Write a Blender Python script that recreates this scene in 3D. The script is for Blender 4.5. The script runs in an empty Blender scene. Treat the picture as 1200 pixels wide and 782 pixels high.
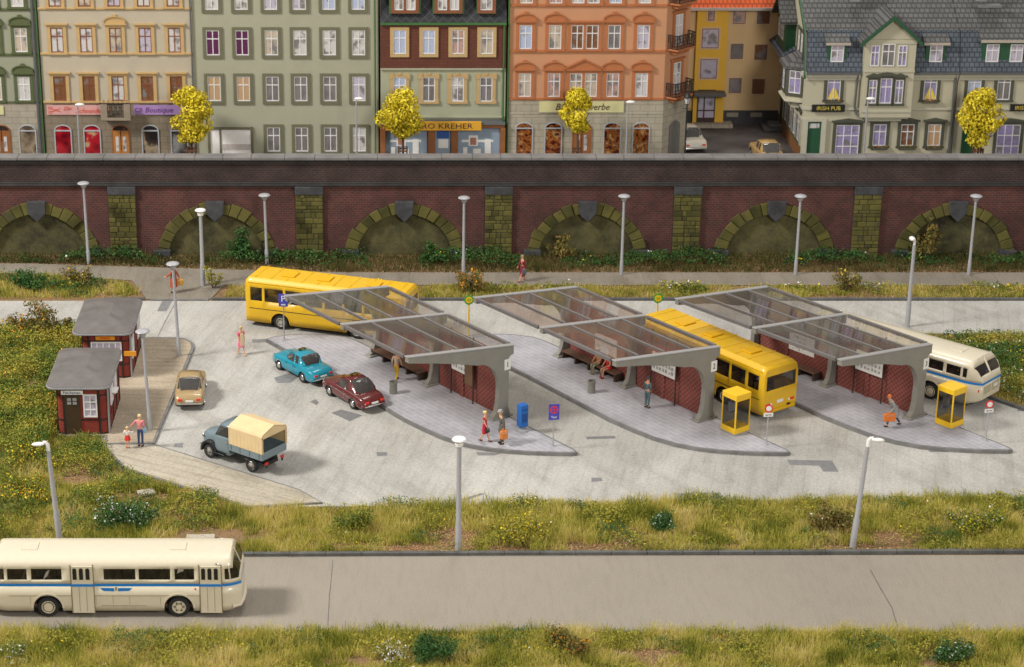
import bpy, math, random
import numpy as np
from mathutils import Vector, Matrix
random.seed(7); RNG = np.random.default_rng(11)
PI = math.pi
sc = bpy.context.scene
C = sc.collection
# ------------------------------------------------------------------ camera geometry (also used to read real positions off the photo)
FOC=2500.0; CXP=480.0; CYP=391.0; HC=43.6; PIT=math.atan(955/FOC)
SP,CP=math.sin(PIT),math.cos(PIT)
def ray(px,py):
    u=(px-CXP)/FOC; v=(py-CYP)/FOC
    return u, CP-v*SP, -SP-v*CP
def G(px,py,z=0.0):
    a,b,c=ray(px,py); t=(z-HC)/c
    return (a*t,b*t)
def FY(px,py,Y=134.0):
    a,b,c=ray(px,py); t=Y/b
    return (a*t,HC+c*t)
# ------------------------------------------------------------------ mesh builder
class MB:
    def __init__(s): s.v=[]; s.f=[]; s.m=[]; s.T=None
    def add(s,vs,fs,m=0):
        o=len(s.v)
        if s.T is not None: vs=[tuple(s.T@Vector(p)) for p in vs]
        s.v+= [tuple(p) for p in vs]
        for f in fs: s.f.append(tuple(i+o for i in f)); s.m.append(m)
        return s
    def bx(s,x0,x1,y0,y1,z0,z1,m=0):
        return s.add([(x0,y0,z0),(x1,y0,z0),(x1,y1,z0),(x0,y1,z0),(x0,y0,z1),(x1,y0,z1),(x1,y1,z1),(x0,y1,z1)],
            [(0,3,2,1),(4,5,6,7),(0,1,5,4),(1,2,6,5),(2,3,7,6),(3,0,4,7)],m)
    def box(s,cx,cy,cz,sx,sy,sz,rz=0,m=0,ry=0,rx=0):
        R=Matrix.Rotation(rz,3,'Z')@Matrix.Rotation(ry,3,'Y')@Matrix.Rotation(rx,3,'X')
        vs=[]
        for z in (-.5,.5):
            for x,y in ((-.5,-.5),(.5,-.5),(.5,.5),(-.5,.5)):
                p=R@Vector((x*sx,y*sy,z*sz)); vs.append((p.x+cx,p.y+cy,p.z+cz))
        return s.add(vs,[(0,3,2,1),(4,5,6,7),(0,1,5,4),(1,2,6,5),(2,3,7,6),(3,0,4,7)],m)
    def prism(s,poly,a0,a1,ax='z',m=0):
        n=len(poly)
        def P(u,v,a):
            return (u,v,a) if ax=='z' else ((u,a,v) if ax=='y' else (a,u,v))
        vs=[P(u,v,a0) for u,v in poly]+[P(u,v,a1) for u,v in poly]
        ar=sum(poly[i][0]*poly[(i+1)%n][1]-poly[(i+1)%n][0]*poly[i][1] for i in range(n))
        flip=(ar<0)!=(ax=='y')
        fs=[tuple(range(n-1,-1,-1)),tuple(range(n,2*n))]+[(i,(i+1)%n,n+(i+1)%n,n+i) for i in range(n)]
        if flip: fs=[tuple(reversed(f)) for f in fs]
        return s.add(vs,fs,m)
    def tube(s,pts,r,n=8,m=0,cap=True):
        pts=[Vector(p) for p in pts]; k=len(pts)
        rs=r if isinstance(r,(list,tuple)) else [r]*k
        vs=[];fs=[]
        up=Vector((0,0,1))
        prev=None
        for i,p in enumerate(pts):
            d=(pts[min(i+1,k-1)]-pts[max(i-1,0)]).normalized()
            a=d.cross(up) if prev is None else prev-d*prev.dot(d)
            if a.length<1e-4: a=d.cross(Vector((1,0,0)))
            a.normalize(); prev=a; b=d.cross(a)
            for j in range(n):
                t=2*PI*j/n; q=p+(a*math.cos(t)+b*math.sin(t))*rs[i]; vs.append(tuple(q))
        for i in range(k-1):
            for j in range(n):
                fs.append((i*n+j,(i+1)*n+j,(i+1)*n+(j+1)%n,i*n+(j+1)%n))
        fs=[tuple(reversed(f)) for f in fs]
        if cap: fs.append(tuple(range(n))); fs.append(tuple((k-1)*n+j for j in range(n-1,-1,-1)))
        return s.add(vs,fs,m)
    def lathe(s,prof,n=16,cx=0,cy=0,cz=0,m=0,sx=1,sy=1):
        vs=[];fs=[];k=len(prof)
        for r,z in prof:
            for j in range(n):
                t=2*PI*j/n; vs.append((cx+r*math.cos(t)*sx,cy+r*math.sin(t)*sy,cz+z))
        for i in range(k-1):
            for j in range(n): fs.append((i*n+j,i*n+(j+1)%n,(i+1)*n+(j+1)%n,(i+1)*n+j))
        fs.append(tuple(range(n-1,-1,-1))); fs.append(tuple((k-1)*n+j for j in range(n)))
        return s.add(vs,fs,m)
    def ball(s,c,rx,ry,rz,n=12,m=0):
        k=max(5,n//2)
        pr=[(max(1e-3,math.sin(PI*i/k)),-math.cos(PI*i/k)) for i in range(k+1)]
        vs=[];fs=[]
        for r,z in pr:
            for j in range(n):
                t=2*PI*j/n; vs.append((c[0]+rx*r*math.cos(t),c[1]+ry*r*math.sin(t),c[2]+rz*z))
        for i in range(k):
            for j in range(n): fs.append((i*n+j,i*n+(j+1)%n,(i+1)*n+(j+1)%n,(i+1)*n+j))
        return s.add(vs,fs,m)
    def disc(s,c,r,ax='y',n=16,m=0,d=.02):
        "thin cylinder whose axis is ax, centred at c"
        poly=[(r*math.cos(2*PI*j/n),r*math.sin(2*PI*j/n)) for j in range(n)]
        if ax=='y': poly=[(c[0]+a,c[2]+b) for a,b in poly]; return s.prism(poly,c[1]-d/2,c[1]+d/2,'y',m)
        if ax=='x': poly=[(c[1]+a,c[2]+b) for a,b in poly]; return s.prism(poly,c[0]-d/2,c[0]+d/2,'x',m)
        poly=[(c[0]+a,c[1]+b) for a,b in poly]; return s.prism(poly,c[2]-d/2,c[2]+d/2,'z',m)
    def mesh(s,name,mats,smooth=None):
        me=bpy.data.meshes.new(name); me.from_pydata(s.v,[],s.f)
        for mm in (mats if isinstance(mats,(list,tuple)) else [mats]): me.materials.append(mm)
        me.polygons.foreach_set('material_index',s.m)
        me.update()
        if smooth is not None:
            me.polygons.foreach_set('use_smooth',[True]*len(me.polygons))
            me.set_sharp_from_angle(angle=math.radians(smooth))
        return me
    def build(s,name,mats,parent=None,smooth=None,bevel=0,seg=2,kind=None):
        o=bpy.data.objects.new(name,s.mesh(name,mats,smooth)); C.objects.link(o)
        if parent is not None: o.parent=parent
        if bevel:
            b=o.modifiers.new('b','BEVEL'); b.width=bevel; b.segments=seg; b.limit_method='ANGLE'; b.angle_limit=math.radians(40)
        if kind: o['kind']=kind
        return o
def tag(o,label,cat,group=None):
    o['label']=label; o['category']=cat
    if group: o['group']=group
    return o
def thing(name,label,cat,loc=(0,0,0),rz=0,group=None):
    o=bpy.data.objects.new(name,None); C.objects.link(o); o.location=loc; o.rotation_euler=(0,0,rz)
    o.empty_display_size=.3
    return tag(o,label,cat,group)
KIDS={}
def kids(o): return [c for c in bpy.data.objects if c.parent==o]
def copy_tree(o,loc=None,rz=None,label=None,parent=None,_map=None):
    if _map is None:
        _map={}
        for c in bpy.data.objects:
            if c.parent: _map.setdefault(c.parent.name,[]).append(c)
    c=o.copy(); C.objects.link(c)
    if parent is not None: c.parent=parent
    if loc is not None: c.location=loc
    if rz is not None: c.rotation_euler=(0,0,rz)
    if label: c['label']=label
    for ch in _map.get(o.name,[]): copy_tree(ch,parent=c,_map=_map)
    return c
# ------------------------------------------------------------------ materials
MATS={}
def nodes(name):
    m=bpy.data.materials.new(name); m.use_nodes=True; nt=m.node_tree
    return m,nt,nt.nodes['Principled BSDF']
def ramp(nt,fac,stops):
    r=nt.nodes.new('ShaderNodeValToRGB'); el=r.color_ramp.elements
    while len(el)>1: el.remove(el[0])
    el[0].position=stops[0][0]; el[0].color=(*stops[0][1],1)
    for p,c in stops[1:]:
        e=el.new(p); e.color=(*c,1)
    nt.links.new(fac,r.inputs[0]); return r.outputs[0]
def noise(nt,scale,detail=4,vec=None,rough=.6):
    n=nt.nodes.new('ShaderNodeTexNoise'); n.inputs['Scale'].default_value=scale; n.inputs['Detail'].default_value=detail; n.inputs['Roughness'].default_value=rough
    if vec is not None: nt.links.new(vec,n.inputs['Vector'])
    return n.outputs['Fac']
def objco(nt):
    t=nt.nodes.new('ShaderNodeTexCoord'); return t.outputs['Object']
def mapped(nt,scale=(1,1,1),rot=(0,0,0),loc=(0,0,0)):
    mp=nt.nodes.new('ShaderNodeMapping'); mp.inputs['Scale'].default_value=scale; mp.inputs['Rotation'].default_value=rot; mp.inputs['Location'].default_value=loc
    nt.links.new(objco(nt),mp.inputs[0]); return mp.outputs[0]
def mix(nt,a,b,fac,mode='MIX'):
    x=nt.nodes.new('ShaderNodeMix'); x.data_type='RGBA'; x.blend_type=mode
    for s_,i in ((a,6),(b,7)):
        if isinstance(s_,(tuple,list)): x.inputs[i].default_value=(*s_,1)
        else: nt.links.new(s_,x.inputs[i])
    if isinstance(fac,(int,float)): x.inputs[0].default_value=fac
    else: nt.links.new(fac,x.inputs[0])
    return x.outputs[2]
def bump(nt,b,h,strength=.3,dist=.02):
    n=nt.nodes.new('ShaderNodeBump'); n.inputs['Strength'].default_value=strength; n.inputs['Distance'].default_value=dist
    nt.links.new(h,n.inputs['Height']); nt.links.new(n.outputs[0],b.inputs['Normal'])
def sm(c,k): return tuple(min(1,max(0,x*k)) for x in c)
def hexc(r,g,b):
    f=lambda u:(u/255/12.92) if u<=10 else ((u/255+.055)/1.055)**2.4
    return (f(r),f(g),f(b))
def mat(name,c,rough=.6,metal=0,var=.12,scale=3,bmp=0,coat=0,spec=None):
    if name in MATS: return MATS[name]
    m,nt,b=nodes(name)
    b.inputs['Roughness'].default_value=rough; b.inputs['Metallic'].default_value=metal
    if coat: b.inputs['Coat Weight'].default_value=coat; b.inputs['Coat Roughness'].default_value=.08
    if spec is not None: b.inputs['Specular IOR Level'].default_value=spec
    if var:
        f=noise(nt,scale,5,objco(nt))
        nt.links.new(ramp(nt,f,[(.3,sm(c,1-var)),(.7,sm(c,1+var))]),b.inputs['Base Color'])
        if bmp:
            bump(nt,b,noise(nt,scale*12,3,objco(nt)),bmp)
    else: b.inputs['Base Color'].default_value=(*c,1)
    MATS[name]=m; return m
def island_mat(name,stops,rough=.8,nscale=.25,nmix=.5,trans=0,spec=.2):
    "colour varies per leaf / blade and in clumps"
    if name in MATS: return MATS[name]
    m,nt,b=nodes(name); b.inputs['Roughness'].default_value=rough; b.inputs['Specular IOR Level'].default_value=spec
    g=nt.nodes.new('ShaderNodeNewGeometry'); n=noise(nt,nscale,3,objco(nt))
    r=nt.nodes.new('ShaderNodeMapRange'); r.inputs[1].default_value=.32; r.inputs[2].default_value=.68; nt.links.new(n,r.inputs[0])
    a=nt.nodes.new('ShaderNodeMix'); a.inputs[0].default_value=nmix
    nt.links.new(g.outputs['Random Per Island'],a.inputs[2]); nt.links.new(r.outputs[0],a.inputs[3])
    col=ramp(nt,a.outputs[0],stops)
    nt.links.new(col,b.inputs['Base Color'])
    if trans:
        t=nt.nodes.new('ShaderNodeBsdfTranslucent'); nt.links.new(col,t.inputs[0])
        mx=nt.nodes.new('ShaderNodeMixShader'); mx.inputs[0].default_value=trans
        nt.links.new(b.outputs[0],mx.inputs[1]); nt.links.new(t.outputs[0],mx.inputs[2])
        nt.links.new(mx.outputs[0],nt.nodes['Material Output'].inputs[0])
    MATS[name]=m; return m
def brick_mat(name,c1,c2,mort,bw,bh,plane='xz',msize=.012,dirt=None,rough=.85,rot=0,bstr=.5,offset=.5,nscale=.6,amp=.2):
    if name in MATS: return MATS[name]
    m,nt,b=nodes(name); b.inputs['Roughness'].default_value=rough
    src=objco(nt)
    sep=nt.nodes.new('ShaderNodeSeparateXYZ'); nt.links.new(src,sep.inputs[0])
    cmb=nt.nodes.new('ShaderNodeCombineXYZ')
    i={'x':0,'y':1,'z':2}
    if plane=='wall':   # walls facing any way: along = x + y
        ad=nt.nodes.new('ShaderNodeMath'); nt.links.new(sep.outputs[0],ad.inputs[0]); nt.links.new(sep.outputs[1],ad.inputs[1])
        nt.links.new(ad.outputs[0],cmb.inputs[0]); nt.links.new(sep.outputs[2],cmb.inputs[1])
    else:
        nt.links.new(sep.outputs[i[plane[0]]],cmb.inputs[0]); nt.links.new(sep.outputs[i[plane[1]]],cmb.inputs[1])
    vec=cmb.outputs[0]
    if rot:
        mp=nt.nodes.new('ShaderNodeMapping'); mp.inputs['Rotation'].default_value=(0,0,rot); nt.links.new(vec,mp.inputs[0]); vec=mp.outputs[0]
    t=nt.nodes.new('ShaderNodeTexBrick'); nt.links.new(vec,t.inputs['Vector'])
    t.inputs['Scale'].default_value=1; t.inputs['Brick Width'].default_value=bw; t.inputs['Row Height'].default_value=bh
    t.inputs['Mortar Size'].default_value=msize; t.inputs['Mortar Smooth'].default_value=.2; t.offset=offset
    t.inputs['Color1'].default_value=(*c1,1); t.inputs['Color2'].default_value=(*c2,1); t.inputs['Mortar'].default_value=(*mort,1)
    col=t.outputs['Color']
    n=noise(nt,nscale,6,src,.7)
    if dirt:
        rr=ramp(nt,n,[(.4,(0,0,0)),(.65,(1,1,1))]); col=mix(nt,col,dirt,rr)
    else:
        rr=ramp(nt,n,[(.3,sm((1,1,1),1-amp)),(.7,(1.15,1.15,1.15))]); col=mix(nt,col,rr,1,'MULTIPLY')
    nt.links.new(col,b.inputs['Base Color'])
    if bstr: bump(nt,b,t.outputs['Fac'],-bstr,.03)
    MATS[name]=m; return m
def glass_mat(name,tint=(.75,.73,.7),gloss=.12,rough=.06,opac=0,opc=(.3,.28,.25)):
    if name in MATS: return MATS[name]
    m=bpy.data.materials.new(name); m.use_nodes=True; nt=m.node_tree; nt.nodes.clear()
    out=nt.nodes.new('ShaderNodeOutputMaterial'); tr=nt.nodes.new('ShaderNodeBsdfTransparent'); tr.inputs[0].default_value=(*tint,1)
    gl=nt.nodes.new('ShaderNodeBsdfGlossy'); gl.inputs['Roughness'].default_value=rough
    fr=nt.nodes.new('ShaderNodeLayerWeight'); fr.inputs[0].default_value=.5
    pw=nt.nodes.new('ShaderNodeMath'); pw.operation='POWER'; pw.inputs[1].default_value=5; nt.links.new(fr.outputs['Facing'],pw.inputs[0])
    ma=nt.nodes.new('ShaderNodeMath'); ma.operation='MULTIPLY_ADD'; ma.inputs[1].default_value=.6; ma.inputs[2].default_value=gloss*.3; nt.links.new(pw.outputs[0],ma.inputs[0])
    mx=nt.nodes.new('ShaderNodeMixShader'); nt.links.new(ma.outputs[0],mx.inputs[0])
    a=tr.outputs[0]
    if opac:
        df=nt.nodes.new('ShaderNodeBsdfDiffuse'); df.inputs[0].default_value=(*opc,1)
        m2=nt.nodes.new('ShaderNodeMixShader'); m2.inputs[0].default_value=opac
        nt.links.new(a,m2.inputs[1]); nt.links.new(df.outputs[0],m2.inputs[2]); a=m2.outputs[0]
    nt.links.new(a,mx.inputs[1]); nt.links.new(gl.outputs[0],mx.inputs[2]); nt.links.new(mx.outputs[0],out.inputs[0])
    MATS[name]=m; return m
def curtain_mat(name,a,bcol,dark=(.20,.185,.185),w=7,cover=.75):
    "window pane with drawn curtains behind it"
    if name in MATS: return MATS[name]
    m,nt,b=nodes(name); b.inputs['Roughness'].default_value=.12; b.inputs['Specular IOR Level'].default_value=.5
    src=objco(nt)
    wv=nt.nodes.new('ShaderNodeTexWave'); wv.inputs['Scale'].default_value=w; wv.inputs['Distortion'].default_value=3; wv.inputs['Detail'].default_value=1; nt.links.new(src,wv.inputs[0])
    oi=nt.nodes.new('ShaderNodeObjectInfo')
    n=nt.nodes.new('ShaderNodeTexNoise'); n.noise_dimensions='4D'; n.inputs['Scale'].default_value=1.6; nt.links.new(src,n.inputs['Vector'])
    ml=nt.nodes.new('ShaderNodeMath'); ml.operation='MULTIPLY'; ml.inputs[1].default_value=40; nt.links.new(oi.outputs['Random'],ml.inputs[0]); nt.links.new(ml.outputs[0],n.inputs['W'])
    c=ramp(nt,wv.outputs['Fac'],[(.1,bcol),(.8,a)])
    k=ramp(nt,n.outputs['Fac'],[(cover-.10,(0,0,0)),(cover+.02,(1,1,1))])
    nt.links.new(mix(nt,c,dark,k),b.inputs['Base Color'])
    MATS[name]=m; return m
TXT=[0]
def text(s,size,m,parent,loc,rot=(PI/2,0,0),name='lettering',shear=0,align='CENTER',ext=.008,sx=1):
    cu=bpy.data.curves.new('t','FONT'); cu.body=s; cu.size=size; cu.align_x=align; cu.align_y='CENTER'; cu.extrude=ext; cu.shear=shear; cu.resolution_u=2
    o=bpy.data.objects.new('t',cu); C.objects.link(o)
    dg=bpy.context.evaluated_depsgraph_get(); me=bpy.data.meshes.new_from_object(o.evaluated_get(dg))
    bpy.data.objects.remove(o); me.materials.clear(); me.materials.append(m)
    q=bpy.data.objects.new(name,me); C.objects.link(q); q.parent=parent; q.location=loc; q.rotation_euler=rot; q.scale=(sx,1,1)
    return q
def area_inside(poly,x,y):
    inside=np.zeros(x.shape,bool); n=len(poly); j=n-1
    for i in range(n):
        xi,yi=poly[i]; xj,yj=poly[j]
        c=((yi>y)!=(yj>y))&(x<(xj-xi)*(y-yi)/((yj-yi) or 1e-9)+xi)
        inside^=c; j=i
    return inside
# common materials
M_black=mat('black_plastic',(.012,.012,.013),.45,var=.1)
M_rub=mat('tyre_rubber',(.015,.015,.015),.75,var=.1)
M_grey=mat('grey_paint',(.33,.33,.34),.45,var=.05)
M_lamp=mat('lamp_grey',(.35,.35,.365),.4,var=.05)
M_white=mat('white_paint',(.78,.77,.74),.5,var=.04)
M_chrome=mat('chrome',(.8,.8,.8),.15,1,var=0)
M_steel=mat('weathered_steel',(.2,.2,.2),.5,.4,var=.1)
# ------------------------------------------------------------------ ground surfaces
def concrete(name,c,joint,bw,bh,rot,jcol,streak=(.6,.12),amt=.14,msize=.03,tex=.8,lanes=False,fsc=7):
    m,nt,b=nodes(name); b.inputs['Roughness'].default_value=.9; b.inputs['Specular IOR Level'].default_value=.25
    src=mapped(nt,rot=(0,0,rot))
    big=noise(nt,.09,6,src,.65)
    st=nt.nodes.new('ShaderNodeMapping'); st.inputs['Scale'].default_value=(streak[0],streak[1],1); nt.links.new(src,st.inputs[0])
    s2=noise(nt,1.6,5,st.outputs[0],.7)
    fine=noise(nt,fsc,5,src,.85)
    col=ramp(nt,big,[(.3,sm(c,1-amt)),(.5,c),(.72,sm(c,1+amt*.7))])
    col=mix(nt,col,ramp(nt,s2,[(.3,(.72,.70,.66)),(.5,(.98,.98,.98)),(.7,(1.08,1.07,1.06))]),tex,'MULTIPLY')
    col=mix(nt,col,ramp(nt,fine,[(.3,(.62,.61,.58)),(.6,(1.12,1.12,1.12))]),.8,'MULTIPLY')
    t=nt.nodes.new('ShaderNodeTexBrick'); nt.links.new(src,t.inputs['Vector']); t.inputs['Scale'].default_value=1
    t.inputs['Brick Width'].default_value=bw; t.inputs['Row Height'].default_value=bh; t.inputs['Mortar Size'].default_value=msize; t.inputs['Mortar Smooth'].default_value=.5; t.offset=0
    t.inputs['Color1'].default_value=(1,1,1,1); t.inputs['Color2'].default_value=(.94,.94,.94,1); t.inputs['Mortar'].default_value=(*jcol,1)
    col=mix(nt,col,t.outputs['Color'],joint,'MULTIPLY')
    if lanes:
        mp=mapped(nt,rot=(0,0,-2.2)); sc3=nt.nodes.new('ShaderNodeMapping'); sc3.inputs['Scale'].default_value=(.05,.75,1); nt.links.new(mp,sc3.inputs[0])
        l1=noise(nt,1.0,5,sc3.outputs[0],.6); l2=noise(nt,.16,3,mp,.6)
        s1=ramp(nt,l1,[(.36,(.74,.73,.71)),(.55,(1.04,1.04,1.04))]); s2=ramp(nt,l2,[(.42,(0,0,0)),(.62,(.7,.7,.7))])
        col=mix(nt,col,mix(nt,col,s1,1,'MULTIPLY'),s2)
    nt.links.new(col,b.inputs['Base Color']); bump(nt,b,fine,.25,.03)
    return m
M_yard=concrete('yard_concrete',(.455,.44,.41),.38,.62,3.6,.22,(.78,.76,.73),amt=.20,msize=.035,lanes=True)
M_road=concrete('road_asphalt',(.295,.26,.215),.0,9,30,0,(.5,.5,.5),streak=(2.5,.4),amt=.08,tex=.3,fsc=16)
M_path=concrete('path_gravel',(.235,.205,.165),.35,2.4,9,0,(.5,.5,.5),amt=.25)
M_plaza=concrete('plaza_slabs',(.40,.335,.25),.6,7,1.15,.05,(.60,.55,.47),streak=(.25,2),amt=.32)
M_slab=concrete('walk_slabs',(.43,.385,.31),.7,9,.62,.5,(.65,.6,.55),streak=(.3,1.5),amt=.12)
M_isl=brick_mat('island_paving',(.375,.365,.39),(.355,.345,.37),(.44,.43,.46),.75,.34,'xy',.032,rot=.942,bstr=.25,rough=.85,nscale=.4,offset=.5)
M_kerb=mat('kerb_stone',(.17,.165,.16),.85,var=.25,scale=1.5,bmp=.3)
M_kerbd=mat('kerb_weathered',(.10,.10,.095),.85,var=.3,scale=1.5,bmp=.3)
M_soil=island_mat('soil',[(0,(.12,.09,.05)),(1,(.2,.15,.08))],.95)
def soil_mat():
    m,nt,b=nodes('earth_and_moss'); b.inputs['Roughness'].default_value=.95
    n=noise(nt,.5,7,objco(nt),.75); n2=noise(nt,9,4,objco(nt),.8)
    c=ramp(nt,n,[(.3,(.27,.155,.08)),(.5,(.22,.14,.065)),(.62,(.16,.14,.045)),(.75,(.17,.17,.05))])
    c=mix(nt,c,ramp(nt,n2,[(.3,(.45,.42,.4)),(.65,(1.3,1.25,1.2))]),.9,'MULTIPLY')
    nt.links.new(c,b.inputs['Base Color']); bump(nt,b,n2,.8,.06); return m
M_earth=soil_mat()
M_patch=mat('asphalt_and_shadow_patch',(.19,.188,.188),.9,var=.15,scale=4,bmp=.2)
M_asph=mat('courtyard_asphalt',(.075,.062,.058),.85,var=.35,scale=.7,bmp=.3)
def sheet(name,poly,z,m,kind='structure',z0=None):
    mb=MB()
    if z0 is None: mb.add([(x,y,z) for x,y in poly],[tuple(range(len(poly)))])
    else: mb.prism(poly,z0,z)
    o=mb.build(name,m,kind=kind)
    if o.data.polygons[0].normal.z<0 and z0 is None: o.data.flip_normals()
    return o
# one big terrain sheet
sheet('ground',[(-160,30),(200,30),(200,260),(-160,260)],-.03,M_earth)
sheet('bus_yard',[(-70,114.9),(-70,119.6),(75,119.6),(75,92.3),(33,92.2),(20,91.7),(4,91.3),(-8,91.2),(-13.5,95.2),(-15.3,98.4),(-17.5,100),(-18.1,114.9)],0,M_yard)
sheet('road',[(-90,79.2),(90,79.0),(90,86.35),(-90,85.9)],0,M_road)
sheet('footpath',[(-80,124.6),(-24,124.6),(-17,123.2),(-15.7,119.9),(-11.9,119.9),(-11.3,122.3),(0,122.4),(80,122.2),(80,124.7),(-4,124.7),(-12,125.3),(-24,126.4),(-80,126.9)],.012,M_path)
def kerb_line(name,pts,w,h,m,seg=1.0,z0=-.02):
    "row of kerb stones, one mesh"
    mb=MB()
    for (ax,ay),(bx_,by) in zip(pts,pts[1:]):
        L=math.hypot(bx_-ax,by-ay); n=max(1,round(L/seg)); a=math.atan2(by-ay,bx_-ax)
        for i in range(n):
            t=(i+.5)/n; j=random.uniform(-.006,.006)
            mb.box(ax+(bx_-ax)*t,ay+(by-ay)*t+j,(h+z0)/2+random.uniform(-.004,.004),L/n-.02,w,h-z0,a)
    return mb.build(name,m,bevel=.012,seg=1,kind='structure')
kerb_line('kerb',[(-90,86.05),(-7,86.12),(30,86.45),(90,86.5)],.22,.16,M_kerbd,1.6)
kerb_line('kerb',[(-18.3,119.75),(-15.8,119.75)],.2,.14,M_kerbd,1.2)
kerb_line('kerb',[(-15.5,119.77),(-12,119.77)],.2,.05,M_kerb,1.2)
kerb_line('kerb',[(-11.8,119.75),(75,119.75)],.2,.14,M_kerbd,1.2)
# traffic islands under the shelters
ISL=[(-8.15,112.8),(-7.17,111.38),(-4.31,107.38),(-1.48,103.09),(-.3,101.3),(.75,100.0),(1.7,98.95),(2.7,98.15),(3.8,97.6),(4.9,97.3),(5.95,97.13),(7.1,97.03),(8.1,97.0),(8.36,97.12),(8.2,97.5),(5.05,101.8),(-2.9,112.5),(-3.6,113.15),(-4.6,113.5),(-5.6,113.62),(-6.8,113.5),(-7.7,113.2)]
OFF=[(0,0),(10.6,0),(21.75,.3)]
def inset(poly,d):
    out=[];n=len(poly)
    for i in range(n):
        p0,p1,p2=Vector(poly[i-1]),Vector(poly[i]),Vector(poly[(i+1)%n])
        a=(p1-p0).normalized(); b=(p2-p1).normalized(); nn=Vector((-(a.y+b.y),a.x+b.x)).normalized()
        out.append(tuple(p1+nn*d))
    return out
ar=sum(ISL[i-1][0]*ISL[i][1]-ISL[i][0]*ISL[i-1][1] for i in range(len(ISL)))
for ox,oy in OFF:
    P=[(x+ox,y+oy) for x,y in ISL]
    sheet('platform_kerb',P,.185,M_kerb,z0=-.02)
    Q=inset(P,.13 if ar>0 else -.13)
    sheet('platform',Q,.2,M_isl,z0=.02)
# plaza by the kiosks and slab walk
PLZ=[(-17.95,99.35),(-15.45,99.3),(-15.35,98.3),(-12.85,98.4),(-12.1,111.6),(-12.25,112.5),(-12.75,113.1),(-13.4,113.25),(-17.95,113.3)]
sheet('plaza_kerb',PLZ,.105,M_kerb,z0=-.02)
sheet('plaza',inset(PLZ,.16),.12,M_plaza,z0=.02)
WLK=[(-15.5,98.3),(-12.8,98.3),(-5.3,93.0),(-4.1,91.5),(-7.6,91.0),(-14.0,95.4)]
sheet('walk_kerb',[WLK[0],WLK[5],WLK[4],WLK[3],WLK[2],WLK[1]],.085,M_kerb,z0=-.02)
W2=[WLK[0],WLK[5],WLK[4],WLK[3],WLK[2],WLK[1]]
sheet('walk',inset(W2,.12),.10,M_slab,z0=.02)
# planted island on the right
RG=[(31.5,103.7),(23.4,113.3),(24.0,114.0),(80,114.0),(80,96.5),(34,100.9)]
sheet('verge',RG[::-1],.06,M_earth,z0=-.02)
kerb_line('kerb',[(24,114.05),(23.4,113.4),(31.5,103.6),(34,100.8),(60,97)],.2,.16,M_kerbd,1.2)
# repair patches in the concrete, and car shadows painted as dark sheets
def patch(pts,z=.004): sheet('road_patch_and_shadow',[G(x,y) for x,y in pts],z,M_patch)
for p in [[(373,422),(389,422),(390,426),(374,426)],[(790,578),(844,577),(846,585),(791,586)],[(693,560),(705,560),(706,564),(693,565)],
          [(922,539),(975,540),(983,553),(965,553),(960,546),(926,545)],[(686,512),(720,511),(722,514),(688,515)],[(541,585),(563,578),(568,579),(546,587)],
          [(441,530),(453,530),(454,534),(442,535)],[(190,353),(202,353),(195,365),(184,365)],[(558,530),(588,531),(580,534),(560,534)],[(1085,524),(1108,526),(1110,530),(1090,530)],
          [(321,443),(340,437),(352,440),(340,449),(325,449)],[(388,484),(400,480),(425,487),(410,494)],[(370,468),(374,472),(371,475),(363,471)],  # shapes left of the teal and maroon cars are painted cast shadows
          [(295,398),(318,397),(318,401),(296,402)],[(1195,475),(1200,475),(1200,482),(1192,482)],[(75,374),(90,374),(86,379),(74,378)],[(205,520),(215,519),(214,525),(203,524)],[(228,447),(236,446),(234,452),(227,452)]]:
    patch(p)
def crack(name,px,z,w=.03):
    pts=[G(x,y) for x,y in px]; mb=MB()
    for (ax,ay),(bx_,by) in zip(pts,pts[1:]):
        a=math.atan2(by-ay,bx_-ax); L=math.hypot(bx_-ax,by-ay)
        mb.box((ax+bx_)/2,(ay+by)/2,z,L+.02,w*random.uniform(.7,1.4),.004,a)
    return mb.build(name,M_kerbd,kind='structure')
crack('road_joint',[(390,657),(388,680),(386,700),(384,735)],.004)
crack('road_joint',[(1020,668),(1032,690),(1045,712),(1052,735)],.004)
crack('road_joint',[(185,395),(192,380),(200,365),(207,353)],.004)
# paving slabs left in the grass
for x,y,w,d,r in [(-9.55,87.6,1.3,.8,.03),(-12.6,92.6,.8,.55,.4)]:
    MB().box(x,y,.1,w,d,.12,r).build('paving_slab',M_slab,bevel=.02,kind='structure')
# upper town level
sheet('street',[(-90,128.95),(110,128.95),(110,175),(-90,175)],4.46,M_asph,z0=0)
sheet('pavement',[(-90,131.2),(17.2,131.2),(17.2,134.3),(-90,134.3)],4.6,M_path,z0=4.3)
sheet('pavement',[(26.2,131.4),(110,131.4),(110,134.3),(26.2,134.3)],4.6,M_path,z0=4.3)
sheet('pavement',[(19.6,142.0),(22.2,142.0),(22.2,143.2),(19.6,143.2)],4.72,M_slab,z0=4.3)
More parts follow.
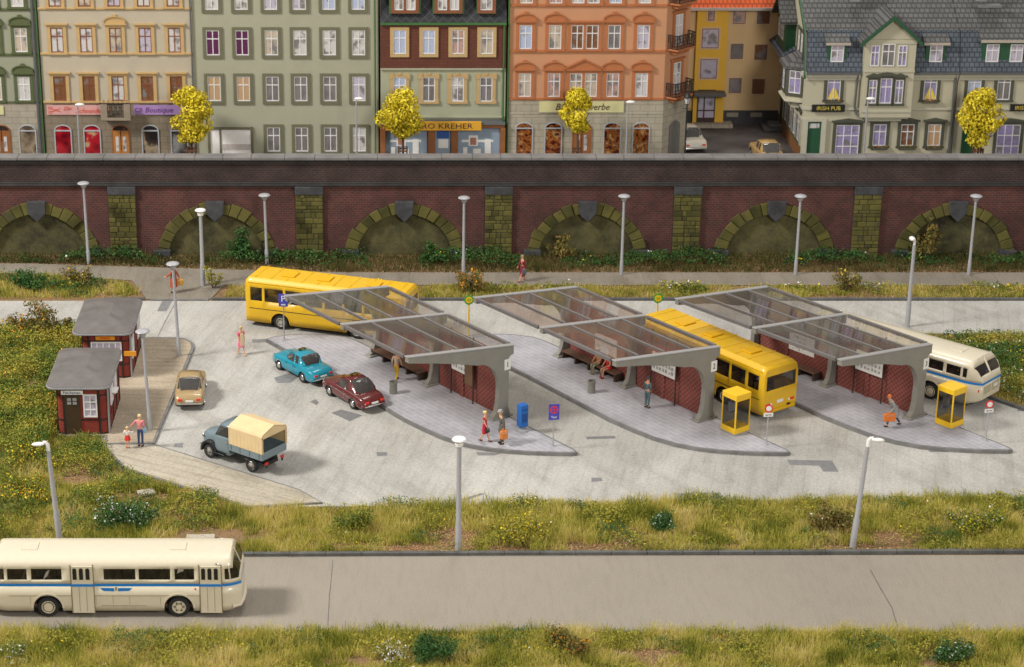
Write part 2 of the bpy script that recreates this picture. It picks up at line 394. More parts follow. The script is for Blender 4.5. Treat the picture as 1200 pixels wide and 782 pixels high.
# ------------------------------------------------------------------ arcade retaining wall
WY=128.0
def WX(px,py=270): return FY(px,py,WY)[0]
def WZ(py,px=600): return FY(px,py,WY)[1]
M_brick=brick_mat('viaduct_brick',(.125,.028,.022),(.08,.022,.018),(.10,.07,.06),.34,.15,'xz',.02,nscale=.45,bstr=.9,amp=.6)
M_brickd=brick_mat('viaduct_brick_dark',(.062,.027,.023),(.04,.021,.019),(.07,.057,.052),.34,.15,'xz',.02,nscale=.6,bstr=.9,amp=.6)
M_bband=mat('sooty_band',(.035,.033,.032),.8,var=.35,scale=1.2,bmp=.4)
M_coping=mat('coping_stone',(.17,.16,.155),.8,var=.25,scale=.8,bmp=.4)
M_moss=island_mat('mossy_stone',[(0,(.03,.03,.013)),(.35,(.075,.07,.022)),(.7,(.135,.12,.035)),(1,(.055,.05,.03))],.9,.5,.45)
M_bluestone=mat('dark_keystone',(.05,.052,.057),.8,var=.4,scale=2,bmp=.5)
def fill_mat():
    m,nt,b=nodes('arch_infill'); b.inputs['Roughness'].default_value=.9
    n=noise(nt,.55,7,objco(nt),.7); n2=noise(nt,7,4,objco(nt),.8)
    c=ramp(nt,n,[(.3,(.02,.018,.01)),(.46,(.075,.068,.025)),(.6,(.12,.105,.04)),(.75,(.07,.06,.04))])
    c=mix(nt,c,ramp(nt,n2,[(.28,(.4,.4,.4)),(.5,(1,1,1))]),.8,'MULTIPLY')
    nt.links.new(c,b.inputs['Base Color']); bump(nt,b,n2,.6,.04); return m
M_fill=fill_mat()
wall=thing('retaining_wall','long dark red brick arcade wall with mossy stone arches below the houses','wall',(6,WY,0))
def WP(mb_name,mats,mb,**k):
    o=mb.build(mb_name,mats,wall,**k); o.location=(-6,-WY,0); return o
ARC=[WX(-160),WX(45),WX(253),WX(474),WX(688),WX(908),WX(1120),WX(1335)]
RO,RI,ZC=3.78,3.02,-.12
def arcpts(cx,r,n=24,z0=-.1):
    return [(cx-r,z0)]+[(cx+r*math.cos(PI-PI*i/n),ZC+r*.955*math.sin(PI-PI*i/n)) for i in range(n+1)]+[(cx+r,z0)]
# main brick face with the arch openings cut out
mb=MB(); ZT=4.62
xs=[-60]+[(a+b)/2 for a,b in zip(ARC,ARC[1:])]+[75]
for i,cx in enumerate(ARC):
    a=xs[i]; b=xs[i+1]; top=arcpts(cx,RO-.05)
    L=[(a,-.1)]+top[:14]+[(cx,ZT),(a,ZT)]; Rr=[(cx,ZT)]+top[13:]+[(b,-.1),(b,ZT)]
    for poly in (L,Rr):
        mb.prism(poly,WY,WY+.55,'y')
mb.bx(-60,75,WY+.5,WY+1.0,-.1,4.6)
WP('brick_face',M_brick,mb)
mb=MB(); mb.bx(-60,75,WY-.02,WY+.6,4.86,6.22)
WP('parapet',M_brickd,mb)
mb=MB(); mb.bx(-60,75,WY-.20,WY+.5,4.62,4.74); mb.bx(-60,75,WY-.12,WY+.5,4.742,4.86)
WP('string_course',M_bband,mb,bevel=.02,seg=1)
mb=MB(); mb.bx(-60,75,WY-.10,WY+.5,6.222,6.32)
for i in range(1,860): 
    x=-58+i*.15
    mb.bx(x,x+.085,WY-.19,WY-.09,6.10,6.32)
WP('dentil_course',M_bband,mb)
mb=MB()
x=-60
while x<75:
    w=random.uniform(1.7,2.1); mb.bx(x,x+w-.02,WY-.28,WY+.72,6.322,6.50+random.uniform(-.006,.006)); x+=w
WP('coping',M_coping,mb,bevel=.02,seg=1)
mb=MB(); mb.bx(-60,75,WY+.02,WY+.7,4.40,6.33); WP('parapet_back',M_brickd,mb) if False else None
for k,cx in enumerate(ARC):
    mb=MB(); n=17; a0=.04
    for i in range(n):
        if i==n//2: continue
        t0=PI*(i/n)+.005; t1=PI*((i+1)/n)-.005
        d=random.uniform(-.05,.06); ro=RO+random.uniform(-.10,.08)
        q=[(cx+r*math.cos(t),ZC+r*.955*math.sin(t)) for r,t in ((RI,t0),(ro,t0),(ro,(t0+t1)/2),(ro,t1),(RI,t1),(RI,(t0+t1)/2))]
        mb.prism(q,WY-.10-d*1.3,WY+.42,'y')
    WP('arch_ring',M_moss,mb,bevel=.035,seg=2)
    mb=MB(); z1=ZC+RO*.955+.14; z0=ZC+RI*.955
    mb.prism([(cx-.60,z1),(cx+.60,z1),(cx+.56,z0+.1),(cx+.40,z0-.12),(cx,z0-.50),(cx-.40,z0-.12),(cx-.56,z0+.1)],WY-.26,WY+.42,'y')
    WP('keystone',M_bluestone,mb,bevel=.05)
    mb=MB()
    for s in (-1,1):
        mb.bx(cx+s*3.42-.55,cx+s*3.42+.55,WY-.3,WY+.4,-.1,.42)
    WP('springer',M_bluestone,mb,bevel=.06)
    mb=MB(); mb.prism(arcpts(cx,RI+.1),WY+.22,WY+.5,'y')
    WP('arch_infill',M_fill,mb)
for a,b in zip(ARC,ARC[1:]):
    pass
for px in (-72,145,363,584,804,1014,1232):
    cx=WX(px); w=.86; mb=MB(); z=-.1
    while z<4.02:
        h=random.choice([.22,.3,.36]); h=min(h,4.06-z); x=cx-w
        while x<cx+w-.02:
            ww=random.choice([.3,.42,.55,.7]); ww=min(ww,cx+w-x)
            if cx+w-x-ww<.2: ww=cx+w-x
            mb.bx(x+.012,x+ww-.012,WY-.17-random.uniform(0,.06),WY+.02,z+.012,z+h-.012); x+=ww
        z+=h
    WP('pilaster',M_moss,mb,bevel=.03,seg=1)
    mb=MB(); mb.bx(cx-w+.01,cx+w-.01,WY-.14,WY+.01,-.1,4.05); WP('pilaster_core',M_bband,mb)
    mb=MB(); mb.bx(cx-w-.03,cx+w+.03,WY-.26,WY+.02,4.06,4.60); WP('pilaster_cap',M_bluestone,mb,bevel=.04)
# ------------------------------------------------------------------ town houses
YF=134.0; ZS=4.5
def FL(px,py,x0): X,Z=FY(px,py,YF); return X-x0,Z-ZS
CUR={k:curtain_mat('pane_'+k,a,b,cover=c) for k,(a,b,c) in dict(
    lilac=((.62,.58,.68),(.30,.27,.36),.62), white=((.70,.68,.66),(.42,.40,.40),.62), cream=((.62,.54,.44),(.36,.29,.22),.6),
    purple=((.13,.03,.10),(.07,.015,.055),.9), orange=((.42,.20,.05),(.55,.45,.33),.8), dark=((.22,.20,.20),(.08,.075,.08),.5),
    blue=((.30,.38,.60),(.55,.58,.66),.7), red=((.35,.08,.06),(.6,.55,.5),.6), brown=((.25,.11,.05),(.10,.05,.03),.6), pub=((.42,.38,.62),(.16,.11,.26),.62)).items()}
WM={}
def win_meshes(key,w,h,style,msur,msash,dbl=False,grid=(2,1),t=.21):
    if key in WM: return WM[key]
    mb=MB()
    # wall-side lining behind the pane
    if style!='none':
        fw=t
        mb.bx(-w/2-fw,-w/2,-.09,.0,-.02,h+.02); mb.bx(w/2,w/2+fw,-.09,0,-.02,h+.02)
        mb.bx(-w/2-fw,w/2+fw,-.088,0,h+.018,h+.2)
        if style=='box': mb.bx(-w/2-fw,w/2+fw,-.088,0,-.2,-.018)
        else:
            mb.bx(-w/2-fw-.05,w/2+fw+.05,-.14,0,-.13,-.018)
        if style in('arch','tri','flat','pubarch'):
            W=w/2+fw
            mb.bx(-W-.12,W+.12,-.2,0,h+.202,h+.29)
            if style=='arch':
                n=10; pts=[(-W-.06,h+.292)]+[(-(W+.06)*math.cos(PI*i/n),h+.292+.10+.36*math.sin(PI*i/n)) for i in range(n+1)]+[(W+.06,h+.292)]
                mb.prism(pts,-.13,0,'y'); mb.box(0,-.08,h+.80,.22,.2,.14)
                n=10
                for i in range(n):
                    a0,a1=PI*i/n,PI*(i+1)/n
                    q=[(-(W+.1)*math.cos(a0),h+.42+.36*math.sin(a0)),(-(W+.1)*math.cos(a1),h+.42+.36*math.sin(a1)),(-(W+.1)*math.cos(a1),h+.36+.36*math.sin(a1)),(-(W+.1)*math.cos(a0),h+.36+.36*math.sin(a0))]
                    mb.prism(q,-.2,-.1,'y')
            if style=='tri':
                mb.prism([(-W-.1,h+.292),(W+.1,h+.292),(0,h+.85)],-.12,0,'y')
                for s in (-1,1): mb.prism([(s*(W+.16),h+.29),(0,h+.88),(0,h+.96),(s*(W+.22),h+.36)],-.21,-.02,'y')
            if style=='pubarch':
                mb.prism([(-W-.02,h+.292),(W+.02,h+.292),(W*.6,h+.36),(0,h+.44),(-W*.6,h+.36)],-.12,0,'y')
        if style=='ears':
            mb.bx(-w/2-fw-.07,-w/2+.02,-.12,0,h-.1,h+.26); mb.bx(w/2-.02,w/2+fw+.07,-.12,0,h-.1,h+.26)
            mb.bx(-.12,.12,-.12,0,h+.16,h+.28)
            mb.bx(-w/2-fw-.05,-w/2,-.12,0,-.12,.12); mb.bx(w/2,w/2+fw+.05,-.12,0,-.12,.12)
    else: mb.bx(-w/2,w/2,-.01,0,0,.01)
    ms=mb.mesh('window_'+key,msur)
    sb=MB(); f=.055
    def light(x0,x1):
        sb.bx(x0,x0+f,-.05,.0,0,h); sb.bx(x1-f,x1,-.05,0,0,h); sb.bx(x0+f,x1-f,-.048,0,0,f+.01); sb.bx(x0+f,x1-f,-.048,0,h-f,h)
        nx,nz=grid
        for i in range(1,nx): x=x0+(x1-x0)*i/nx; sb.bx(x-.028,x+.028,-.046,0,f,h-f)
        if nz==1: zz=[h*.66]
        else: zz=[h*k/nz for k in range(1,nz)]
        for z in zz: sb.bx(x0+f,x1-f,-.05,0,z-.03,z+.03)
    if dbl:
        light(-w/2,-.09); light(.09,w/2); sb2=None
        mb2=MB(); mb2.bx(-.09,.09,-.085,0,0,h)
    else: light(-w/2,w/2)
    ss=sb.mesh('sash_'+key,msash)
    pm=MB().bx(-w/2,w/2,-.022,-.012,0.0,h).mesh('pane_'+key,CUR['white'])
    mul=mb2.mesh('mullion_'+key,msur) if dbl else None
    WM[key]=(ms,ss,pm,mul); return WM[key]
def place_window(parent,key,loc,cur,rz=0):
    ms,ss,pm,mul=WM[key]
    o=bpy.data.objects.new('window',ms); C.objects.link(o); o.parent=parent; o.location=loc; o.rotation_euler=(0,0,rz)
    s=bpy.data.objects.new('sash',ss); C.objects.link(s); s.parent=o
    p=bpy.data.objects.new('pane',pm); C.objects.link(p); p.parent=o
    p.material_slots[0].link='OBJECT'; p.material_slots[0].material=CUR[cur]
    if mul: q=bpy.data.objects.new('mullion',mul); C.objects.link(q); q.parent=o
    return o
def render_wall(name,c,**k): return mat(name,c,.85,var=.05,scale=.7,bmp=.12,**k)
# shop window pictures: procedural displays of goods
def display_mat(name,stops,sc_=1.6):
    m,nt,b=nodes(name); b.inputs['Roughness'].default_value=.1
    v=nt.nodes.new('ShaderNodeTexVoronoi'); v.inputs['Scale'].default_value=sc_; v.feature='SMOOTH_F1'
    n=noise(nt,sc_*.8,4,objco(nt),.6); 
    nt.links.new(objco(nt),v.inputs['Vector'])
    md=nt.nodes.new('ShaderNodeMix'); md.inputs[0].default_value=.55; nt.links.new(n,md.inputs[2]); nt.links.new(v.outputs['Distance'],md.inputs[3])
    nt.links.new(ramp(nt,md.outputs[0],stops),b.inputs['Base Color']); return m
DSP=dict(red=display_mat('display_clothes',[(.3,(.12,.005,.01)),(.42,(.33,.01,.02)),(.52,(.4,.02,.03)),(.58,(.5,.33,.2)),(.64,(.2,.28,.02)),(.7,(.3,.01,.02))],1.5),
         dark=display_mat('display_dark',[(.3,(.02,.018,.017)),(.45,(.05,.035,.03)),(.5,(.32,.25,.17)),(.62,(.06,.04,.03))],.9),
         bread=display_mat('display_food',[(.25,(.03,.008,.006)),(.4,(.13,.03,.012)),(.47,(.38,.13,.03)),(.53,(.12,.035,.015)),(.6,(.5,.27,.10)),(.68,(.08,.03,.02))],3.2),
         green=display_mat('display_grey',[(.3,(.02,.018,.017)),(.45,(.06,.05,.05)),(.6,(.3,.3,.3))],1.4))
M_alu=mat('shop_frame',(.42,.44,.47),.4,var=.05)
def arch_shop(parent,x,w,h,disp,name='shop_window',door=None):
    "round headed opening: frame, transom, pane, with stone reveal"
    n=10; r=w/2; rh=w*.34
    def outl(r_,rh_,z0): return [(x-r_,z0)]+[(x-r_*math.cos(PI*i/n),h-rh+rh_*math.sin(PI*i/n)) for i in range(n+1)]+[(x+r_,z0)]
    mb=MB(); o1=outl(r,rh,0); o2=outl(r-.07,rh-.06,0)
    for i in range(len(o1)-1):
        mb.prism([o1[i],o1[i+1],o2[i+1],o2[i]],-.075,-.0,'y')
    if not door: mb.bx(x-r+.07,x+r-.07,-.07,0,h-rh-.05,h-rh+.03)
    fr=mb.build(name if not door else 'door',M_alu if not door else M_dwood,parent)
    pl=MB().prism(o2,-.03,-.012,'y').build('pane',disp,fr)
    if door:
        mb=MB(); mb.bx(x-r+.07,x-.03,-.06,-.03,0,h-rh); mb.bx(x+.03,x+r-.07,-.06,-.03,0,h-rh); mb.build('door_leaf',door,fr)
        mb=MB()
        for s in (-1,1): mb.bx(x+s*.24-.1,x+s*.24+.1,-.075,-.05,h*.28,h*.68)
        mb.build('door_glass',CUR['white'],fr)
    # voussoir blocks
    mb=MB()
    for i in range(5):
        t=PI*(i+.5)/5
        mb.box(x-(r+.16)*math.cos(t),-.015,h-rh+(rh+.2)*math.sin(t),.05,.05,.3,ry=(t-PI/2))
    return fr
M_dwood=mat('door_wood',(.27,.10,.03),.5,var=.2,scale=3)
M_sash_w=mat('sash_white',(.74,.73,.72),.5,var=0)
M_sash_b=mat('sash_brown',(.23,.07,.03),.5,var=.1)
def house(name,label,pl,pr,ztop,mwall,zg=None,mground=None,depth=9,mroof=None,Y=YF):
    x0=FY(pl,100,Y)[0]; x1=FY(pr,100,Y)[0]; t=thing(name,label,'house',((x0+x1)/2,Y,ZS-.04))
    w=(x1-x0)/2
    MB().bx(-w,w,0,depth,0 if not zg else zg,ztop).build('wall',mwall,t)
    if zg: MB().bx(-w,w,-.05,depth,0,zg-.003).build('ground_floor',mground,t)
    return t,(x0+x1)/2,w
def sandstone(name,c): return brick_mat(name,c,sm(c,.95),sm(c,.62),1.0,.42,'wall',.02,nscale=.8,bstr=.25)
MR_slate=brick_mat('roof_slate',(.10,.125,.155),(.08,.10,.125),(.035,.038,.045),.32,.30,'xz',.035,bstr=1.0,nscale=.5)
MR_slate2=brick_mat('roof_slate_upper',(.12,.118,.112),(.095,.092,.088),(.04,.04,.04),.32,.24,'xz',.035,bstr=1.0,nscale=.5)
MR_black=brick_mat('roof_black_slate',(.022,.023,.027),(.03,.032,.037),(.07,.072,.08),.42,.42,'xz',.022,rot=.785,bstr=.6,offset=0)
MR_orange=mat('roof_orange',(.75,.13,.03),.6,var=.1)
M_greenpipe=mat('green_gutter',(.05,.14,.04),.5,var=.1)
M_pipe=mat('zinc_pipe',(.12,.125,.13),.5,.3,var=.1)
def strings(t,w,zs,m,h=.14,d=.09):
    for z in zs: MB().bx(-w,w,-d,0.0,z-h/2,z+h/2).build('cornice',m,t,bevel=.015,seg=1)
def roof_box(t,w,z0,m,depth=9,h=3.2,back=4,over=.4):
    mb=MB(); mb.prism([(-over,z0),(-over,z0+.12),(back,z0+h),(depth+over,z0+.1),(depth+over,z0)],-w,w,'x'); return mb.build('roof',m,t)
def downpipe(t,x,z0,z1,m,y=-.12,r=.06):
    return MB().tube([(x,y,z0),(x,y,z1)],r,8).build('downpipe',m,t)
Z=lambda py:FY(600,py,YF)[1]-ZS+.04
# --- B0 ornate pale green house at the left edge
mA=render_wall('render_sage',(.30,.31,.225)); mAd=mat('trim_dark_green',(.085,.105,.04),.7,var=.08)
t,cx,w=house('town_house','pale green house with dark green arched window hoods, beside the grey drainpipe',-190,48,Z(-60),mA,Z(119),sandstone('stone_beige',(.36,.32,.25)))
win_meshes('b0',.80,1.55,'arch',mAd,M_sash_w)
for c,(p1,p2,p3) in enumerate([(28.2,24.8,20),(-5,-8,-12),(-38,-41,-45),(-71,-74,-78)]):
    place_window(t,'b0',(FY(p1,104,YF)[0]-cx,0,Z(117.5)),['white','cream','white','dark'][c]); place_window(t,'b0',(FY(p2,50,YF)[0]-cx,0,Z(61)),['cream','orange','white','dark'][c]); place_window(t,'b0',(FY(p3,0,YF)[0]-cx,0,Z(8)),'white')
strings(t,w,[Z(120),Z(64),Z(11)],mAd)
for px,k in ((33,'dark'),(-30,'dark'),(-65,'bread')): arch_shop(t,FY(px,165,YF)[0]-cx,1.15,Z(146),DSP[k]).location=(0,-.05,0)
arch_shop(t,FY(2.5,165,YF)[0]-cx,1.15,Z(146),DSP['dark'],door=M_dwood).location=(0,-.05,0)
o=MB().bx(FY(-40,128,YF)[0]-cx,FY(4.5,128,YF)[0]-cx,-.12,-.05,Z(134),Z(124)).build('shop_sign',mat('sign_cream',(.62,.58,.30),.6,var=0),t)
roof_box(t,w,Z(-60),MR_slate)
downpipe(t,w-.25,0,Z(-60),M_pipe,r=.1); downpipe(t,w-.02,0,Z(-60),M_greenpipe,r=.05)
# --- B1 ochre trimmed house
mB=render_wall('render_cream',(.45,.395,.30)); mBt=mat('trim_ochre',(.50,.335,.145),.7,var=.08)
t,cx,w=house('town_house','cream house with ochre window hoods and pink and purple shop signs',49.5,227.5,Z(-60),mB,Z(121),sandstone('stone_taupe',(.225,.18,.125)))
win_meshes('b1',.80,1.6,'flat',mBt,M_sash_b); win_meshes('b1a',.80,1.6,'arch',mBt,M_sash_b)
cols=[70.4,104.4,138.5,172.7,206.8]; top=[66,100.5,136,170.5,204.5]; t3=[63,98,133.5,168.5,203.3]
for i,(a,b_,c) in enumerate(zip(cols,top,t3)):
    place_window(t,'b1',(FY(a,104,YF)[0]-cx,0,Z(118)),['brown','brown','white','brown','brown'][i])
    place_window(t,'b1a' if i==2 else 'b1',(FY(a,104,YF)[0]-cx,0,Z(61.5)),['white','white','cream','lilac','white'][i])
    place_window(t,'b1',(FY(a,104,YF)[0]-cx,0,Z(7.5)),['white','cream','lilac','white','white'][i])
strings(t,w,[Z(119.5),Z(62.8),Z(10)],mBt)
for px,k in ((74.5,'red'),(108.5,'red'),(176.6,'dark'),(210.5,'green')): arch_shop(t,FY(px,165,YF)[0]-cx,1.13,Z(146),DSP[k]).location=(0,-.05,0)
arch_shop(t,FY(142,165,YF)[0]-cx,1.15,Z(146),DSP['dark'],door=mat('door_honey',(.42,.17,.04),.5,var=.15)).location=(0,-.05,0)
M_pink=mat('sign_pink',(.62,.33,.31),.6,var=.04); M_purp=mat('sign_purple',(.36,.22,.46),.6,var=.04)
o=MB().bx(FY(55,128,YF)[0]-cx,FY(119.5,128,YF)[0]-cx,-.14,-.05,Z(134),Z(123)).build('shop_sign',M_pink,t)
M_redt=mat('lettering_red',(.62,.09,.05),.6,var=0); M_purt=mat('lettering_purple',(.13,.04,.22),.6,var=0); M_dkt=mat('lettering_dark',(.05,.025,.015),.6,var=0)
xs_=FY(100,128,YF)[0]-cx; zs_=Z(128.6)
text('Schneiderei',.46,M_redt,o,(xs_+.42,-.15,zs_-.05),shear=.35)
text('Die',.34,M_redt,o,(xs_-1.15,-.15,zs_+.1),shear=.35)
mb=MB(); xx=FY(63,128,YF)[0]-cx
for s in (-1,1):
    mb.box(xx+.15,-.15,zs_,.62,.012,.05,ry=s*.35); mb.lathe([(.1,-.006),(.1,.006)],10,0,0,0) if False else None
    n=10
    for i in range(n):
        a=2*PI*i/n; mb.box(xx-.22+.1*math.cos(a),-.15,zs_+s*.14+.08*math.sin(a),.06,.012,.035,ry=-a-PI/2)
mb.build('scissors_emblem',M_redt,o)
o=MB().bx(FY(157,128,YF)[0]-cx,w-.1,-.14,-.05,Z(134),Z(123)).build('shop_sign',M_purp,t)
text('CR',.42,M_purt,o,(FY(163,128,YF)[0]-cx,-.15,zs_)); text('Boutique',.5,M_purt,o,(FY(186,128,YF)[0]-cx,-.15,zs_),shear=.35)
bal=MB(); bx0=FY(120,128,YF)[0]-cx; bx1=FY(155,128,YF)[0]-cx
bal.bx(bx0,bx1,-.9,-.05,Z(137.5),Z(134)); bal.bx(bx0+.1,bx1-.1,-.8,-.05,Z(138.5),Z(137.4))
for x in (bx0+.22,bx1-.22): bal.bx(x-.22,x+.22,-.9,-.5,Z(134),Z(118.6))
b=bal.build('balcony',mat('balcony_stone',(.27,.22,.16),.8,var=.1),t,bevel=.02,seg=1)
def railing(x0,x1,y,z0,z1,parent,loc=None,rz=0):
    mb=MB(); mb.bx(x0,x1,y-.03,y+.03,z1-.06,z1); mb.bx(x0,x1,y-.02,y+.02,z0,z0+.05)
    n=max(3,int((x1-x0)/.14))
    for i in range(n+1):
        x=x0+(x1-x0)*i/n; mb.bx(x-.014,x+.014,y-.015,y+.015,z0,z1)
        if i<n:
            c=x+(x1-x0)/n/2
            for k in range(8):
                a=2*PI*k/8; mb.box(c+.055*math.cos(a),y,(z0+z1)/2+.11*math.sin(a)+(.13 if i%2 else -.13),.05,.02,.03,ry=-a)
    o=mb.build('railing',mat('wrought_iron',(.018,.015,.013),.5,var=0),parent)
    if loc: o.location=loc; o.rotation_euler=(0,0,rz)
    return o
railing(bx0+.44,bx1-.44,-.86,Z(134),Z(118.2),b); railing(bx0,bx1,-.8,Z(118.4),Z(117.9),b)
roof_box(t,w,Z(-60),MR_slate); downpipe(t,w-.06,0,Z(-60),M_pipe,r=.05)
# --- B2 plain green block
mC=render_wall('render_green',(.355,.35,.255)); mCt=mat('trim_olive',(.14,.135,.08),.7,var=.06)
t,cx,w=house('apartment_block','plain sage green block with square olive window frames and one large white shop window',228,443.5,Z(-60),mC)
win_meshes('b2',.84,1.62,'box',mCt,M_sash_w)
cols=[251.2,285.3,319.3,352.5,386.6,420.6]
cc=[['orange','orange','dark','dark','dark','lilac'],['purple','purple','cream','white','white','white'],['white','white','lilac','lilac','blue','blue'],['white']*6,['x','x','dark','dark','dark','white']]
for i,a in enumerate(cols):
    x=FY(a,104,YF)[0]-cx
    for r,py in enumerate((118.5,64.8,11.5,-42)): place_window(t,'b2',(x,0,Z(py)),cc[r][i])
    if i>1: place_window(t,'b2',(x,0,Z(177.5)),cc[4][i])
xa,xb=FY(244,165,YF)[0]-cx,FY(297,165,YF)[0]-cx; za,zb=.25,Z(149)
mb=MB(); mb.bx(xa,xa+.16,-.1,0,za,zb); mb.bx(xb-.16,xb,-.1,0,za,zb); mb.bx(xa,xb,-.098,0,zb-.16,zb); mb.bx(xa,xb,-.12,0,za-.16,za); mb.bx(xa+.75,xa+.87,-.07,0,za,zb-.16)
f=mb.build('shop_window',mCt,t)
MB().bx(xa+.16,xb-.16,-.03,-.01,za,zb-.16).build('pane',mat('shop_white',(.9,.87,.84),.15,var=.04),f)
MB().bx(xa+.9,xb-.18,-.045,-.03,za+.5,za+.9).build('net_curtain',mat('net',(.55,.5,.47),.8,var=.1),f)
roof_box(t,w,Z(-60),MR_slate); downpipe(t,w-.2,0,Z(-60),M_greenpipe,r=.05)
# --- B3 two tone house with electrical shop
mD=render_wall('render_mint',(.36,.37,.26)); mDb=brick_mat('brown_cladding',(.13,.04,.022),(.12,.036,.02),(.09,.028,.016),.5,.2,'xz',.02,bstr=.3)
mDt=mat('trim_sand',(.48,.33,.15),.7,var=.06)
t,cx,w=house('shop_house','narrow house, brown above mint green, with yellow lettered sign over a timber shopfront',446,592.5,Z(27),mD)
o=MB().bx(-w,w,-.06,0,Z(80),Z(27)).build('brown_storey',mDb,t)
win_meshes('b3',.80,1.55,'box',mDt,M_sash_w); win_meshes('b3e',.80,1.6,'ears',mDt,M_sash_w)
for i,a in enumerate([468.4,502.4,536.2,569.7]):
    x=FY(a,104,YF)[0]-cx
    place_window(t,'b3',(x,-.06,Z(63)),['blue','blue','red','cream'][i]); place_window(t,'b3e',(x,0,Z(119)),['blue','dark','white','dark'][i])
strings(t,w,[Z(81),Z(137)],mD,.12,.12)
MB().bx(-w,w,-.28,0,Z(28.5),Z(26)).build('gutter',M_greenpipe,t); downpipe(t,w-.15,0,Z(28),M_greenpipe,r=.06,y=-.2)
mb=MB(); mb.prism([(-.15,Z(25.8)),(1.3,Z(-22)),(4.5,Z(-50)),(9,Z(-22)),(9,Z(25.8))],-w,w,'x'); mb.build('mansard_roof',MR_black,t)
win_meshes('b3d',1.35,1.5,'box',mat('trim_brick',(.22,.075,.03),.7,var=.1),M_sash_w,dbl=True); win_meshes('b3s',.75,1.5,'box',MATS['trim_brick'],M_sash_w)
for a,k in ((474.5,'b3d'),(525.5,'b3d'),(570,'b3s')):
    x=FY(a,5,YF)[0]-cx; hw=1.0 if k=='b3d' else .62
    d=MB().bx(x-hw,x+hw,-.1,1.4,Z(16),Z(-22)).bx(x-hw-.12,x+hw+.12,-.3,1.5,Z(-22),Z(-25)).build('dormer',M_greenpipe,t)
    pw=place_window(t,k,(x,-.1,Z(11.5)),'white')
mw=mat('shop_timber',(.27,.10,.03),.6,var=.15); mb=MB(); zt=Z(149)
for a,b_ in ((445.5,452),(501.5,510),(528.5,536.5),(586,592)): mb.bx(FY(a,165,YF)[0]-cx,FY(b_,165,YF)[0]-cx,-.3,0,0,zt)
mb.bx(-w+.02,w-.02,-.3,0,zt,zt+.25); mb.bx(-w+.02,w-.02,-.25,0,0,.3)
f=mb.build('shopfront',mw,t,bevel=.015,seg=1)
MB().prism([(-.45,zt+.26),(-.1,zt+.5),(0,zt+.5),(0,zt+.26)],-w,w,'x').build('shop_roof',M_pipe,t)
m_sf=mat('shop_backdrop',(.27,.34,.42),.3,var=.05)
for a,b_,k in ((452,501,0),(510,528,1),(536.5,586,0)):
    p=MB().bx(FY(a,165,YF)[0]-cx+.01,FY(b_,165,YF)[0]-cx-.01,-.08,-.02,.3,zt).build('pane',m_sf,f)
    if k==0:
        mb=MB(); x0=FY(a,165,YF)[0]-cx; mb.bx(x0+.25,x0+2.3,-.095,-.08,1.3,1.45)
        mb.bx(x0+.7,x0+1.3,-.11,-.08,1.05,1.75); mb.bx(x0+1.75,x0+2.15,-.11,-.08,.5,1.5); mb.bx(x0+.35,x0+.62,-.11,-.08,.5,.95); mb.bx(x0+1.0,x0+1.5,-.11,-.08,.35,.85)
        mb.build('display_card',M_white,f)
        MB().bx(x0+.8,x0+1.2,-.125,-.112,1.12,1.6).build('display_picture',mat('display_pic',(.35,.15,.10),.6,var=.3,scale=6),f)
    else:
        x0=FY(a,165,YF)[0]-cx; MB().bx(x0+.2,x0+.85,-.1,-.08,.9,1.5).build('notice',M_white,f); MB().bx(x0+.1,x0+.9,-.1,-.08,1.55,zt-.05).build('blind',mat('blind_blue',(.03,.09,.32),.6,var=.1),f)
sg=MB().bx(FY(452,145,YF)[0]-cx,FY(564,145,YF)[0]-cx,-.5,-.38,Z(151),Z(140.3)).build('shop_sign',mat('sign_amber',(.72,.37,.03),.5,var=.05),t,bevel=.02,seg=1)
text('ELEKTRO KREHER',.50,M_dkt,sg,(FY(507.5,145,YF)[0]-cx+.05,-.51,Z(145.8)),sx=1.25)
# --- B4 orange corner building with bevelled corner
mE=render_wall('render_apricot',(.53,.265,.14)); mEt=mat('trim_terracotta',(.42,.145,.05),.7,var=.08); mEs=sandstone('stone_sand',(.40,.36,.275))
x0=FY(595,100,YF)[0]; x1=FY(778,100,YF)[0]; cx=(x0+x1)/2; w=(x1-x0)/2
t=thing('corner_house','apricot corner house with terracotta window hoods, corner balconies and food shop windows','house',(cx,YF,ZS-.04))
CH=1.75; fp=[(-w,0),(w,0),(w+CH,CH),(w+CH,9),(-w,9)]; zg=Z(117.5); ztp=Z(-60)
MB().prism(fp,zg,ztp).build('wall',mE,t); MB().prism([(-w,-.05),(w+.02,-.05),(w+CH+.05,CH-.02),(w+CH+.05,9),(-w,9)],0,zg-.003).build('ground_floor',mEs,t)
win_meshes('b4',.80,1.55,'arch',mEt,M_sash_w); win_meshes('b4t',1.75,1.55,'tri',mEt,M_sash_w,dbl=True); win_meshes('b4f',1.75,1.55,'flat',mEt,M_sash_w,dbl=True)
for i,a in enumerate([614.8,648.9,683.4,717.7,751.5]):
    x=FY(a,104,YF)[0]-cx
    place_window(t,'b4t' if i==2 else 'b4',(x,0,Z(113.5)),['cream','red','cream','red','white'][i])
    place_window(t,'b4f' if i==2 else 'b4',(x,0,Z(57.5)),['blue','cream','brown','dark','lilac'][i])
    place_window(t,'b4f' if i==2 else 'b4',(x,0,Z(4)),['cream','red','white','blue','white'][i])
    if i!=2: arch_shop(t,FY(a-.8,165,YF)[0]-cx,1.15,Z(143),DSP['bread']).location=(0,-.05,0)
    else: arch_shop(t,x,1.25,Z(143),DSP['dark'],door=M_dwood).location=(0,-.05,0)
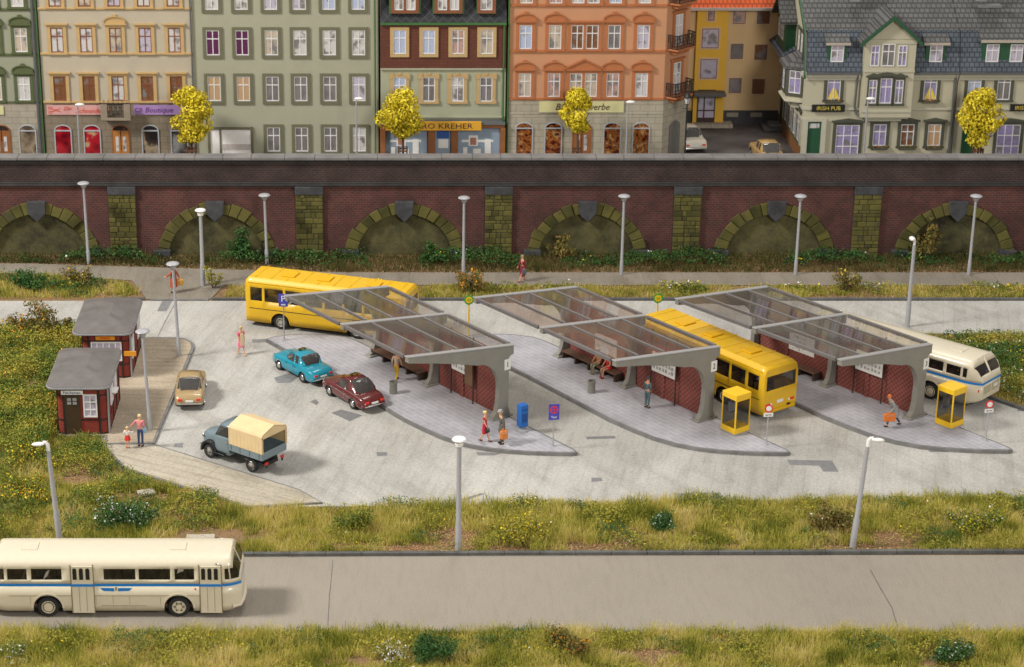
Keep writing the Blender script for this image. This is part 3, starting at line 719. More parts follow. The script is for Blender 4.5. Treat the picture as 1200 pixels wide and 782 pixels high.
def chstring(z,m,h=.14,d=.1):
    mb=MB(); mb.bx(-w,w,-d,0,z-h/2,z+h/2)
    mb.prism([(w,-d),(w+CH+d,CH-.04),(w+CH,CH),(w,0)],z-h/2,z+h/2); mb.build('cornice',m,t)
for z in (Z(116),Z(60),Z(6.3)): chstring(z,mEt)
chstring(Z(133),mEs,.07,.08)
sg=MB().bx(FY(631.7,125,YF)[0]-cx,FY(730.7,125,YF)[0]-cx,-.14,-.05,Z(131.3),Z(118.6)).build('shop_sign',mat('sign_lemon',(.62,.58,.30),.6,var=.03),t)
text('Baeckergewerbe'.replace('ae','ä'),.62,M_dkt,sg,(FY(682,125,YF)[0]-cx,-.15,Z(125)),shear=.3,sx=.9)
cw=CH*math.sqrt(2)
win_meshes('b4d',.8,2.1,'flat',mEt,M_sash_w)
for z in (Z(116)+.1,Z(60)+.1,Z(6.3)+.1):
    place_window(t,'b4d',(w+CH/2,CH/2,z),'white',rz=PI/4)
    e=MB(); e.prism([(-.9,-.75),(.9,-.75),(1.05,0),(-1.05,0)],-.1,.05); e.prism([(-.7,-.45),(.7,-.45),(.8,0),(-.8,0)],-.35,-.1); b=e.build('balcony',mEt,t,bevel=.02,seg=1)
    b.location=(w+CH/2,CH/2,z-.02); b.rotation_euler=(0,0,PI/4)
    railing(-.9,.9,-.72,.05,.95,b)
    for s in (-1,1):
        r=railing(0,.68,0,.05,.95,b); r.location=(s*.93,-.70,0); r.rotation_euler=(0,0,PI/2-s*0.12)
dm=MB(); n=8
pts=[(-.55,0)]+[(-.55*math.cos(PI*i/n),2.1+.4*math.sin(PI*i/n)) for i in range(n+1)]+[(.55,0)]
dm.prism(pts,-.06,-.02,'y'); d=dm.build('door',mat('door_grey',(.17,.165,.15),.6,var=.1),t); d.location=(w+CH/2+.02,CH/2-.05,0); d.rotation_euler=(0,0,PI/4)
roof_box(t,w,ztp,MR_slate); downpipe(t,-w+.02,0,ztp,M_greenpipe,r=.06)
# --- B5 yellow block behind the courtyard
Y5=143.0; Z5=lambda py:FY(850,py,Y5)[1]-ZS+.04
mF=render_wall('render_straw',(.64,.45,.23)); mFs=render_wall('render_mustard',(.74,.43,.05))
x0=13.0; x1=30.0; cx=(x0+x1)/2; w=(x1-x0)/2
t=thing('apartment_block','straw yellow block with mustard stair bay and orange tiled roof behind the courtyard','house',(cx,Y5,ZS-.04))
ze=Z5(9); MB().bx(-w,w,0,9,1.0,ze).build('wall',mF,t); MB().bx(-w-.01,w+.01,-.04,9,0,1.0).build('plinth',mat('plinth_dark',(.045,.045,.048),.8,var=.2),t)
X5=lambda px,py=90:FY(px,py,Y5)[0]-cx
MB().bx(X5(813),X5(849),-.35,0,.0,ze-.003).build('stair_bay',mFs,t)
mb=MB(); mb.prism([(-.6,ze),(-.6,ze+.12),(4.6,ze+4.4),(9.8,ze+.12),(9.8,ze)],-w-.2,w+.2,'x'); mb.build('roof',brick_mat('roof_tiles_orange',(.80,.15,.035),(.74,.13,.03),(.45,.07,.02),.3,.5,'xz',.05,bstr=.5),t)
MB().bx(-w-.2,w+.2,-.72,-.58,ze-.06,ze+.12).build('gutter',mat('gutter_light',(.5,.45,.4),.6,var=.05),t)
mFt=mat('trim_straw',(.62,.47,.27),.7,var=.04)
for k,(ww,hh) in dict(y1=(.85,1.05),y2=(1.15,1.35),y3=(.45,.75)).items():
    mb=MB(); mb.bx(-ww/2-.1,ww/2+.1,-.03,0,-.1,hh+.1); me=mb.mesh('window_'+k,mFt)
    pn=MB().bx(-ww/2,ww/2,-.045,-.03,0,hh).mesh('pane_'+k,CUR['brown']); 
    sb=MB(); sb.bx(-ww/2,-ww/2+.05,-.06,-.03,0,hh); sb.bx(ww/2-.05,ww/2,-.06,-.03,0,hh); sb.bx(-ww/2+.05,ww/2-.05,-.058,-.03,0,.05); sb.bx(-ww/2+.05,ww/2-.05,-.058,-.03,hh-.05,hh)
    WM[k]=(me,sb.mesh('sash_'+k,M_sash_b),pn,None)
def yw(k,px,py,cur,y=0): place_window(t,k,(X5(px,py),y,Z5(py)),cur)
for px,py,c in ((800,27,'brown'),(866,28,'red'),(894,28,'brown'),(799,68,'purple'),(863,69,'dark'),(891,70,'brown'),(797,108,'purple'),(861,109,'dark'),(888,110,'brown'),(925,28,'red'),(925,69,'dark'),(760,28,'dark'),(760,69,'dark')): yw('y1',px,py,c)
yw('y3',832.5,23,'red',-.35); yw('y2',831,55,'lilac',-.35); yw('y2',829,90.5,'lilac',-.35)
mb=MB(); xa,xb=X5(816,125),X5(837,125); mb.bx(xa,xb,-.42,-.35,.25,2.55); d=mb.build('door',mat('door_dark_brown',(.045,.018,.012),.5,var=.1),t)
mb=MB(); mid=(xa+xb)/2
for a,b_ in ((xa+.08,xa+.42),(xa+.52,xb-.08)):
    mb.bx(a,b_,-.44,-.42,1.15,2.45); mb.bx(a,b_,-.44,-.42,.6,1.05)
mb.build('door_glass',CUR['lilac'],d)
MB().bx(X5(811,107),X5(848,107),-1.3,-.35,Z5(108.5),Z5(104.5)).build('door_canopy',mat('canopy_grey',(.10,.095,.09),.7,var=.1),t,bevel=.03)
mb=MB()
for px in (858,886): mb.bx(X5(px,138)-.4,X5(px,138)+.4,-.07,-.03,.55,.85)
mb.build('cellar_window',mat('cellar_frame',(.25,.22,.17),.7,var=.05),t)
# --- B6 pub and B7 slate roofed house
mG=render_wall('render_celadon',(.47,.44,.32)); mGt=mat('trim_dark_olive',(.07,.072,.05),.6,var=.08); mGg=mat('bottle_green',(.012,.075,.03),.5,var=.1)
mGc=mat('cornice_pale',(.47,.45,.35),.7,var=.05)
def slate_house(label,pl,pr,left_gable,cat='house'):
    x0=FY(pl,100,YF)[0]; x1=FY(pr,100,YF)[0]; cx=(x0+x1)/2; w=(x1-x0)/2
    t=thing('pub_house' if left_gable else 'town_house',label,cat,(cx,YF,ZS-.04))
    ze=Z(85); zb=Z(38); zr=zb+2.6; D=9.5
    MB().bx(-w,w,0,D,0,ze).build('wall',mG,t)
    mb=MB(); mb.prism([(-.3,ze),(-.3,ze+.08),(.55,zb),(.75,zb+.03),(.9,zb-.2),(.2,ze)],-w,w,'x'); mb.build('lower_roof',MR_slate,t)
    mb=MB(); mb.prism([(.56,zb+.02),(4.7,zr),(D-.5,zb),(D-.9,zb-.15),(4.7,zr-.2),(.75,zb-.15)],-w-.1,w,'x'); mb.build('upper_roof',MR_slate2,t)
    MB().prism([(.1,ze),(.7,zb-.1),(4.7,zr-.2),(D-.7,zb-.1),(D-.1,ze)],-w+.02,w-.02,'x').build('gable_wall',mG,t)
    mb=MB(); mb.bx(-w,w,-.42,-.3,ze-.05,ze+.08); mb.build('gutter',M_pipe,t)
    mb=MB(); mb.bx(-w,w,-.2,0,ze-.32,ze-.02); mb.bx(-w,w,-.12,0,ze-.5,ze-.323); mb.bx(-w,w,-.1,0,Z(129),Z(126)); mb.build('cornice',mGc,t,bevel=.02,seg=1)
    mb=MB(); z=ze
    return t,cx,w,ze,zb,zr,D
win_meshes('p1',.85,1.75,'pubarch',mGt,M_sash_w); win_meshes('p1b',.85,1.75,'flat',mGt,M_sash_w)
win_meshes('pd',.82,1.15,'none',mGg,M_sash_w); win_meshes('pa',.55,1.35,'none',mGc,M_sash_w); win_meshes('pa2',.82,1.45,'none',mGc,M_sash_w)
win_meshes('pg',.85,1.45,'pubarch',mGt,M_sash_w); win_meshes('pb',1.5,2.15,'pubarch',mGt,M_sash_w,grid=(3,3))
win_meshes('pb3',.52,1.55,'pubarch',mGt,M_sash_w,t=.09); win_meshes('pb4',.76,1.65,'pubarch',mGt,M_sash_w,t=.09)
def flowerbox(t,x,z,w=1.0,y=-.2):
    mb=MB(); mb.bx(x-w/2,x+w/2,y-.12,y+.05,z-.12,z); o=mb.build('flower_box',mGt,t)
    mb=MB()
    for i in range(60):
        p=(x+random.uniform(-w/2,w/2),y+random.uniform(-.12,.05),z+random.uniform(0,.14)); s=.05
        mb.box(*p,s,s*.4,s,random.random()*3,m=random.choice([0,0,0,1,2]),rx=random.random()*3)
    mb.build('flowers',[mat('leaf_green',(.05,.12,.02),.7,var=.2),mat('petal_red',(.45,.04,.03),.6,var=0),mat('petal_orange',(.7,.3,.04),.6,var=0)],o)
def dormer(t,cx,px0,px1,wins,zb0,zt0,k='pd'):
    xa,xb=FY(px0,70,YF)[0]-cx,FY(px1,70,YF)[0]-cx
    d=MB().bx(xa,xb,-.05,1.2,zb0-.15,zt0).build('dormer',mGg,t)
    MB().prism([(-.28,zt0-.02),(-.28,zt0+.1),(.9,zt0+.75),(1.4,zt0+.75),(1.4,zt0-.02)],xa-.2,xb+.2,'x').build('dormer_roof',MR_slate2,d)
    MB().bx(xa-.2,xb+.2,-.33,-.26,zt0-.06,zt0+.1).build('fascia',mat('fascia_pale',(.42,.36,.3),.7,var=.05),d)
    for px in wins:
        x=FY(px,70,YF)[0]-cx; place_window(t,k,(x,-.05,zb0),'lilac')
t,cx,w,ze,zb,zr,D=slate_house('celadon pub with gold lettered black sign, green door and steep central gable',944,1121.5,True,'pub')
FXp=lambda px,py=100:FY(px,py,YF)[0]-cx
place_window(t,'p1b',(FXp(977,104),0,Z(117)),'pub'); place_window(t,'p1b',(FXp(1090,104),0,Z(117)),'pub')
for px in (977,1090): flowerbox(t,FXp(px,118),Z(117.5))
mbx=MB()
for px in (977,1090):
    x=FXp(px,110)
    for s in (-1,1): mbx.prism([(x+s*.03,Z(117)+.08),(x+s*.36,Z(117)+.08),(x+s*.05,Z(117)+.85)],-.03,-.024,'y')
mbx.build('yellow_curtain',mat('curtain_yellow',(.75,.55,.06),.6,var=.1),t)
dormer(t,cx,969.5,991,[980.5],Z(72.5),Z(51)); dormer(t,cx,1084,1107,[1096],Z(72.5),Z(51))
# central bay
xa,xb=FXp(1008.5),FXp(1067.5); z0=Z(135); z1=Z(44); zp=Z(18); bm=(xa+xb)/2
b=MB().bx(xa,xb,-.6,0,z0,z1+.02).prism([(xa,z1),(xb,z1),(bm,zp)],-.6,.6,'y').build('bay',mG,t)
MB().bx(xa+.12,xb-.12,-.45,0,z0-.15,z0).bx(xa+.5,xb-.5,-.3,0,z0-.35,z0-.152).build('bay_base',mGc,b,bevel=.03,seg=1)
mb=MB(); ov=.35
for s,xe in ((-1,xa),(1,xb)):
    dx=xe-bm; dz=z1-zp
    q=[(bm,zp+.02),(xe+s*ov,z1+dz*ov/abs(dx)+.02),(xe+s*ov,z1+dz*ov/abs(dx)+.2),(bm,zp+.22)]
    mb.prism(q,-.9,4.2,'y')
mb.build('bay_roof',MR_slate2,b)
mb=MB()
for s,xe in ((-1,xa),(1,xb)):
    dx=xe-bm; dz=z1-zp
    mb.prism([(bm,zp-.12),(xe+s*ov,z1+dz*ov/abs(dx)-.12),(xe+s*ov,z1+dz*ov/abs(dx)+.14),(bm,zp+.16)],-.98,-.9,'y')
mb.build('bargeboard',mGg,b)
mb=MB(); mb.bx(xa-.02,xb+.02,-.66,-.6,Z(49),Z(47)); mb.bx(xa-.02,xb+.02,-.66,-.6,Z(82),Z(80)); mb.bx(xa,xb,-.66,-.6,Z(129),Z(127)); mb.build('cornice',mGc,b)
for px,k,c in ((1023,'pa','pub'),(1038.5,'pa2','dark'),(1055,'pa','pub')): place_window(t,k,(FXp(px,63),-.61,Z(75)),c)
for px,k in ((1020.3,'pb3'),(1035.5,'pb4'),(1051,'pb3')): place_window(t,k,(FXp(px,104),-.6,Z(118.5)),'pub')
place_window(t,'pb',(FXp(992.5,165),0,.28),'pub')
for px,c in ((1030.5,'pub'),(1063,'brown'),(1094.5,'orange')): place_window(t,'pg',(FXp(px,158),0,Z(171)),c); flowerbox(t,FXp(px,172),Z(172))
mb=MB(); xd0,xd1=FXp(945,165),FXp(961,165); mb.bx(xd0,xd1,-.05,.0,0,Z(142)); d=mb.build('door',mGg,t)
mb=MB(); mb.bx(xd0+.12,xd1-.3,-.07,-.05,Z(150),Z(144.5)); mb.bx(xd1-.27,xd1-.12,-.07,-.05,Z(150),Z(144.5)); mb.build('door_glass',CUR['white'],d)
mb=MB(); mb.bx(xd0-.35,xd0,-.18,0,0,Z(139)); mb.bx(xd1,xd1+.3,-.18,0,0,Z(139)); mb.bx(xd0,xd1,-.18,0,Z(142),Z(139)); mb.build('door_surround',mGc,t)
sg=MB().bx(FXp(951,126),FXp(989.5,126),-.22,-.1,Z(130.5),Z(122)).build('shop_sign',mat('sign_black',(.012,.011,.01),.4,var=0),t,bevel=.02,seg=1)
M_gold=mat('lettering_gold',(.62,.50,.08),.5,var=0)
text('IRISH PUB',.36,M_gold,sg,(FXp(970.3,126),-.23,Z(126.3)),sx=1.0)
mb=MB(); mb.tube([(FXp(1004),-.15,ze-.1),(FXp(1003),-.15,Z(125)),(FXp(1006),-.2,Z(133)),(FXp(1014),-.5,Z(136.5))],.07,8); mb.build('downpipe',M_pipe,t)
downpipe(t,w-.15,0,ze,M_pipe,r=.09)
ch=MB().bx(FXp(1003,5),FXp(1014,5),1.6,2.5,Z(9),Z(-25)).build('chimney',mat('chimney_grey',(.22,.225,.23),.8,var=.1),t,bevel=.03)
# side facing the courtyard
sx_=-w
side=MB(); side.bx(sx_-.06,sx_,0,D,0,.9); side.build('side_plinth',mat('plinth_brown',(.20,.085,.025),.7,var=.15),t)
mb=MB()
for y in (.5,2.0,3.5,5.2,7.0,8.6): mb.bx(sx_-.1,sx_,y-.07,y+.07,.9,Z(140))
mb.bx(sx_-.12,sx_,0,D,Z(141),Z(138)); mb.bx(sx_-.18,sx_,0,D,ze-.35,ze-.05); mb.bx(sx_-.12,sx_,0,D,Z(129),Z(126)); mb.build('side_cornice',mGc,t)
win_meshes('ps',.9,1.9,'pubarch',mGt,M_sash_w); win_meshes('ps2',.8,1.5,'box',mGt,M_sash_w)
for y in (1.2,2.7,4.3,6.1): place_window(t,'ps',(sx_,y,1.05),'dark',rz=-PI/2)
MB().bx(sx_-.08,sx_,7.3,8.3,.2,2.5).build('side_door',mat('door_dark_olive',(.03,.035,.015),.6,var=.1),t)
for y in (4.6,6.0,7.6): place_window(t,'ps2',(sx_,y,Z(118)),'dark',rz=-PI/2); 
flowerbox(t,sx_-.1,Z(119)) if False else None
for k in range(3): pass
mb=MB(); mb.bx(sx_-1.3,sx_-.06,6.9,8.7,0,.2); mb.bx(sx_-.9,sx_-.06,7.1,8.5,.2,.42); mb.build('doorstep',mat('step_stone',(.10,.10,.10),.8,var=.2),t,bevel=.02)
# corner oriel
oy0,oy1=1.3,3.4; oz0,oz1=Z(122),Z(86)
o=MB().prism([(sx_,oy0-.5),(sx_-.95,oy0),(sx_-.95,oy1),(sx_,oy1+.5)],oz0,oz1).build('oriel',mG,t)
MB().prism([(sx_,oy0-.6),(sx_-1.1,oy0-.1),(sx_-1.1,oy1+.1),(sx_,oy1+.6)],oz0-.15,oz0).prism([(sx_,oy0-.2),(sx_-.6,oy0+.2),(sx_-.6,oy1-.2),(sx_,oy1+.2)],oz0-.6,oz0-.15).build('oriel_base',mGc,o,bevel=.03,seg=1)
mb=MB(); n=4; q=[(sx_,oy0-.7),(sx_-1.2,oy0-.1),(sx_-1.2,oy1+.1),(sx_,oy1+.7)]
vs=[(x,y,oz1) for x,y in q]+[(x,y,oz1+.12) for x,y in q]+[(sx_,(oy0+oy1)/2-.5,oz1+.9),(sx_,(oy0+oy1)/2+.5,oz1+.9)]
mb.add(vs,[(0,1,2,3),(0,4,5,1),(1,5,6,2),(2,6,7,3),(4,8,5),(5,8,9,6),(6,9,7)]); mb.build('oriel_roof',MR_slate2,o)
place_window(t,'ps2',(sx_-.49,oy0-.26,oz0+.45),'pub',rz=-math.atan2(.5,.95)); place_window(t,'ps2',(sx_-.95,(oy0+oy1)/2,oz0+.45),'pub',rz=-PI/2)
# bargeboard and attic windows of the side gable
mb=MB()
pf=[(-.35,ze-.02),(.5,zb),(4.7,zr+.05),(D-.4,zb),(D+.3,ze)]
for (a,b_),(c,d_) in zip(pf,pf[1:]): mb.prism([(a,b_-.05),(c,d_-.05),(c,d_-.32),(a,b_-.32)],sx_-.22,sx_-.1,'x')
mb.build('bargeboard',mGg,t)
for y in (1.9,3.0): place_window(t,'ps2',(sx_,y,ze+.6),'cream',rz=-PI/2)
# side cross gable projecting over the courtyard
gy0,gy1=4.6,7.6; 
g=MB().bx(sx_-.7,sx_+1,gy0,gy1,ze+.3,ze+2.3).build('side_dormer',mGg,t)
for y in (5.5,6.7): place_window(t,'pd',(sx_-.7,y,ze+.9),'cream',rz=-PI/2)
gm=(gy0+gy1)/2; mb=MB()
for s,ye in ((-1,gy0),(1,gy1)):
    q=[(ye+s*.35,ze+2.15),(gm,ze+3.6),(gm,ze+3.8),(ye+s*.35,ze+2.35)]
    mb.prism(q,sx_-1.1,sx_+3,'x')
mb.prism([(gy0,ze+2.25),(gy1,ze+2.25),(gm,ze+3.6)],sx_-.7,sx_+1,'x')
mb.build('side_dormer_roof',MR_slate2,g)
mb=MB(); mb.prism([(sx_-1.0,ze-.02),(sx_-.95,ze+.1),(sx_+.1,ze+.75),(sx_+.1,ze-.02)],3.9,D,'y'); mb.build('side_eaves',MR_slate,t)
# B7
t,cx,w,ze,zb,zr,D=slate_house('slate roofed celadon house with long green dormer and dark green door',1122.5,1400,False)
FXq=lambda px,py=100:FY(px,py,YF)[0]-cx
dormer(t,cx,1150,1202,[1162,1190],Z(72.5),Z(48)); dormer(t,cx,1290,1340,[1302,1328],Z(72.5),Z(48))
for px in (1141.5,1176,1235,1269,1303): place_window(t,'p1b',(FXq(px,104),0,Z(117)),'blue' if px<1150 else 'dark')
sg=MB().bx(FXq(1183,126),FXq(1222,126),-.22,-.1,Z(129.5),Z(121.5)).build('shop_sign',MATS['sign_black'],t,bevel=.02,seg=1)
text('IRISH PUB',.36,M_gold,sg,(FXq(1202.3,126),-.23,Z(125.8)))
place_window(t,'pb',(FXq(1181,165),0,.3),'pub'); flowerbox(t,FXq(1181,180),.25,1.4); place_window(t,'pb',(FXq(1260,165),0,.3),'pub')
d=MB().bx(FXq(1126.5,165),FXq(1140,165),-.05,0,0,Z(150)).build('door',mGg,t)
ch=MB().bx(FXq(1152,5),FXq(1163,5),1.5,2.3,Z(8),Z(-25)).build('chimney',MATS['chimney_grey'],t,bevel=.03)
MB().bx(FXq(1151,8),FXq(1179,8),.95,1.6,Z(13),Z(10.5)).build('roof_step',M_steel,t)
# ------------------------------------------------------------------ yellow street trees
M_leafy=island_mat('leaf_yellow',[(0,(.36,.27,.012)),(.35,(.60,.47,.02)),(.75,(.78,.64,.03)),(1,(.88,.76,.08))],.6,2.0,.35,spec=.3)
M_bark=mat('bark',(.10,.055,.03),.9,var=.25,scale=5,bmp=.4)
def leaf_cloud(centers,n,size,flat=.0,rng=None,inner=.55):
    "leaves as small bent quads over clumps (cx,cy,cz,rx,ry,rz)"
    rng=rng or RNG
    V=[];F=[]
    cs=np.array(centers,float); vol=cs[:,3]*cs[:,4]+.01; k=rng.choice(len(cs),n,p=vol/vol.sum())
    d=rng.normal(size=(n,3)); d/=np.linalg.norm(d,axis=1)[:,None]
    r=inner+(1-inner)*rng.random(n)**.6
    P=cs[k,:3]+d*cs[k,3:6]*r[:,None]
    nr=d+rng.normal(size=(n,3))*.6; nr[:,2]+=flat; nr/=np.linalg.norm(nr,axis=1)[:,None]
    a=np.cross(nr,rng.normal(size=(n,3))); a/=np.linalg.norm(a,axis=1)[:,None]; b=np.cross(nr,a)
    s=size*(.6+.8*rng.random(n))[:,None]
    V=np.stack([P-a*s,P-b*s*.55+nr*s*.18,P+a*s,P+b*s*.55+nr*s*.18],1).reshape(-1,3)
    F=np.arange(4*n).reshape(-1,4)
    return V,F
def np_mesh(name,V,F,mats,mi=None):
    me=bpy.data.meshes.new(name); n=len(V); m=len(F); k=F.shape[1]
    me.vertices.add(n); me.vertices.foreach_set('co',np.ascontiguousarray(V,dtype=np.float32).ravel())
    me.loops.add(m*k); me.loops.foreach_set('vertex_index',np.ascontiguousarray(F,dtype=np.int32).ravel())
    me.polygons.add(m); me.polygons.foreach_set('loop_start',np.arange(0,m*k,k,dtype=np.int32))
    try: me.polygons.foreach_set('loop_total',np.full(m,k,dtype=np.int32))
    except Exception: pass
    for x in (mats if isinstance(mats,list) else [mats]): me.materials.append(x)
    if mi is not None: me.polygons.foreach_set('material_index',mi.astype(np.int32))
    me.update(calc_edges=True); me.validate(); return me
def np_obj(name,V,F,mats,parent=None,mi=None):
    o=bpy.data.objects.new(name,np_mesh(name,V,F,mats,mi)); C.objects.link(o)
    if parent: o.parent=parent
    return o
def ytree(px,label,shape,ybot,ytop,seed):
    Y=131.6; x,_=FY(px,160,Y); zc0=FY(px,ybot,Y)[1]; zc1=FY(px,ytop,Y)[1]; hw=shape
    rng=np.random.default_rng(seed); H=zc1-zc0
    t=thing('street_tree',label,'tree',(x,Y,4.6),group='yellow trees along the parapet'); z0=zc0-4.6
    cs=[]
    for i in range(22):
        f=rng.random(); rr=hw*math.sqrt(max(.12,1-(max(0,(f-.38))/.62)**2))*(.62+.5*min(1,f/.35)) ; a=rng.random()*6.28; q=rr*.62*math.sqrt(rng.random())
        s=hw*rng.uniform(.32,.50); cs.append((q*math.cos(a),q*math.sin(a),z0+.15+f*(H-.45),s,s,s*.8))
    V,F=leaf_cloud(cs,5800,.098,rng=rng,inner=.55)
    np_obj('crown',V,F,M_leafy,t)
    mb=MB(); mb.tube([(0,0,0),(.02,0,z0*.5),(0,0,z0+.1)],[.10,.08,.07],8)
    for i in range(9):
        a=i*2.4; mb.tube([(0,0,z0-.25),(.22*math.cos(a),.22*math.sin(a),z0+.12),(hw*.6*math.cos(a),hw*.6*math.sin(a),z0+.3+H*.35*rng.random())],[.05,.04,.015],6)
    mb.build('trunk',M_bark,t)
    g=MB()
    for sx in (-.26,.26):
        for sy in (-.26,.26): g.bx(sx-.05,sx+.05,sy-.05,sy+.05,0,1.45)
    for z in (1.25,.75):
        g.bx(-.29,.29,-.32,-.27,z,z+.1); g.bx(-.29,.29,.27,.32,z,z+.1); g.bx(-.32,-.27,-.27,.27,z,z+.1); g.bx(.27,.32,-.27,.27,z,z+.1)
    o=g.build('tree_guard',mat('guard_brown',(.13,.055,.025),.7,var=.15)); o.location=(x,Y,4.6)
    tag(o,label.replace('yellow','',1).strip().split(' in front')[0] and 'brown post guard around the trunk of the tree'+(' in front'+label.split(' in front')[1] if ' in front' in label else ''),'tree guard','guards round the street trees')
ytree(224,'tall yellow tree in front of the purple shop sign',1.5,166,100,1)
ytree(472,'flat domed yellow tree in front of the timber shopfront',1.65,156,106,2)
ytree(677,'pointed small yellow tree in front of the apricot house',1.28,152,104,3)
ytree(1147.5,'round yellow tree in front of the slate roofed house',1.6,168,105,4)
# ------------------------------------------------------------------ bus shelters
M_conc=mat('shelter_concrete',(.235,.225,.195),.7,var=.08,scale=1.2,bmp=.08)
M_cap=mat('shelter_cap',(.30,.29,.28),.6,var=.05)
M_rail=mat('rail_dark',(.14,.125,.12),.5,var=.1)
M_cglass=glass_mat('canopy_glass',(.87,.85,.83),.25,.05,opac=.07,opc=(.50,.46,.42))
M_sbrick=brick_mat('shelter_brick',(.20,.042,.03),(.16,.034,.025),(.30,.14,.12),.19,.19,'yz',.012,rot=.785,offset=0,bstr=.4)
M_post=mat('post_brown',(.05,.032,.022),.6,var=.1)
M_bench=mat('bench_brown',(.12,.062,.038),.65,var=.25,scale=3)
M_benchd=mat('bench_dark',(.06,.033,.022),.7,var=.2)
def shelter(ori,deg,num,label,poster,jseed,XL=-7.1,yf=11.2):
    a=math.radians(deg); t=thing('bus_shelter',label,'bus shelter',(ori[0],ori[1],.2),a,'platform shelters')
    Ys=[0,5.65,yf]; ZR,ZL=3.8,4.68; RW=-XL-.07
    zt=lambda x: ZR+(ZL-ZR)*x/XL
    n=9
    arc=[(-2.35+1.42*math.sin(PI/2*i/n),3.30-.02-1.55*(1-math.cos(PI/2*i/n))) for i in range(n+1)]
    poly=[(XL,ZL),(XL,ZL-.27),(-5.0,4.02),(-3.4,3.60)]+arc+[(-.98,.85),(-1.10,.38),(-1.3,.16),(-1.34,0),(-.12,0),(-.2,.22),(-.28,.5),(-.30,3.25),(-.16,3.36),(0,3.38),(0,ZR)]
    for y in Ys:
        p=MB().prism(poly,y-.14 if y>1 else y-.17,y+.14,'y').build('portal_frame',M_conc,t,bevel=.02,seg=1)
        MB().prism([(XL-.04,ZL+.005),(.04,ZR+.005),(.04,ZR+.07),(XL-.04,ZL+.07)],y-.16,y+.16,'y').build('frame_cap',M_cap,p,bevel=.015,seg=1)
        MB().prism([(-1.45,0),(.0,0),(-.05,.1),(-1.38,.1)],y-.26,y+.26,'y').build('footing',M_conc,p,bevel=.02,seg=1)
    for i in range(2):
        y0,y1=Ys[i]+.22,Ys[i+1]-.22
        for k in range(4):
            xa=XL+.05+(RW*k/4); xb=XL+.05+RW*(k+1)/4
            g=MB().prism([(xa,zt(xa)+.02),(xb,zt(xb)+.02),(xb,zt(xb)+.035),(xa,zt(xa)+.035)],y0+.003,y1-.003,'y').build('roof_pane',M_cglass,t)
        for k in range(1,4):
            x=XL+.05+RW*k/4
            mb=MB(); mb.prism([(x-.045,zt(x)-.06),(x+.045,zt(x)-.066),(x+.045,zt(x)+.07),(x-.045,zt(x)+.076)],y0,y1,'y')
            r=mb.build('roof_rib',M_rail,t)
            mb=MB(); yy=y0+.05
            while yy<y1-.05: mb.bx(x-.03,x+.03,yy,yy+.05,zt(x)+.073,zt(x)+.09); yy+=.12
            mb.build('rib_clip',M_cap,r)
        for x,z in ((XL+.0,ZL),(-.0,ZR)): MB().bx(x-.07,x+.07,y0,y1,z-.10,z+.09).build('edge_rail',M_rail,t,bevel=.012,seg=1)
    # brick back wall, two bays
    for i in range(2):
        y0,y1=Ys[i]+.2,Ys[i+1]-.2
        w=MB().bx(-.58,-.42,y0,y1,0,3.3).build('brick_wall',M_sbrick,t)
        mb=MB(); mb.bx(-.66,-.58,y0+3.0,y0+3.25,0,3.28); mb.bx(-.62,-.38,y0,y1,3.303,3.38); mb.build('wall_pier',M_sbrick,w)
    for y in (2.2,4.1):
        MB().bx(-.82,-.76,y-.03,y+.03,0,3.72).build('post',M_post,t)
    b=MB().bx(-.80,-.74,2.24,4.06,1.42,2.5).build('timetable_board',M_white,t,bevel=.01,seg=1)
    mb=MB(); rr=random.Random(jseed)
    for r in range(3):
        for c in range(7):
            y=2.4+c*.235; z=1.6+r*.27; h=rr.uniform(.10,.2)
            mb.bx(-.808,-.801,y,y+rr.uniform(.1,.17),z,z+h)
    mb.build('timetable_print',mat('print_grey',(.36,.36,.36),.7,var=.2,scale=9),b)
    text('FAHRPLAN',.12,M_grey,b,(-.81,3.15,2.4),rot=(PI/2,0,-PI/2))
    if poster:
        q=MB().bx(-.62,-.585,7.05,8.85,1.05,2.05).build('poster',M_white,t)
        mb=MB()
        for k in range(16): 
            y=7.15+rr.random()*1.5; z=1.12+rr.random()*.75; mb.bx(-.63-.0005*k,-.621,y,y+rr.uniform(.05,.22),z,z+rr.uniform(.02,.12),k%3)
        mb.build('poster_print',[mat('print_lilac',(.5,.42,.5),.6,var=0),mat('print_peach',(.62,.45,.33),.6,var=0),mat('print_green',(.3,.4,.2),.6,var=0)],q)
    if num==1:
        q=MB().bx(-.86,-.805,2.2,2.85,1.0,3.0).build('board_frame',mat('frame_brown',(.16,.09,.045),.6,var=.1),t)
    s=MB().bx(-.62,-.22,-.20,-.16,2.62,3.2).build('number_sign',M_white,t,bevel=.005,seg=1)
    text(str(num),.42,M_black,s,(-.42,-.205,2.9),sx=.85)
    return t
shelter((5.25,101.95),36,1,'shelter with glass roof numbered 1, beside the blue post box',False,1,-6.68,10.95)
shelter((15.8,101.71),36,2,'shelter with glass roof numbered 2, the yellow bus beside it',True,2)
shelter((26.71,102.07),38.6,3,'shelter with glass roof numbered 3, the cream bus beside it',True,3)
def bench(ori,deg,label):
    a=math.radians(deg); t=thing('bench',label,'bench',(ori[0],ori[1],.2),a,'long slatted benches under the shelters')
    mb=MB()
    for i in range(4): mb.bx(-1.24+i*.155,-1.24+i*.155+.125,6.45,10.95,.40,.45)
    mb.build('seat',M_bench,t,bevel=.008,seg=1)
    for k in range(5):
        y=6.5+k*1.09; MB().bx(-1.20,-.66,y-.06+.02,y+.06+.02,0,.398).build('leg',M_benchd,t,bevel=.01,seg=1)
    MB().bx(-.70,-.63,6.45,10.95,0,.39).build('back_panel',M_benchd,t)
    return t
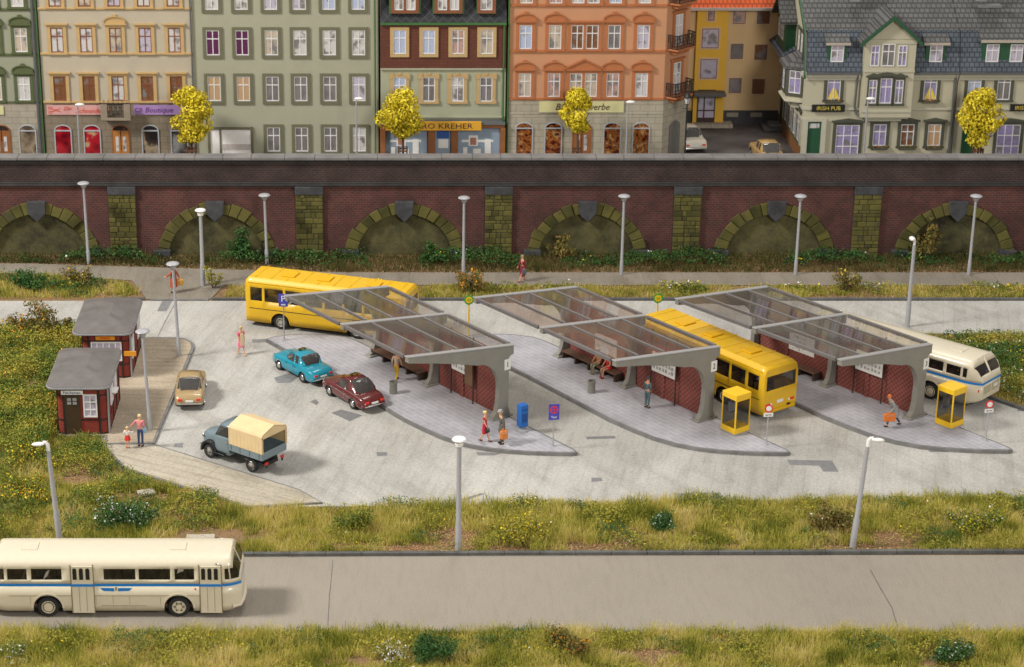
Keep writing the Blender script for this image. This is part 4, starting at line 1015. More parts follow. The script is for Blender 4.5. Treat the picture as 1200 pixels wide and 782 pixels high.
bench((5.25,101.95),36,'long brown slatted bench under the shelter numbered 1')
bench((15.8,101.71),36,'long brown slatted bench with a seated couple under the shelter numbered 2')
bench((26.71,102.07),38.6,'long brown slatted bench under the shelter numbered 3')
# ------------------------------------------------------------------ lamps
def lamp(px,py,topy,kind,label,z=0,lean=0,name='street_lamp',Y=None,grp='street lamps'):
    if Y is None: x,y=G(px,py,z)
    else: x,y=FY(px,170,Y)[0],Y
    lo,hi=0,12
    for _ in range(40):
        m_=(lo+hi)/2
        zz=z+m_; d=y*CP+(HC-zz)*SP; yy=CYP-FOC*((-(HC-zz)*CP+y*SP)/d)
        if yy>topy: lo=m_
        else: hi=m_
    h=lo; t=thing(name,label,'street lamp',(x,y,z),0,grp); t.rotation_euler=(0,lean,0)
    if kind=='mush':
        MB().tube([(0,0,0),(0,0,.9),(0,0,.95),(0,0,h-.42)],[.115,.11,.09,.075],12).build('post',M_lamp,t,smooth=40)
        MB().lathe([(.075,h-.45),(.11,h-.42),(.18,h-.3),(.22,h-.2)],20).build('collar',M_lamp,t,smooth=40)
        MB().lathe([(.22,h-.20),(.34,h-.155),(.37,h-.11),(.34,h-.07),(.20,h-.02),(.01,h)],24).build('lamp_shade',M_lamp,t,smooth=40)
    elif kind=='white':
        MB().tube([(0,0,0),(0,0,1.35),(0,0,1.42),(0,0,h-.35)],[.15,.145,.12,.10],12).build('post',M_lamp,t,smooth=40)
        MB().lathe([(.10,h-.42),(.17,h-.40),(.19,h-.28),(.12,h-.22)],20).build('collar',M_white,t,smooth=40)
        MB().lathe([(.12,h-.20),(.28,h-.15),(.33,h-.09),(.29,h-.03),(.15,h+.01),(.01,h+.02)],24).build('lamp_shade',M_white,t,smooth=40)
    elif kind in('armR','armL','armU'):
        s=1 if kind!='armL' else -1
        MB().tube([(0,0,0),(0,0,1.35),(0,0,1.42),(0,0,h-.45)],[.15,.145,.12,.095],12).build('post',M_lamp,t,smooth=40)
        if kind=='armU':
            MB().tube([(0,0,h-.47),(.0,-.05,h-.25),(-.06,-.15,h-.05),(-.15,-.25,h+.05)],[.075,.07,.06,.05],8).build('arm',M_white,t,smooth=40)
            mb=MB(); mb.ball((-.24,-.34,h+.02),.17,.30,.12,14); 
        else:
            MB().tube([(0,0,h-.47),(0,0,h-.15),(s*.08,0,h-.05),(s*.2,0,h-.04)],[.095,.09,.08,.07],8).build('arm',M_white,t,smooth=40)
            mb=MB(); mb.ball((s*.40,-.05,h-.1),.30,.14,.09,16)
        mb.build('lamp_head',M_white,t,smooth=60)
    elif kind=='up':
        MB().tube([(0,0,0),(0,0,h-.12)],[.07,.045],8).build('post',M_lamp,t,smooth=40)
        MB().ball((.17,-.0,h-.1),.30,.14,.10,14).build('lamp_head',M_white,t,smooth=60)
    elif kind=='gas':
        mi=mat('cast_iron',(.012,.012,.013),.45,var=0)
        MB().lathe([(.16,0),(.16,.1),(.11,.15),(.10,.9),(.06,1.0),(.045,h-.95),(.09,h-.93),(.05,h-.86)],12).tube([(-.25,0,h-1.15),(.25,0,h-1.15)],.02,6).build('post',mi,t,smooth=40)
        gl=mat('frosted_pane',(.55,.54,.52),.3,var=0)
        MB().lathe([(.12,h-.84),(.22,h-.42)],4).build('lantern_glass',gl,t)
        mb=MB(); mb.lathe([(.27,h-.42),(.26,h-.36),(.12,h-.16),(.05,h-.1),(.06,h-.04),(.01,h)],8); mb.lathe([(.09,h-.88),(.13,h-.83)],8)
        for k in range(4):
            a=PI/2*k; mb.tube([(.125*math.cos(a),.125*math.sin(a),h-.85),(.225*math.cos(a),.225*math.sin(a),h-.41)],.018,4)
        mb.build('lantern_roof',mi,t)
    return t
R=math.radians
lamp(104,309,213,'mush','grey mushroom lamp on the wall path, left of the first stone pilaster',lean=R(-.6))
lamp(313,309,227,'mush','grey mushroom lamp on the wall path, behind the yellow bus front',lean=R(-.8))
lamp(543,320,230,'mush','grey mushroom lamp on the wall path, third arch and before the third pilaster')
lamp(728,322,228,'mush','grey mushroom lamp on the wall path, at the arch above the middle shelter')
lamp(932,322,228,'mush','grey mushroom lamp on the wall path, beside the arch above shelter 3')
lamp(1135,322,228,'mush','grey mushroom lamp on the wall path, rightmost of all the mushroom lamps')
lamp(238,335,245,'white','short white topped lamp where the path meets the yard, left of the yellow bus')
lamp(210,417,307,'mush','mushroom lamp at the far kerb corner of the kiosk plaza',z=.12,lean=R(-1.6))
lamp(176,504,386,'mush','mushroom lamp on the plaza beside the front kiosk and the mother with child',z=.12,lean=R(-1.6))
lamp(70,634,517,'armL','lamp with a short white arm head standing in the left meadow behind the cream bus',lean=R(-3.2))
lamp(537,646,513,'white','round headed white lamp on the roadside verge, between two meadow clumps',lean=0)
lamp(999,641,512,'armR','leaning lamp with white arm head on the roadside verge beside the leafy bush',lean=R(3.6))
lamp(1063,383,278,'armU','white lamp with bent neck standing behind the parked cream bus')
G2='lamps in the town street'
lamp(93,186,121,'up','slim lamp in front of the pink shop sign',z=4.6,Y=131.3,grp=G2)
lamp(418,186,114,'up','slim lamp in front of the plain green block',z=4.6,Y=131.3,grp=G2)
lamp(734,186,118,'up','slim lamp in front of the apricot corner house',z=4.6,Y=131.3,grp=G2)
lamp(1013,186,114,'up','slim lamp in front of the pub bay',z=4.6,Y=131.3,grp=G2)
lamp(803,186,107,'gas','black gas lantern on the street corner beside the white car',z=4.46,Y=132.6,grp=G2)
# ------------------------------------------------------------------ street furniture
M_yel=mat('booth_yellow',(.83,.50,.008),.45,var=.04,coat=.3)
def booth(px,py,deg,label):
    x,y=G(px,py,.2); a=R(deg); t=thing('phone_booth',label,'phone booth',(x,y,.2),a,'yellow phone booths on the platforms')
    w=.5; h=2.2; mb=MB()
    for sx in (-1,1):
        for sy in (-1,1): mb.bx(sx*w-.055 if sx>0 else -w-.005,sx*w+.005 if sx>0 else -w+.055,(w-.055) if sy>0 else -w-.005,(w+.005) if sy>0 else -w+.055,.38,1.9)
    mb.bx(-w,w,-w,w,1.86,1.90) if False else None
    for sy in (-1,1): mb.bx(-w,w,sy*(w-.03)-.02,sy*(w-.03)+.02,1.84,1.895)
    mb.build('frame',M_yel,t)
    MB().bx(-w-.02,w+.02,-w-.02,w+.02,1.9,h).build('roof',M_yel,t,bevel=.03)
    MB().bx(-w-.01,w+.01,-w-.01,w+.01,.08,.38).build('base_panel',M_yel,t,bevel=.01,seg=1)
    MB().bx(-w-.02,w+.02,-w-.02,w+.02,0,.078).build('foot',M_grey,t)
    g=glass_mat('booth_glass',(.72,.72,.72),.1,.05)
    for r_,s in (('y',-1),('y',1),('x',-1),('x',1)):
        if r_=='y': MB().bx(-w+.06,w-.06,s*(w-.02)-.008,s*(w-.02)+.008,.38,1.9).build('side_glass',g,t)
        else: MB().bx(s*(w-.02)-.008,s*(w-.02)+.008,-w+.06,w-.06,.38,1.9).build('side_glass',g,t)
    MB().bx(-.2,.2,.22,.4,1.0,1.55).build('telephone',M_grey,t,bevel=.03); MB().bx(-.3,.3,.1,.42,.9,.94).build('shelf',M_grey,t)
    return t
booth(861,505,36,'yellow phone booth beside the back of the yellow bus'); booth(1112,498,38,'yellow phone booth beside the back of the cream bus')
x,y=G(612,504,.2); t=thing('post_box','tall blue post box on a grey foot near the shelter numbered 1','post box',(x,y,.2),R(32))
M_blue=mat('post_blue',(.005,.115,.42),.45,var=.05,coat=.2)
MB().bx(-.22,.22,-.2,.2,.22,1.42).build('body',M_blue,t,bevel=.025); MB().lathe([(.1,.1),(.1,.23)],12).build('stem',M_grey,t); MB().lathe([(.34,0),(.34,.05),(.26,.11),(.1,.12)],20).build('foot',M_lamp,t,smooth=40)
MB().bx(-.16,.16,-.215,-.2,1.15,1.2).bx(-.16,.16,-.208,-.2,.5,.95).build('flap',mat('post_blue_dark',(.004,.06,.25),.4,var=0),t)
def bin_(px,py,label):
    x,y=G(px,py,.2); t=thing('litter_bin',label,'litter bin',(x,y,.2),0,'litter bins on the platforms')
    MB().lathe([(.20,0),(.21,.05),(.20,.55),(.225,.57),(.225,.68),(.19,.68),(.18,.3),(.02,.29)],20).build('drum',mat('bin_grey',(.20,.195,.165),.6,var=.1),t,smooth=35)
    MB().lathe([(.178,.5),(.01,.5)],16).build('liner',M_black,t)
bin_(461,461,'grey litter bin on the platform of the shelter numbered 1'); bin_(693,460,'grey litter bin on the platform in front of the seated couple')
M_rs=mat('sign_red',(.70,.03,.02),.4,var=0); M_bs=mat('sign_blue',(.06,.06,.42),.4,var=0); M_gs=mat('sign_green',(.03,.32,.04),.4,var=0); M_ys=mat('sign_yellow',(.80,.55,.02),.4,var=0)
def signpost(px,py,h,label,z=.2,m=M_lamp,r=.035,deg=0):
    x,y=G(px,py,z); t=thing('traffic_sign',label,'sign',(x,y,z),R(deg))
    MB().tube([(0,0,0),(0,0,h)],r,8).lathe([(.12,0),(.12,.03),(.05,.05)],12).build('pole',m,t,smooth=40); return t
t=signpost(648,523,2.1,'blue sign with a red no stopping roundel, at the tip of platform 1',deg=8)
p=MB().bx(-.27,.27,-.055,-.035,1.45,2.3).build('sign_plate',M_bs,t,bevel=.008,seg=1)
MB().disc((0,-.062,2.0),.21,'y',24,d=.012).build('roundel',M_rs,p)
mb=MB(); 
for k in range(4): 
    a=PI/4+PI/2*k; mb.disc((.105*math.cos(a),-.071,2.0+.105*math.sin(a)),.062,'y',10,d=.006)
mb.build('roundel_field',M_bs,p); text('Taxi',.17,M_white,p,(0,-.06,1.6))
def ring_sign(px,py,label,deg):
    t=signpost(px,py,1.75,label,deg=deg)
    MB().disc((0,-.05,1.98),.21,'y',28,d=.02).build('sign_plate',M_rs,t); MB().disc((0,-.064,1.98),.14,'y',28,d=.01).build('sign_field',M_white,t)
    p=MB().bx(-.24,.24,-.055,-.035,1.53,1.73).build('sub_plate',M_white,t,bevel=.006,seg=1); text('Bus frei',.1,M_black,p,(0,-.06,1.635))
    MB().tube([(0,0,1.7),(0,0,2.1)],.034,8).build('pole_top',M_lamp,t)
ring_sign(898,521,'red rimmed white roundel sign between the yellow booth and the yellow bus',4); ring_sign(1155,516,'red rimmed white roundel sign below the back of the parked cream coach',12)
t=signpost(333,399,2.2,'blue parking sign at the far tip of platform 1',deg=-4)
p=MB().bx(-.26,.26,-.055,-.035,2.05,2.8).build('sign_plate',M_bs,t,bevel=.008,seg=1); text('P',.52,M_white,p,(0,-.06,2.5)); MB().bx(-.12,.12,-.06,-.055,2.13,2.2).build('sign_mark',M_white,p)
def hstop(px,label,x_,y_):
    t=thing('bus_stop_sign',label,'sign',(x_,y_,.2),R(6),'yellow and green stop signs behind the shelters')
    MB().tube([(0,0,0),(0,0,2.15)],.045,8).build('pole',M_ys,t,smooth=40)
    p=MB().disc((0,-.05,2.3),.28,'y',24,d=.02).build('sign_plate',M_gs,t); MB().disc((0,-.064,2.3),.2,'y',24,d=.01).build('sign_field',M_ys,t)
    text('H',.26,M_gs,p,(0,-.072,2.3))
x,y=G(549,396,.2); hstop(0,'round yellow and green stop sign between shelters 1 and 2',x,y); x,y=G(769,394,.2); hstop(0,'round yellow and green stop sign beyond the yellow bus in the bay',x,y)
# ------------------------------------------------------------------ kiosks
M_kb=brick_mat('kiosk_brick',(.29,.038,.022),(.24,.032,.018),(.13,.025,.016),.24,.09,'wall',.012,bstr=.3)
M_kt=mat('kiosk_timber',(.018,.013,.012),.6,var=.1); M_kr=mat('kiosk_roof_felt',(.135,.122,.115),.55,var=.2,scale=1.2,bmp=.1); M_kg=mat('kiosk_gutter',(.27,.27,.28),.5,var=.05)
def rrect(x0,x1,y0,y1,r,n=5):
    out=[]
    for cx,cy,a in ((x1-r,y1-r,0),(x0+r,y1-r,PI/2),(x0+r,y0+r,PI),(x1-r,y0+r,1.5*PI)):
        for i in range(n+1): t=a+PI/2*i/n; out.append((cx+r*math.cos(t),cy+r*math.sin(t)))
    return out
def kiosk(x,y,deg,label,front):
    t=thing('kiosk',label,'kiosk',(x,y,.12),R(deg),'red brick kiosks on the plaza')
    W,D,H=2.58,4.9,2.55   # footprint x 0..W, y 0..D
    MB().prism(rrect(0,W,0,D,.35),0,H).build('wall',M_kb,t,smooth=30)
    mb=MB()
    for z in (.0,.75,2.1,2.42):
        a=rrect(-.02,W+.02,-.02,D+.02,.36); b_=rrect(.1,W-.1,.1,D-.1,.3)
        mb.prism(a,z,z+.07)
    for xx,yy in ((.38,-.03),(W-.42,-.03),(W-.0,.4),(W,D-.4),(W,1.9),(W,3.3),(.0,.4)): mb.box(xx,yy,H/2,.08,.08,H)
    mb.build('timber_frame',M_kt,t)
    # roof: shallow hipped slab with rounded corners
    o=rrect(-.50,W+.22,-.3,D+.35,.5); n=len(o); cxx,cyy=W/2,D/2
    MB().prism(o,H-.02,H+.10).build('roof_edge',M_kg,t,bevel=.03)
    i2=rrect(-.46,W+.18,-.26,D+.31,.47); mb=MB(); r0=len(i2)
    rid=[(cxx+.1,1.5,H+.50),(cxx+.1,D-1.5,H+.50)]
    vs=[(a,b_,H+.13) for a,b_ in i2]+rid; fs=[]
    for i in range(r0):
        j=(i+1)%r0; a=i2[i]; b_=i2[j]; ma=r0+(1 if a[1]>cyy else 0); mbb=r0+(1 if b_[1]>cyy else 0)
        if ma==mbb: fs.append((i,j,ma))
        else: fs.append((i,j,mbb,ma))
    mb.add(vs,fs); mb.add([(a,b_,H+.10) for a,b_ in i2]+[(a,b_,H+.13) for a,b_ in i2],[(i,(i+1)%r0,r0+(i+1)%r0,r0+i) for i in range(r0)])
    mb.build('roof',M_kr,t)
    MB().tube([(W+.04,.0,H),(W+.04,.0,.1)],.05,8).build('downpipe',M_kg,t)
    M_door=mat('kiosk_door',(.05,.028,.012),.55,var=.15)
    def win(x0,x1,z0,z1,yface,nx=2,nz=3,side='y'):
        mb=MB(); pn=MB()
        def B(m,a,b_,c,d,e,f): 
            if side=='y': m.bx(a,b_,-c-.0+yface,-d+yface,e,f)
            else: m.bx(yface+d,yface+c,a,b_,e,f)
        B(mb,x0,x0+.07,.07,0,z0,z1); B(mb,x1-.07,x1,.07,0,z0,z1); B(mb,x0+.07,x1-.07,.068,0,z0,z0+.07); B(mb,x0+.07,x1-.07,.068,0,z1-.07,z1)
        for i in range(1,nx): xx=x0+(x1-x0)*i/nx; B(mb,xx-.03,xx+.03,.06,0,z0+.07,z1-.07)
        for i in range(1,nz): zz=z0+(z1-z0)*i/nz; B(mb,x0+.07,x1-.07,.064,0,zz-.03,zz+.03)
        o_=mb.build('window',M_sash_w,t); B(pn,x0+.05,x1-.05,.03,.005,z0+.05,z1-.05); pn.build('pane',CUR['lilac'],o_)
    if front=='ticket':
        d=MB().bx(.42,1.2,-.06,0,.02,2.12).build('door',M_door,t); mb=MB()
        for i in range(2):
            for j in range(2): mb.bx(.56+i*.28,.76+i*.28,-.075,-.06,1.65+j*.2,1.8+j*.2)
        mb.build('door_glass',M_grey,d)
        win(1.36,2.06,.95,2.2,-.02)
        s=MB().bx(.28,1.38,-.12,-.03,2.2,2.42).build('shop_sign',M_white,t,bevel=.008,seg=1); text('Fahrkarten',.2,mat('lettering_blue',(.03,.05,.2),.5,var=0),s,(.83,-.125,2.31))
        win(.9,1.7,1.2,2.2,W+.02,side='x'); win(2.4,3.2,1.2,2.2,W+.02,side='x')
        MB().bx(W+.02,W+.35,1.2,1.9,1.75,1.8).build('counter_flap',M_white,t)
    else:
        s=MB().bx(.78,1.8,-.12,-.03,2.22,2.44).build('shop_sign',mat('sign_orange',(.72,.30,.02),.5,var=0),t,bevel=.008,seg=1); text('IMBISS',.2,M_rs,s,(1.29,-.125,2.33))
        win(.5,2.15,1.0,2.1,-.02,5,2); win(.5,1.3,.9,2.1,W+.02,side='x'); win(3.2,4.2,1.0,2.2,W+.02,side='x')
        s2=MB().bx(W-.3,W+.35,-.25,-.15,1.35,1.6).build('menu_board',MATS['sign_orange'],t)
    return t
kiosk(-17.86,99.5,.5,'front brick kiosk with ticket sign, brown door and white window','ticket'); kiosk(-17.66,107.1,.5,'rear brick kiosk with orange snack sign','snack')
# ------------------------------------------------------------------ vehicles
def loft(st,cls,capc=None):
    "st: list of (x, ring) with ring = [(y,z)...] from the sill up to the centre line; returns {group:(verts,faces)}"
    out={}
    def put(g,pts):
        if g is None: return
        V,F,K=out.setdefault(g,([],[],{})); idx=[]
        for p in pts:
            k=(round(p[0],4),round(p[1],4),round(p[2],4))
            if k not in K: K[k]=len(V); V.append(k)
            if K[k] not in idx: idx.append(K[k])
        if len(idx)>2: F.append(tuple(idx))
    n=len(st[0][1])
    for i in range(len(st)-1):
        x0,r0=st[i]; x1,r1=st[i+1]
        for j in range(n-1):
            for s in (1,-1):
                q=[(x0,s*r0[j][0],r0[j][1]),(x1,s*r1[j][0],r1[j][1]),(x1,s*r1[j+1][0],r1[j+1][1]),(x0,s*r0[j+1][0],r0[j+1][1])]
                if s>0: q=q[::-1]
                put(cls(i,j,s),q)
    for e in (0,len(st)-1):
        x,r=st[e]
        for j in range(n-1):
            q=[(x,r[j][0],r[j][1]),(x,-r[j][0],r[j][1]),(x,-r[j+1][0],r[j+1][1]),(x,r[j+1][0],r[j+1][1])]
            if e: q=q[::-1]
            put(capc(e>0,j) if capc else 'body',q)
    return out
def windows(out,m,t,shrink):
    for g in sorted(out):
        if g.startswith('W|'): part(out,g,g.split('|')[1],m,t,40,0,shrink=shrink)
def part(out,g,name,m,t,smooth=35,solid=0,shrink=None,bevel=0):
    if g not in out: return None
    V,F,_=out[g]; me=bpy.data.meshes.new(name)
    if shrink: V=[(x*shrink[0]+shrink[2],y*shrink[1],z) for x,y,z in V]
    me.from_pydata(V,[],F); me.materials.append(m); me.update()
    bm=bmesh_fix(me)
    if smooth: 
        me.polygons.foreach_set('use_smooth',[True]*len(me.polygons)); me.set_sharp_from_angle(angle=R(smooth))
    o=bpy.data.objects.new(name,me); C.objects.link(o); o.parent=t
    if solid: s=o.modifiers.new('s','SOLIDIFY'); s.thickness=solid; s.offset=-1
    return o
import bmesh
def bmesh_fix(me):
    b=bmesh.new(); b.from_mesh(me); bmesh.ops.dissolve_degenerate(b,dist=1e-4,edges=b.edges); bmesh.ops.recalc_face_normals(b,faces=b.faces); b.to_mesh(me); b.free()
def wheel(t,x,y,r,w,hubm,style=0,name='wheel'):
    s=1 if y>0 else -1; mb=MB()
    pr=[(r*.62,-w/2),(r*.93,-w/2),(r,-w*.3),(r,w*.3),(r*.93,w/2),(r*.62,w/2)]
    n=24; vs=[];fs=[]
    for a,b_ in pr:
        for j in range(n): tt=2*PI*j/n; vs.append((x+a*math.cos(tt),y+b_*s,r+a*math.sin(tt)))
    for i in range(len(pr)-1):
        for j in range(n): fs.append((i*n+j,i*n+(j+1)%n,(i+1)*n+(j+1)%n,(i+1)*n+j))
    o=mb.add(vs,fs).build(name,M_rub,t,smooth=35); bmesh_fix(o.data)
    h=MB(); h.disc((x,y+s*(w/2-.07),r),r*.62,'y',24,d=.05)
    if style==0: h.disc((x,y+s*(w/2-.03),r),r*.28,'y',16,d=.07); [h.disc((x+r*.42*math.cos(k*PI/3),y+s*(w/2-.045),r+r*.42*math.sin(k*PI/3)),r*.085,'y',10,d=.03,m=1) for k in range(6)]; h.disc((x,y+s*(w/2-.05),r),r*.34,'y',18,d=.05,m=1)
    else:
        h.lathe([(r*.55,0),(r*.45,.05),(.02,.09)],20) if False else h.disc((x,y+s*(w/2-.04),r),r*.5,'y',24,d=.05,m=1).disc((x,y+s*(w/2-.03),r),r*.42,'y',20,d=.05).disc((x,y+s*(w/2-.01),r),r*.2,'y',16,d=.05)
    n=24; rr=[(r*.64,w/2-.005),(r*.58,w/2+.012),(r*.54,w/2-.05)]; vs=[];fs=[]
    for a,b_ in rr:
        for j in range(n): tt=2*PI*j/n; vs.append((x+a*math.cos(tt),y+b_*s,r+a*math.sin(tt)))
    for i in range(2):
        for j in range(n): fs.append((i*n+j,i*n+(j+1)%n,(i+1)*n+(j+1)%n,(i+1)*n+j))
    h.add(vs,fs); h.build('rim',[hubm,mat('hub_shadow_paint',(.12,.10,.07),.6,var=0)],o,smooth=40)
    return o
def arch_z(x,wx,r,zb):
    for c in wx:
        if abs(x-c)<r: zb=max(zb,.02+r*.0+math.sqrt(max(0,r*r-(x-c)**2))+r*.75-.02)
    return zb
def arch_x(wx,r,n=8): return [c+r*math.cos(PI*i/n)*.999 for c in wx for i in range(n+1)]+[c+s*r*1.002 for c in wx for s in (-1,1)]
M_bglass=glass_mat('bus_glass',(.62,.60,.57),.13,.04,opac=.12,opc=(.07,.07,.07))
M_cream=mat('coach_cream',(.63,.565,.425),.42,var=.03,coat=.35); M_bstripe=mat('stripe_blue',(.012,.19,.56),.4,var=0); M_seat=mat('seat_brown',(.10,.05,.03),.7,var=.2); M_rimc=mat('rim_cream',(.60,.53,.39),.5,var=.05)
def cream_bus(label):
    t=thing('coach',label,'bus'); 
    W=1.25; zb=.30; wx=[-2.47,3.07]; ra=.62
    # side windows (x0,x1)
    wins=[(-4.12,-3.29),(-3.11,-1.82),(-.05,1.29),(1.43,2.76),(2.94,3.77)]
    doors=[(-1.42,-.5),(4.0,4.9)]
    lwins=wins+[(-1.55,-.3),(3.95,4.75)]
    xs=set()
    for a,b_ in lwins+doors: xs|={round(a,3),round(b_,3)}
    xs|={round(v,3) for v in arch_x(wx,ra)}
    def prof(x):
        # width, roof top, side top (gutter), belt squash
        w=W; zt=2.95; k=1
        if x>4.9:
            u=(x-4.9)/(5.72-4.9); u=min(1,u); w=W*(1-.26*u**2.2); zt=2.95-.05*u-1.10*max(0,min(1,(x-5.34)/.38))
        if x<-4.1:
            u=(-4.1-x)/1.7; w=W*(1-.25*u**2.4); zt=2.95-.10*u-1.1*max(0,(u-.42)/.58)**1.15
        return w,zt
    base=sorted(xs|{-5.8,-5.72,-5.6,-5.45,-5.3,-5.1,-4.95,-4.8,-4.6,-4.35,-4.25,4.95,5.05,5.15,5.28,5.40,5.50,5.58,5.65,5.72})
    st=[]
    for x in base:
        w,zt=prof(x); z0=arch_z(x,wx,ra,zb)
        if x<-4.1: z0=max(z0,zb+.35*((-4.1-x)/1.7)**2)
        if x>5: z0=max(z0,zb+.18*((x-5)/.72)**2)
        zw0=min(1.78,zt-.12); zw1=min(2.28,zt-.05)
        zt-=.22*(1 if zt>2.6 else max(0,(zt-1.8)/.8)); z=[z0,max(z0+.01,.62),max(z0+.02,1.02),1.47,1.60,zw0,zw1,min(2.44,zt-.035),min(2.57,zt-.02),min(2.67,zt-.01),zt-.003,zt]
        z[3]=min(z[3],zw0-.06); z[4]=min(z[4],zw0-.03)
        y=[w*.97,w,w,w,w,w*.995,w*.975,w*.96,w*.88,w*.72,w*.4,0]
        st.append((x,list(zip(y,z))))
    X=[s[0] for s in st]; st=[(x if x>-4.25 else -4.25+(x+4.25)*.68,r_) for x,r_ in st]
    def inside(x0,x1,L): return any(a-1e-3<=x0 and x1<=b_+1e-3 for a,b_ in L)
    def cls(i,j,s):
        a,b_=X[i],X[i+1]
        if j==3: return 'stripe'
        if j==5:
            if s<0 and inside(a,b_,doors): return 'body'
            L_=wins if s<0 else lwins
            if inside(a,b_,L_): return 'W|window|%d|%d'%(s,[k for k,(p,q) in enumerate(L_) if p-1e-3<=a and b_<=q+1e-3][0])
            if -4.6<=a and b_<=-4.25: return 'W|window|%d|r'%s
        if a>=5.39 and j>=6 and b_<=5.66: return 'W|windscreen|0' if j<11 else 'body'
        if a>=5.04 and j==5 and b_<=5.66: return 'W|windscreen|0'
        if b_<=-5.1+1e-3 and a>=-5.6 and j in(7,8,9,10): return 'W|rear_window|%d'%s
        return 'body'
    out=loft(st,cls,lambda f,j:'stripe' if j==3 else 'body')
    body=part(out,'body','body',M_cream,t,40,.03)
    part(out,'stripe','blue_stripe',M_bstripe,t,40,0)
    windows(out,M_bglass,t,(1,.985,0))
    mb=MB(); mb.bx(-4.7,5.2,-1.1,1.1,.45,.55); mb.build('floor',M_seat,t)
    mb=MB()
    for k in range(9):
        x=-4.3+k*.95
        if -1.6<x<-.4: continue
        for s in (-1,1):
            mb.bx(x,x+.45,s*.65-.42,s*.65+.42,1.0,1.15); mb.bx(x-.06,x+.06,s*.65-.42,s*.65+.42,1.0,1.85)
    mb.build('seats',M_seat,t)
    mb=MB(); mb.tube([(4.6,.5,1.6),(4.75,.5,1.75)],.03,6); mb.bx(4.9,5.15,-.9,.9,1.2,1.6); mb.build('dashboard',M_seat,t)
    # doors on the right hand side
    for a,b_ in doors:
        d=MB(); y=-1.25
        d.bx(a,b_,y-.025,y+.03,.22,2.42)
        o=d.build('door',M_cream,t,bevel=.012,seg=1); g=MB()
        for k in range(3):
            xa=a+.07+k*(b_-a-.1)/3; g.prism([(xa,1.80),(xa+.17,1.80),(xa+.17,2.28),(xa+.13,2.33),(xa+.04,2.33),(xa,2.28)],y-.035,y-.02,'y')
        g.build('door_glass',M_black,o)
        MB().bx(a,b_,y-.034,y-.024,1.475,1.595).build('door_stripe',M_bstripe,o)
        g=MB()
        for k in (1,2): xa=a+k*(b_-a)/3; g.bx(xa-.008,xa+.008,y-.031,y-.02,.3,1.45)
        g.bx(a-.03,a,y-.03,y,.22,2.5); g.bx(b_,b_+.035,y-.03,y,.22,2.5); g.build('door_seam',mat('seam_brown',(.20,.16,.09),.6,var=0),o)
    # trim lines, panels and arches
    for s in (-1,1):
        mb=MB(); y=s*1.252
        for a,b_ in ((-4.1,-1.45),(-.45,3.95)): mb.box((a+b_)/2,y,1.03,b_-a,.012,.02)
        for x in (-3.2,-.9 if s>0 else -.42,.3,1.0,2.3): mb.box(x,y,.82,.012,.008,.40)
        mb.box(.75,y,.55,1.9,.01,.016)
        mb.build('panel_seam',MATS['seam_brown'],t)
        mb=MB()
        for c in wx:
            n=14
            for i in range(n):
                a0=PI*i/n; a1=PI*(i+1)/n; 
                q=[(c+rr*math.cos(tt),.46+rr*math.sin(tt)) for rr,tt in ((ra,a0),(ra,a1),(ra+.07,a1),(ra+.07,a0))]
                mb.prism(q,y-.03*(s>0) if s>0 else y-.035,y+.035 if s>0 else y+.03,'y')
        mb.build('wheel_arch',M_cream,t,smooth=30)
        mb=MB()
        for k,sg in ((-1,1),(1,1)):
            mb.prism([(.45+k*.08,1.24),(.45+k*.55,1.26),(.45+k*.68,1.40),(.45+k*.08,1.40)],y-.006,y+.006,'y')
        mb.build('wing_emblem',M_bstripe,t); MB().box(.45,y,1.36,.09,.02,.18).build('shield_emblem',mat('emblem_gold',(.35,.25,.1),.5,var=0),t)
        MB().ball((4.75,s*1.2,2.5),.09,.03,.05,10).build('marker_lamp',M_chrome,t); MB().box(3.8,y,1.35,.07,.03,.08).build('reflector',M_rs,t)
    mb=MB()
    for s in (-1,1):
        for c in wx: mb.prism([(c+(ra+.0)*math.cos(PI*i/10),.44+(ra)*math.sin(PI*i/10)) for i in range(11)],s*.55,s*.62,'y')
    mb.bx(-4.8,5.2,-1.0,1.0,.3,.44); mb.build('underbody',M_black,t)
    for c in wx:
        for s in (-1,1): wheel(t,c,s*1.08,.47,.30,M_rimc,0 if c>0 else 1)
    for x,n_ in ((-3.3,1),(3.0,1)): MB().bx(x-.35,x+.35,-.35,.35,2.72,2.765).build('roof_hatch',M_cream,t,bevel=.02)
    mb=MB(); mb.bx(-5.74,-5.7,.1,.85,.95,1.40) if False else None
    for s in (-1,1): MB().bx(-5.325,-5.30,min(s*.06,s*.78),max(s*.06,s*.78),.92,1.36).build('engine_grille',mat('grille_cream',(.42,.37,.25),.6,var=.1,scale=20),t,bevel=.01,seg=1)
    MB().bx(-5.35,-5.31,-.6,-.25,1.1,1.25).build('number_plate',M_white,t)
    for s in (-1,1):
        MB().ball((-5.13,s*1.0,1.15),.06,.05,.12,10).build('tail_light',M_rs,t); MB().ball((5.66,s*.78,.85),.06,.13,.13,12).build('headlight',M_chrome,t)
    mb=MB(); mb.tube([(5.35,-1.2,.52),(5.66,-1.0,.52),(5.74,-.6,.52),(5.77,0,.52),(5.74,.6,.52),(5.66,1.0,.52),(5.35,1.2,.52)],.09,8); mb.build('bumper',M_cream,t,smooth=40)
    mb=MB(); mb.tube([(5.36,0,2.68),(5.70,0,1.85)],.03,6)
    for s in (-1,1): mb.tube([(5.22,s*1.19,2.42),(5.26,s*1.175,2.0),(5.28,s*1.17,1.66)],.03,6)
    mb.build('window_pillar',M_cream,t)
    mb=MB(); mb.tube([(-4.74,0,2.66),(-5.20,0,1.88)],.06,6); mb.build('rear_pillar',M_cream,t)
    # destination visor
    return t
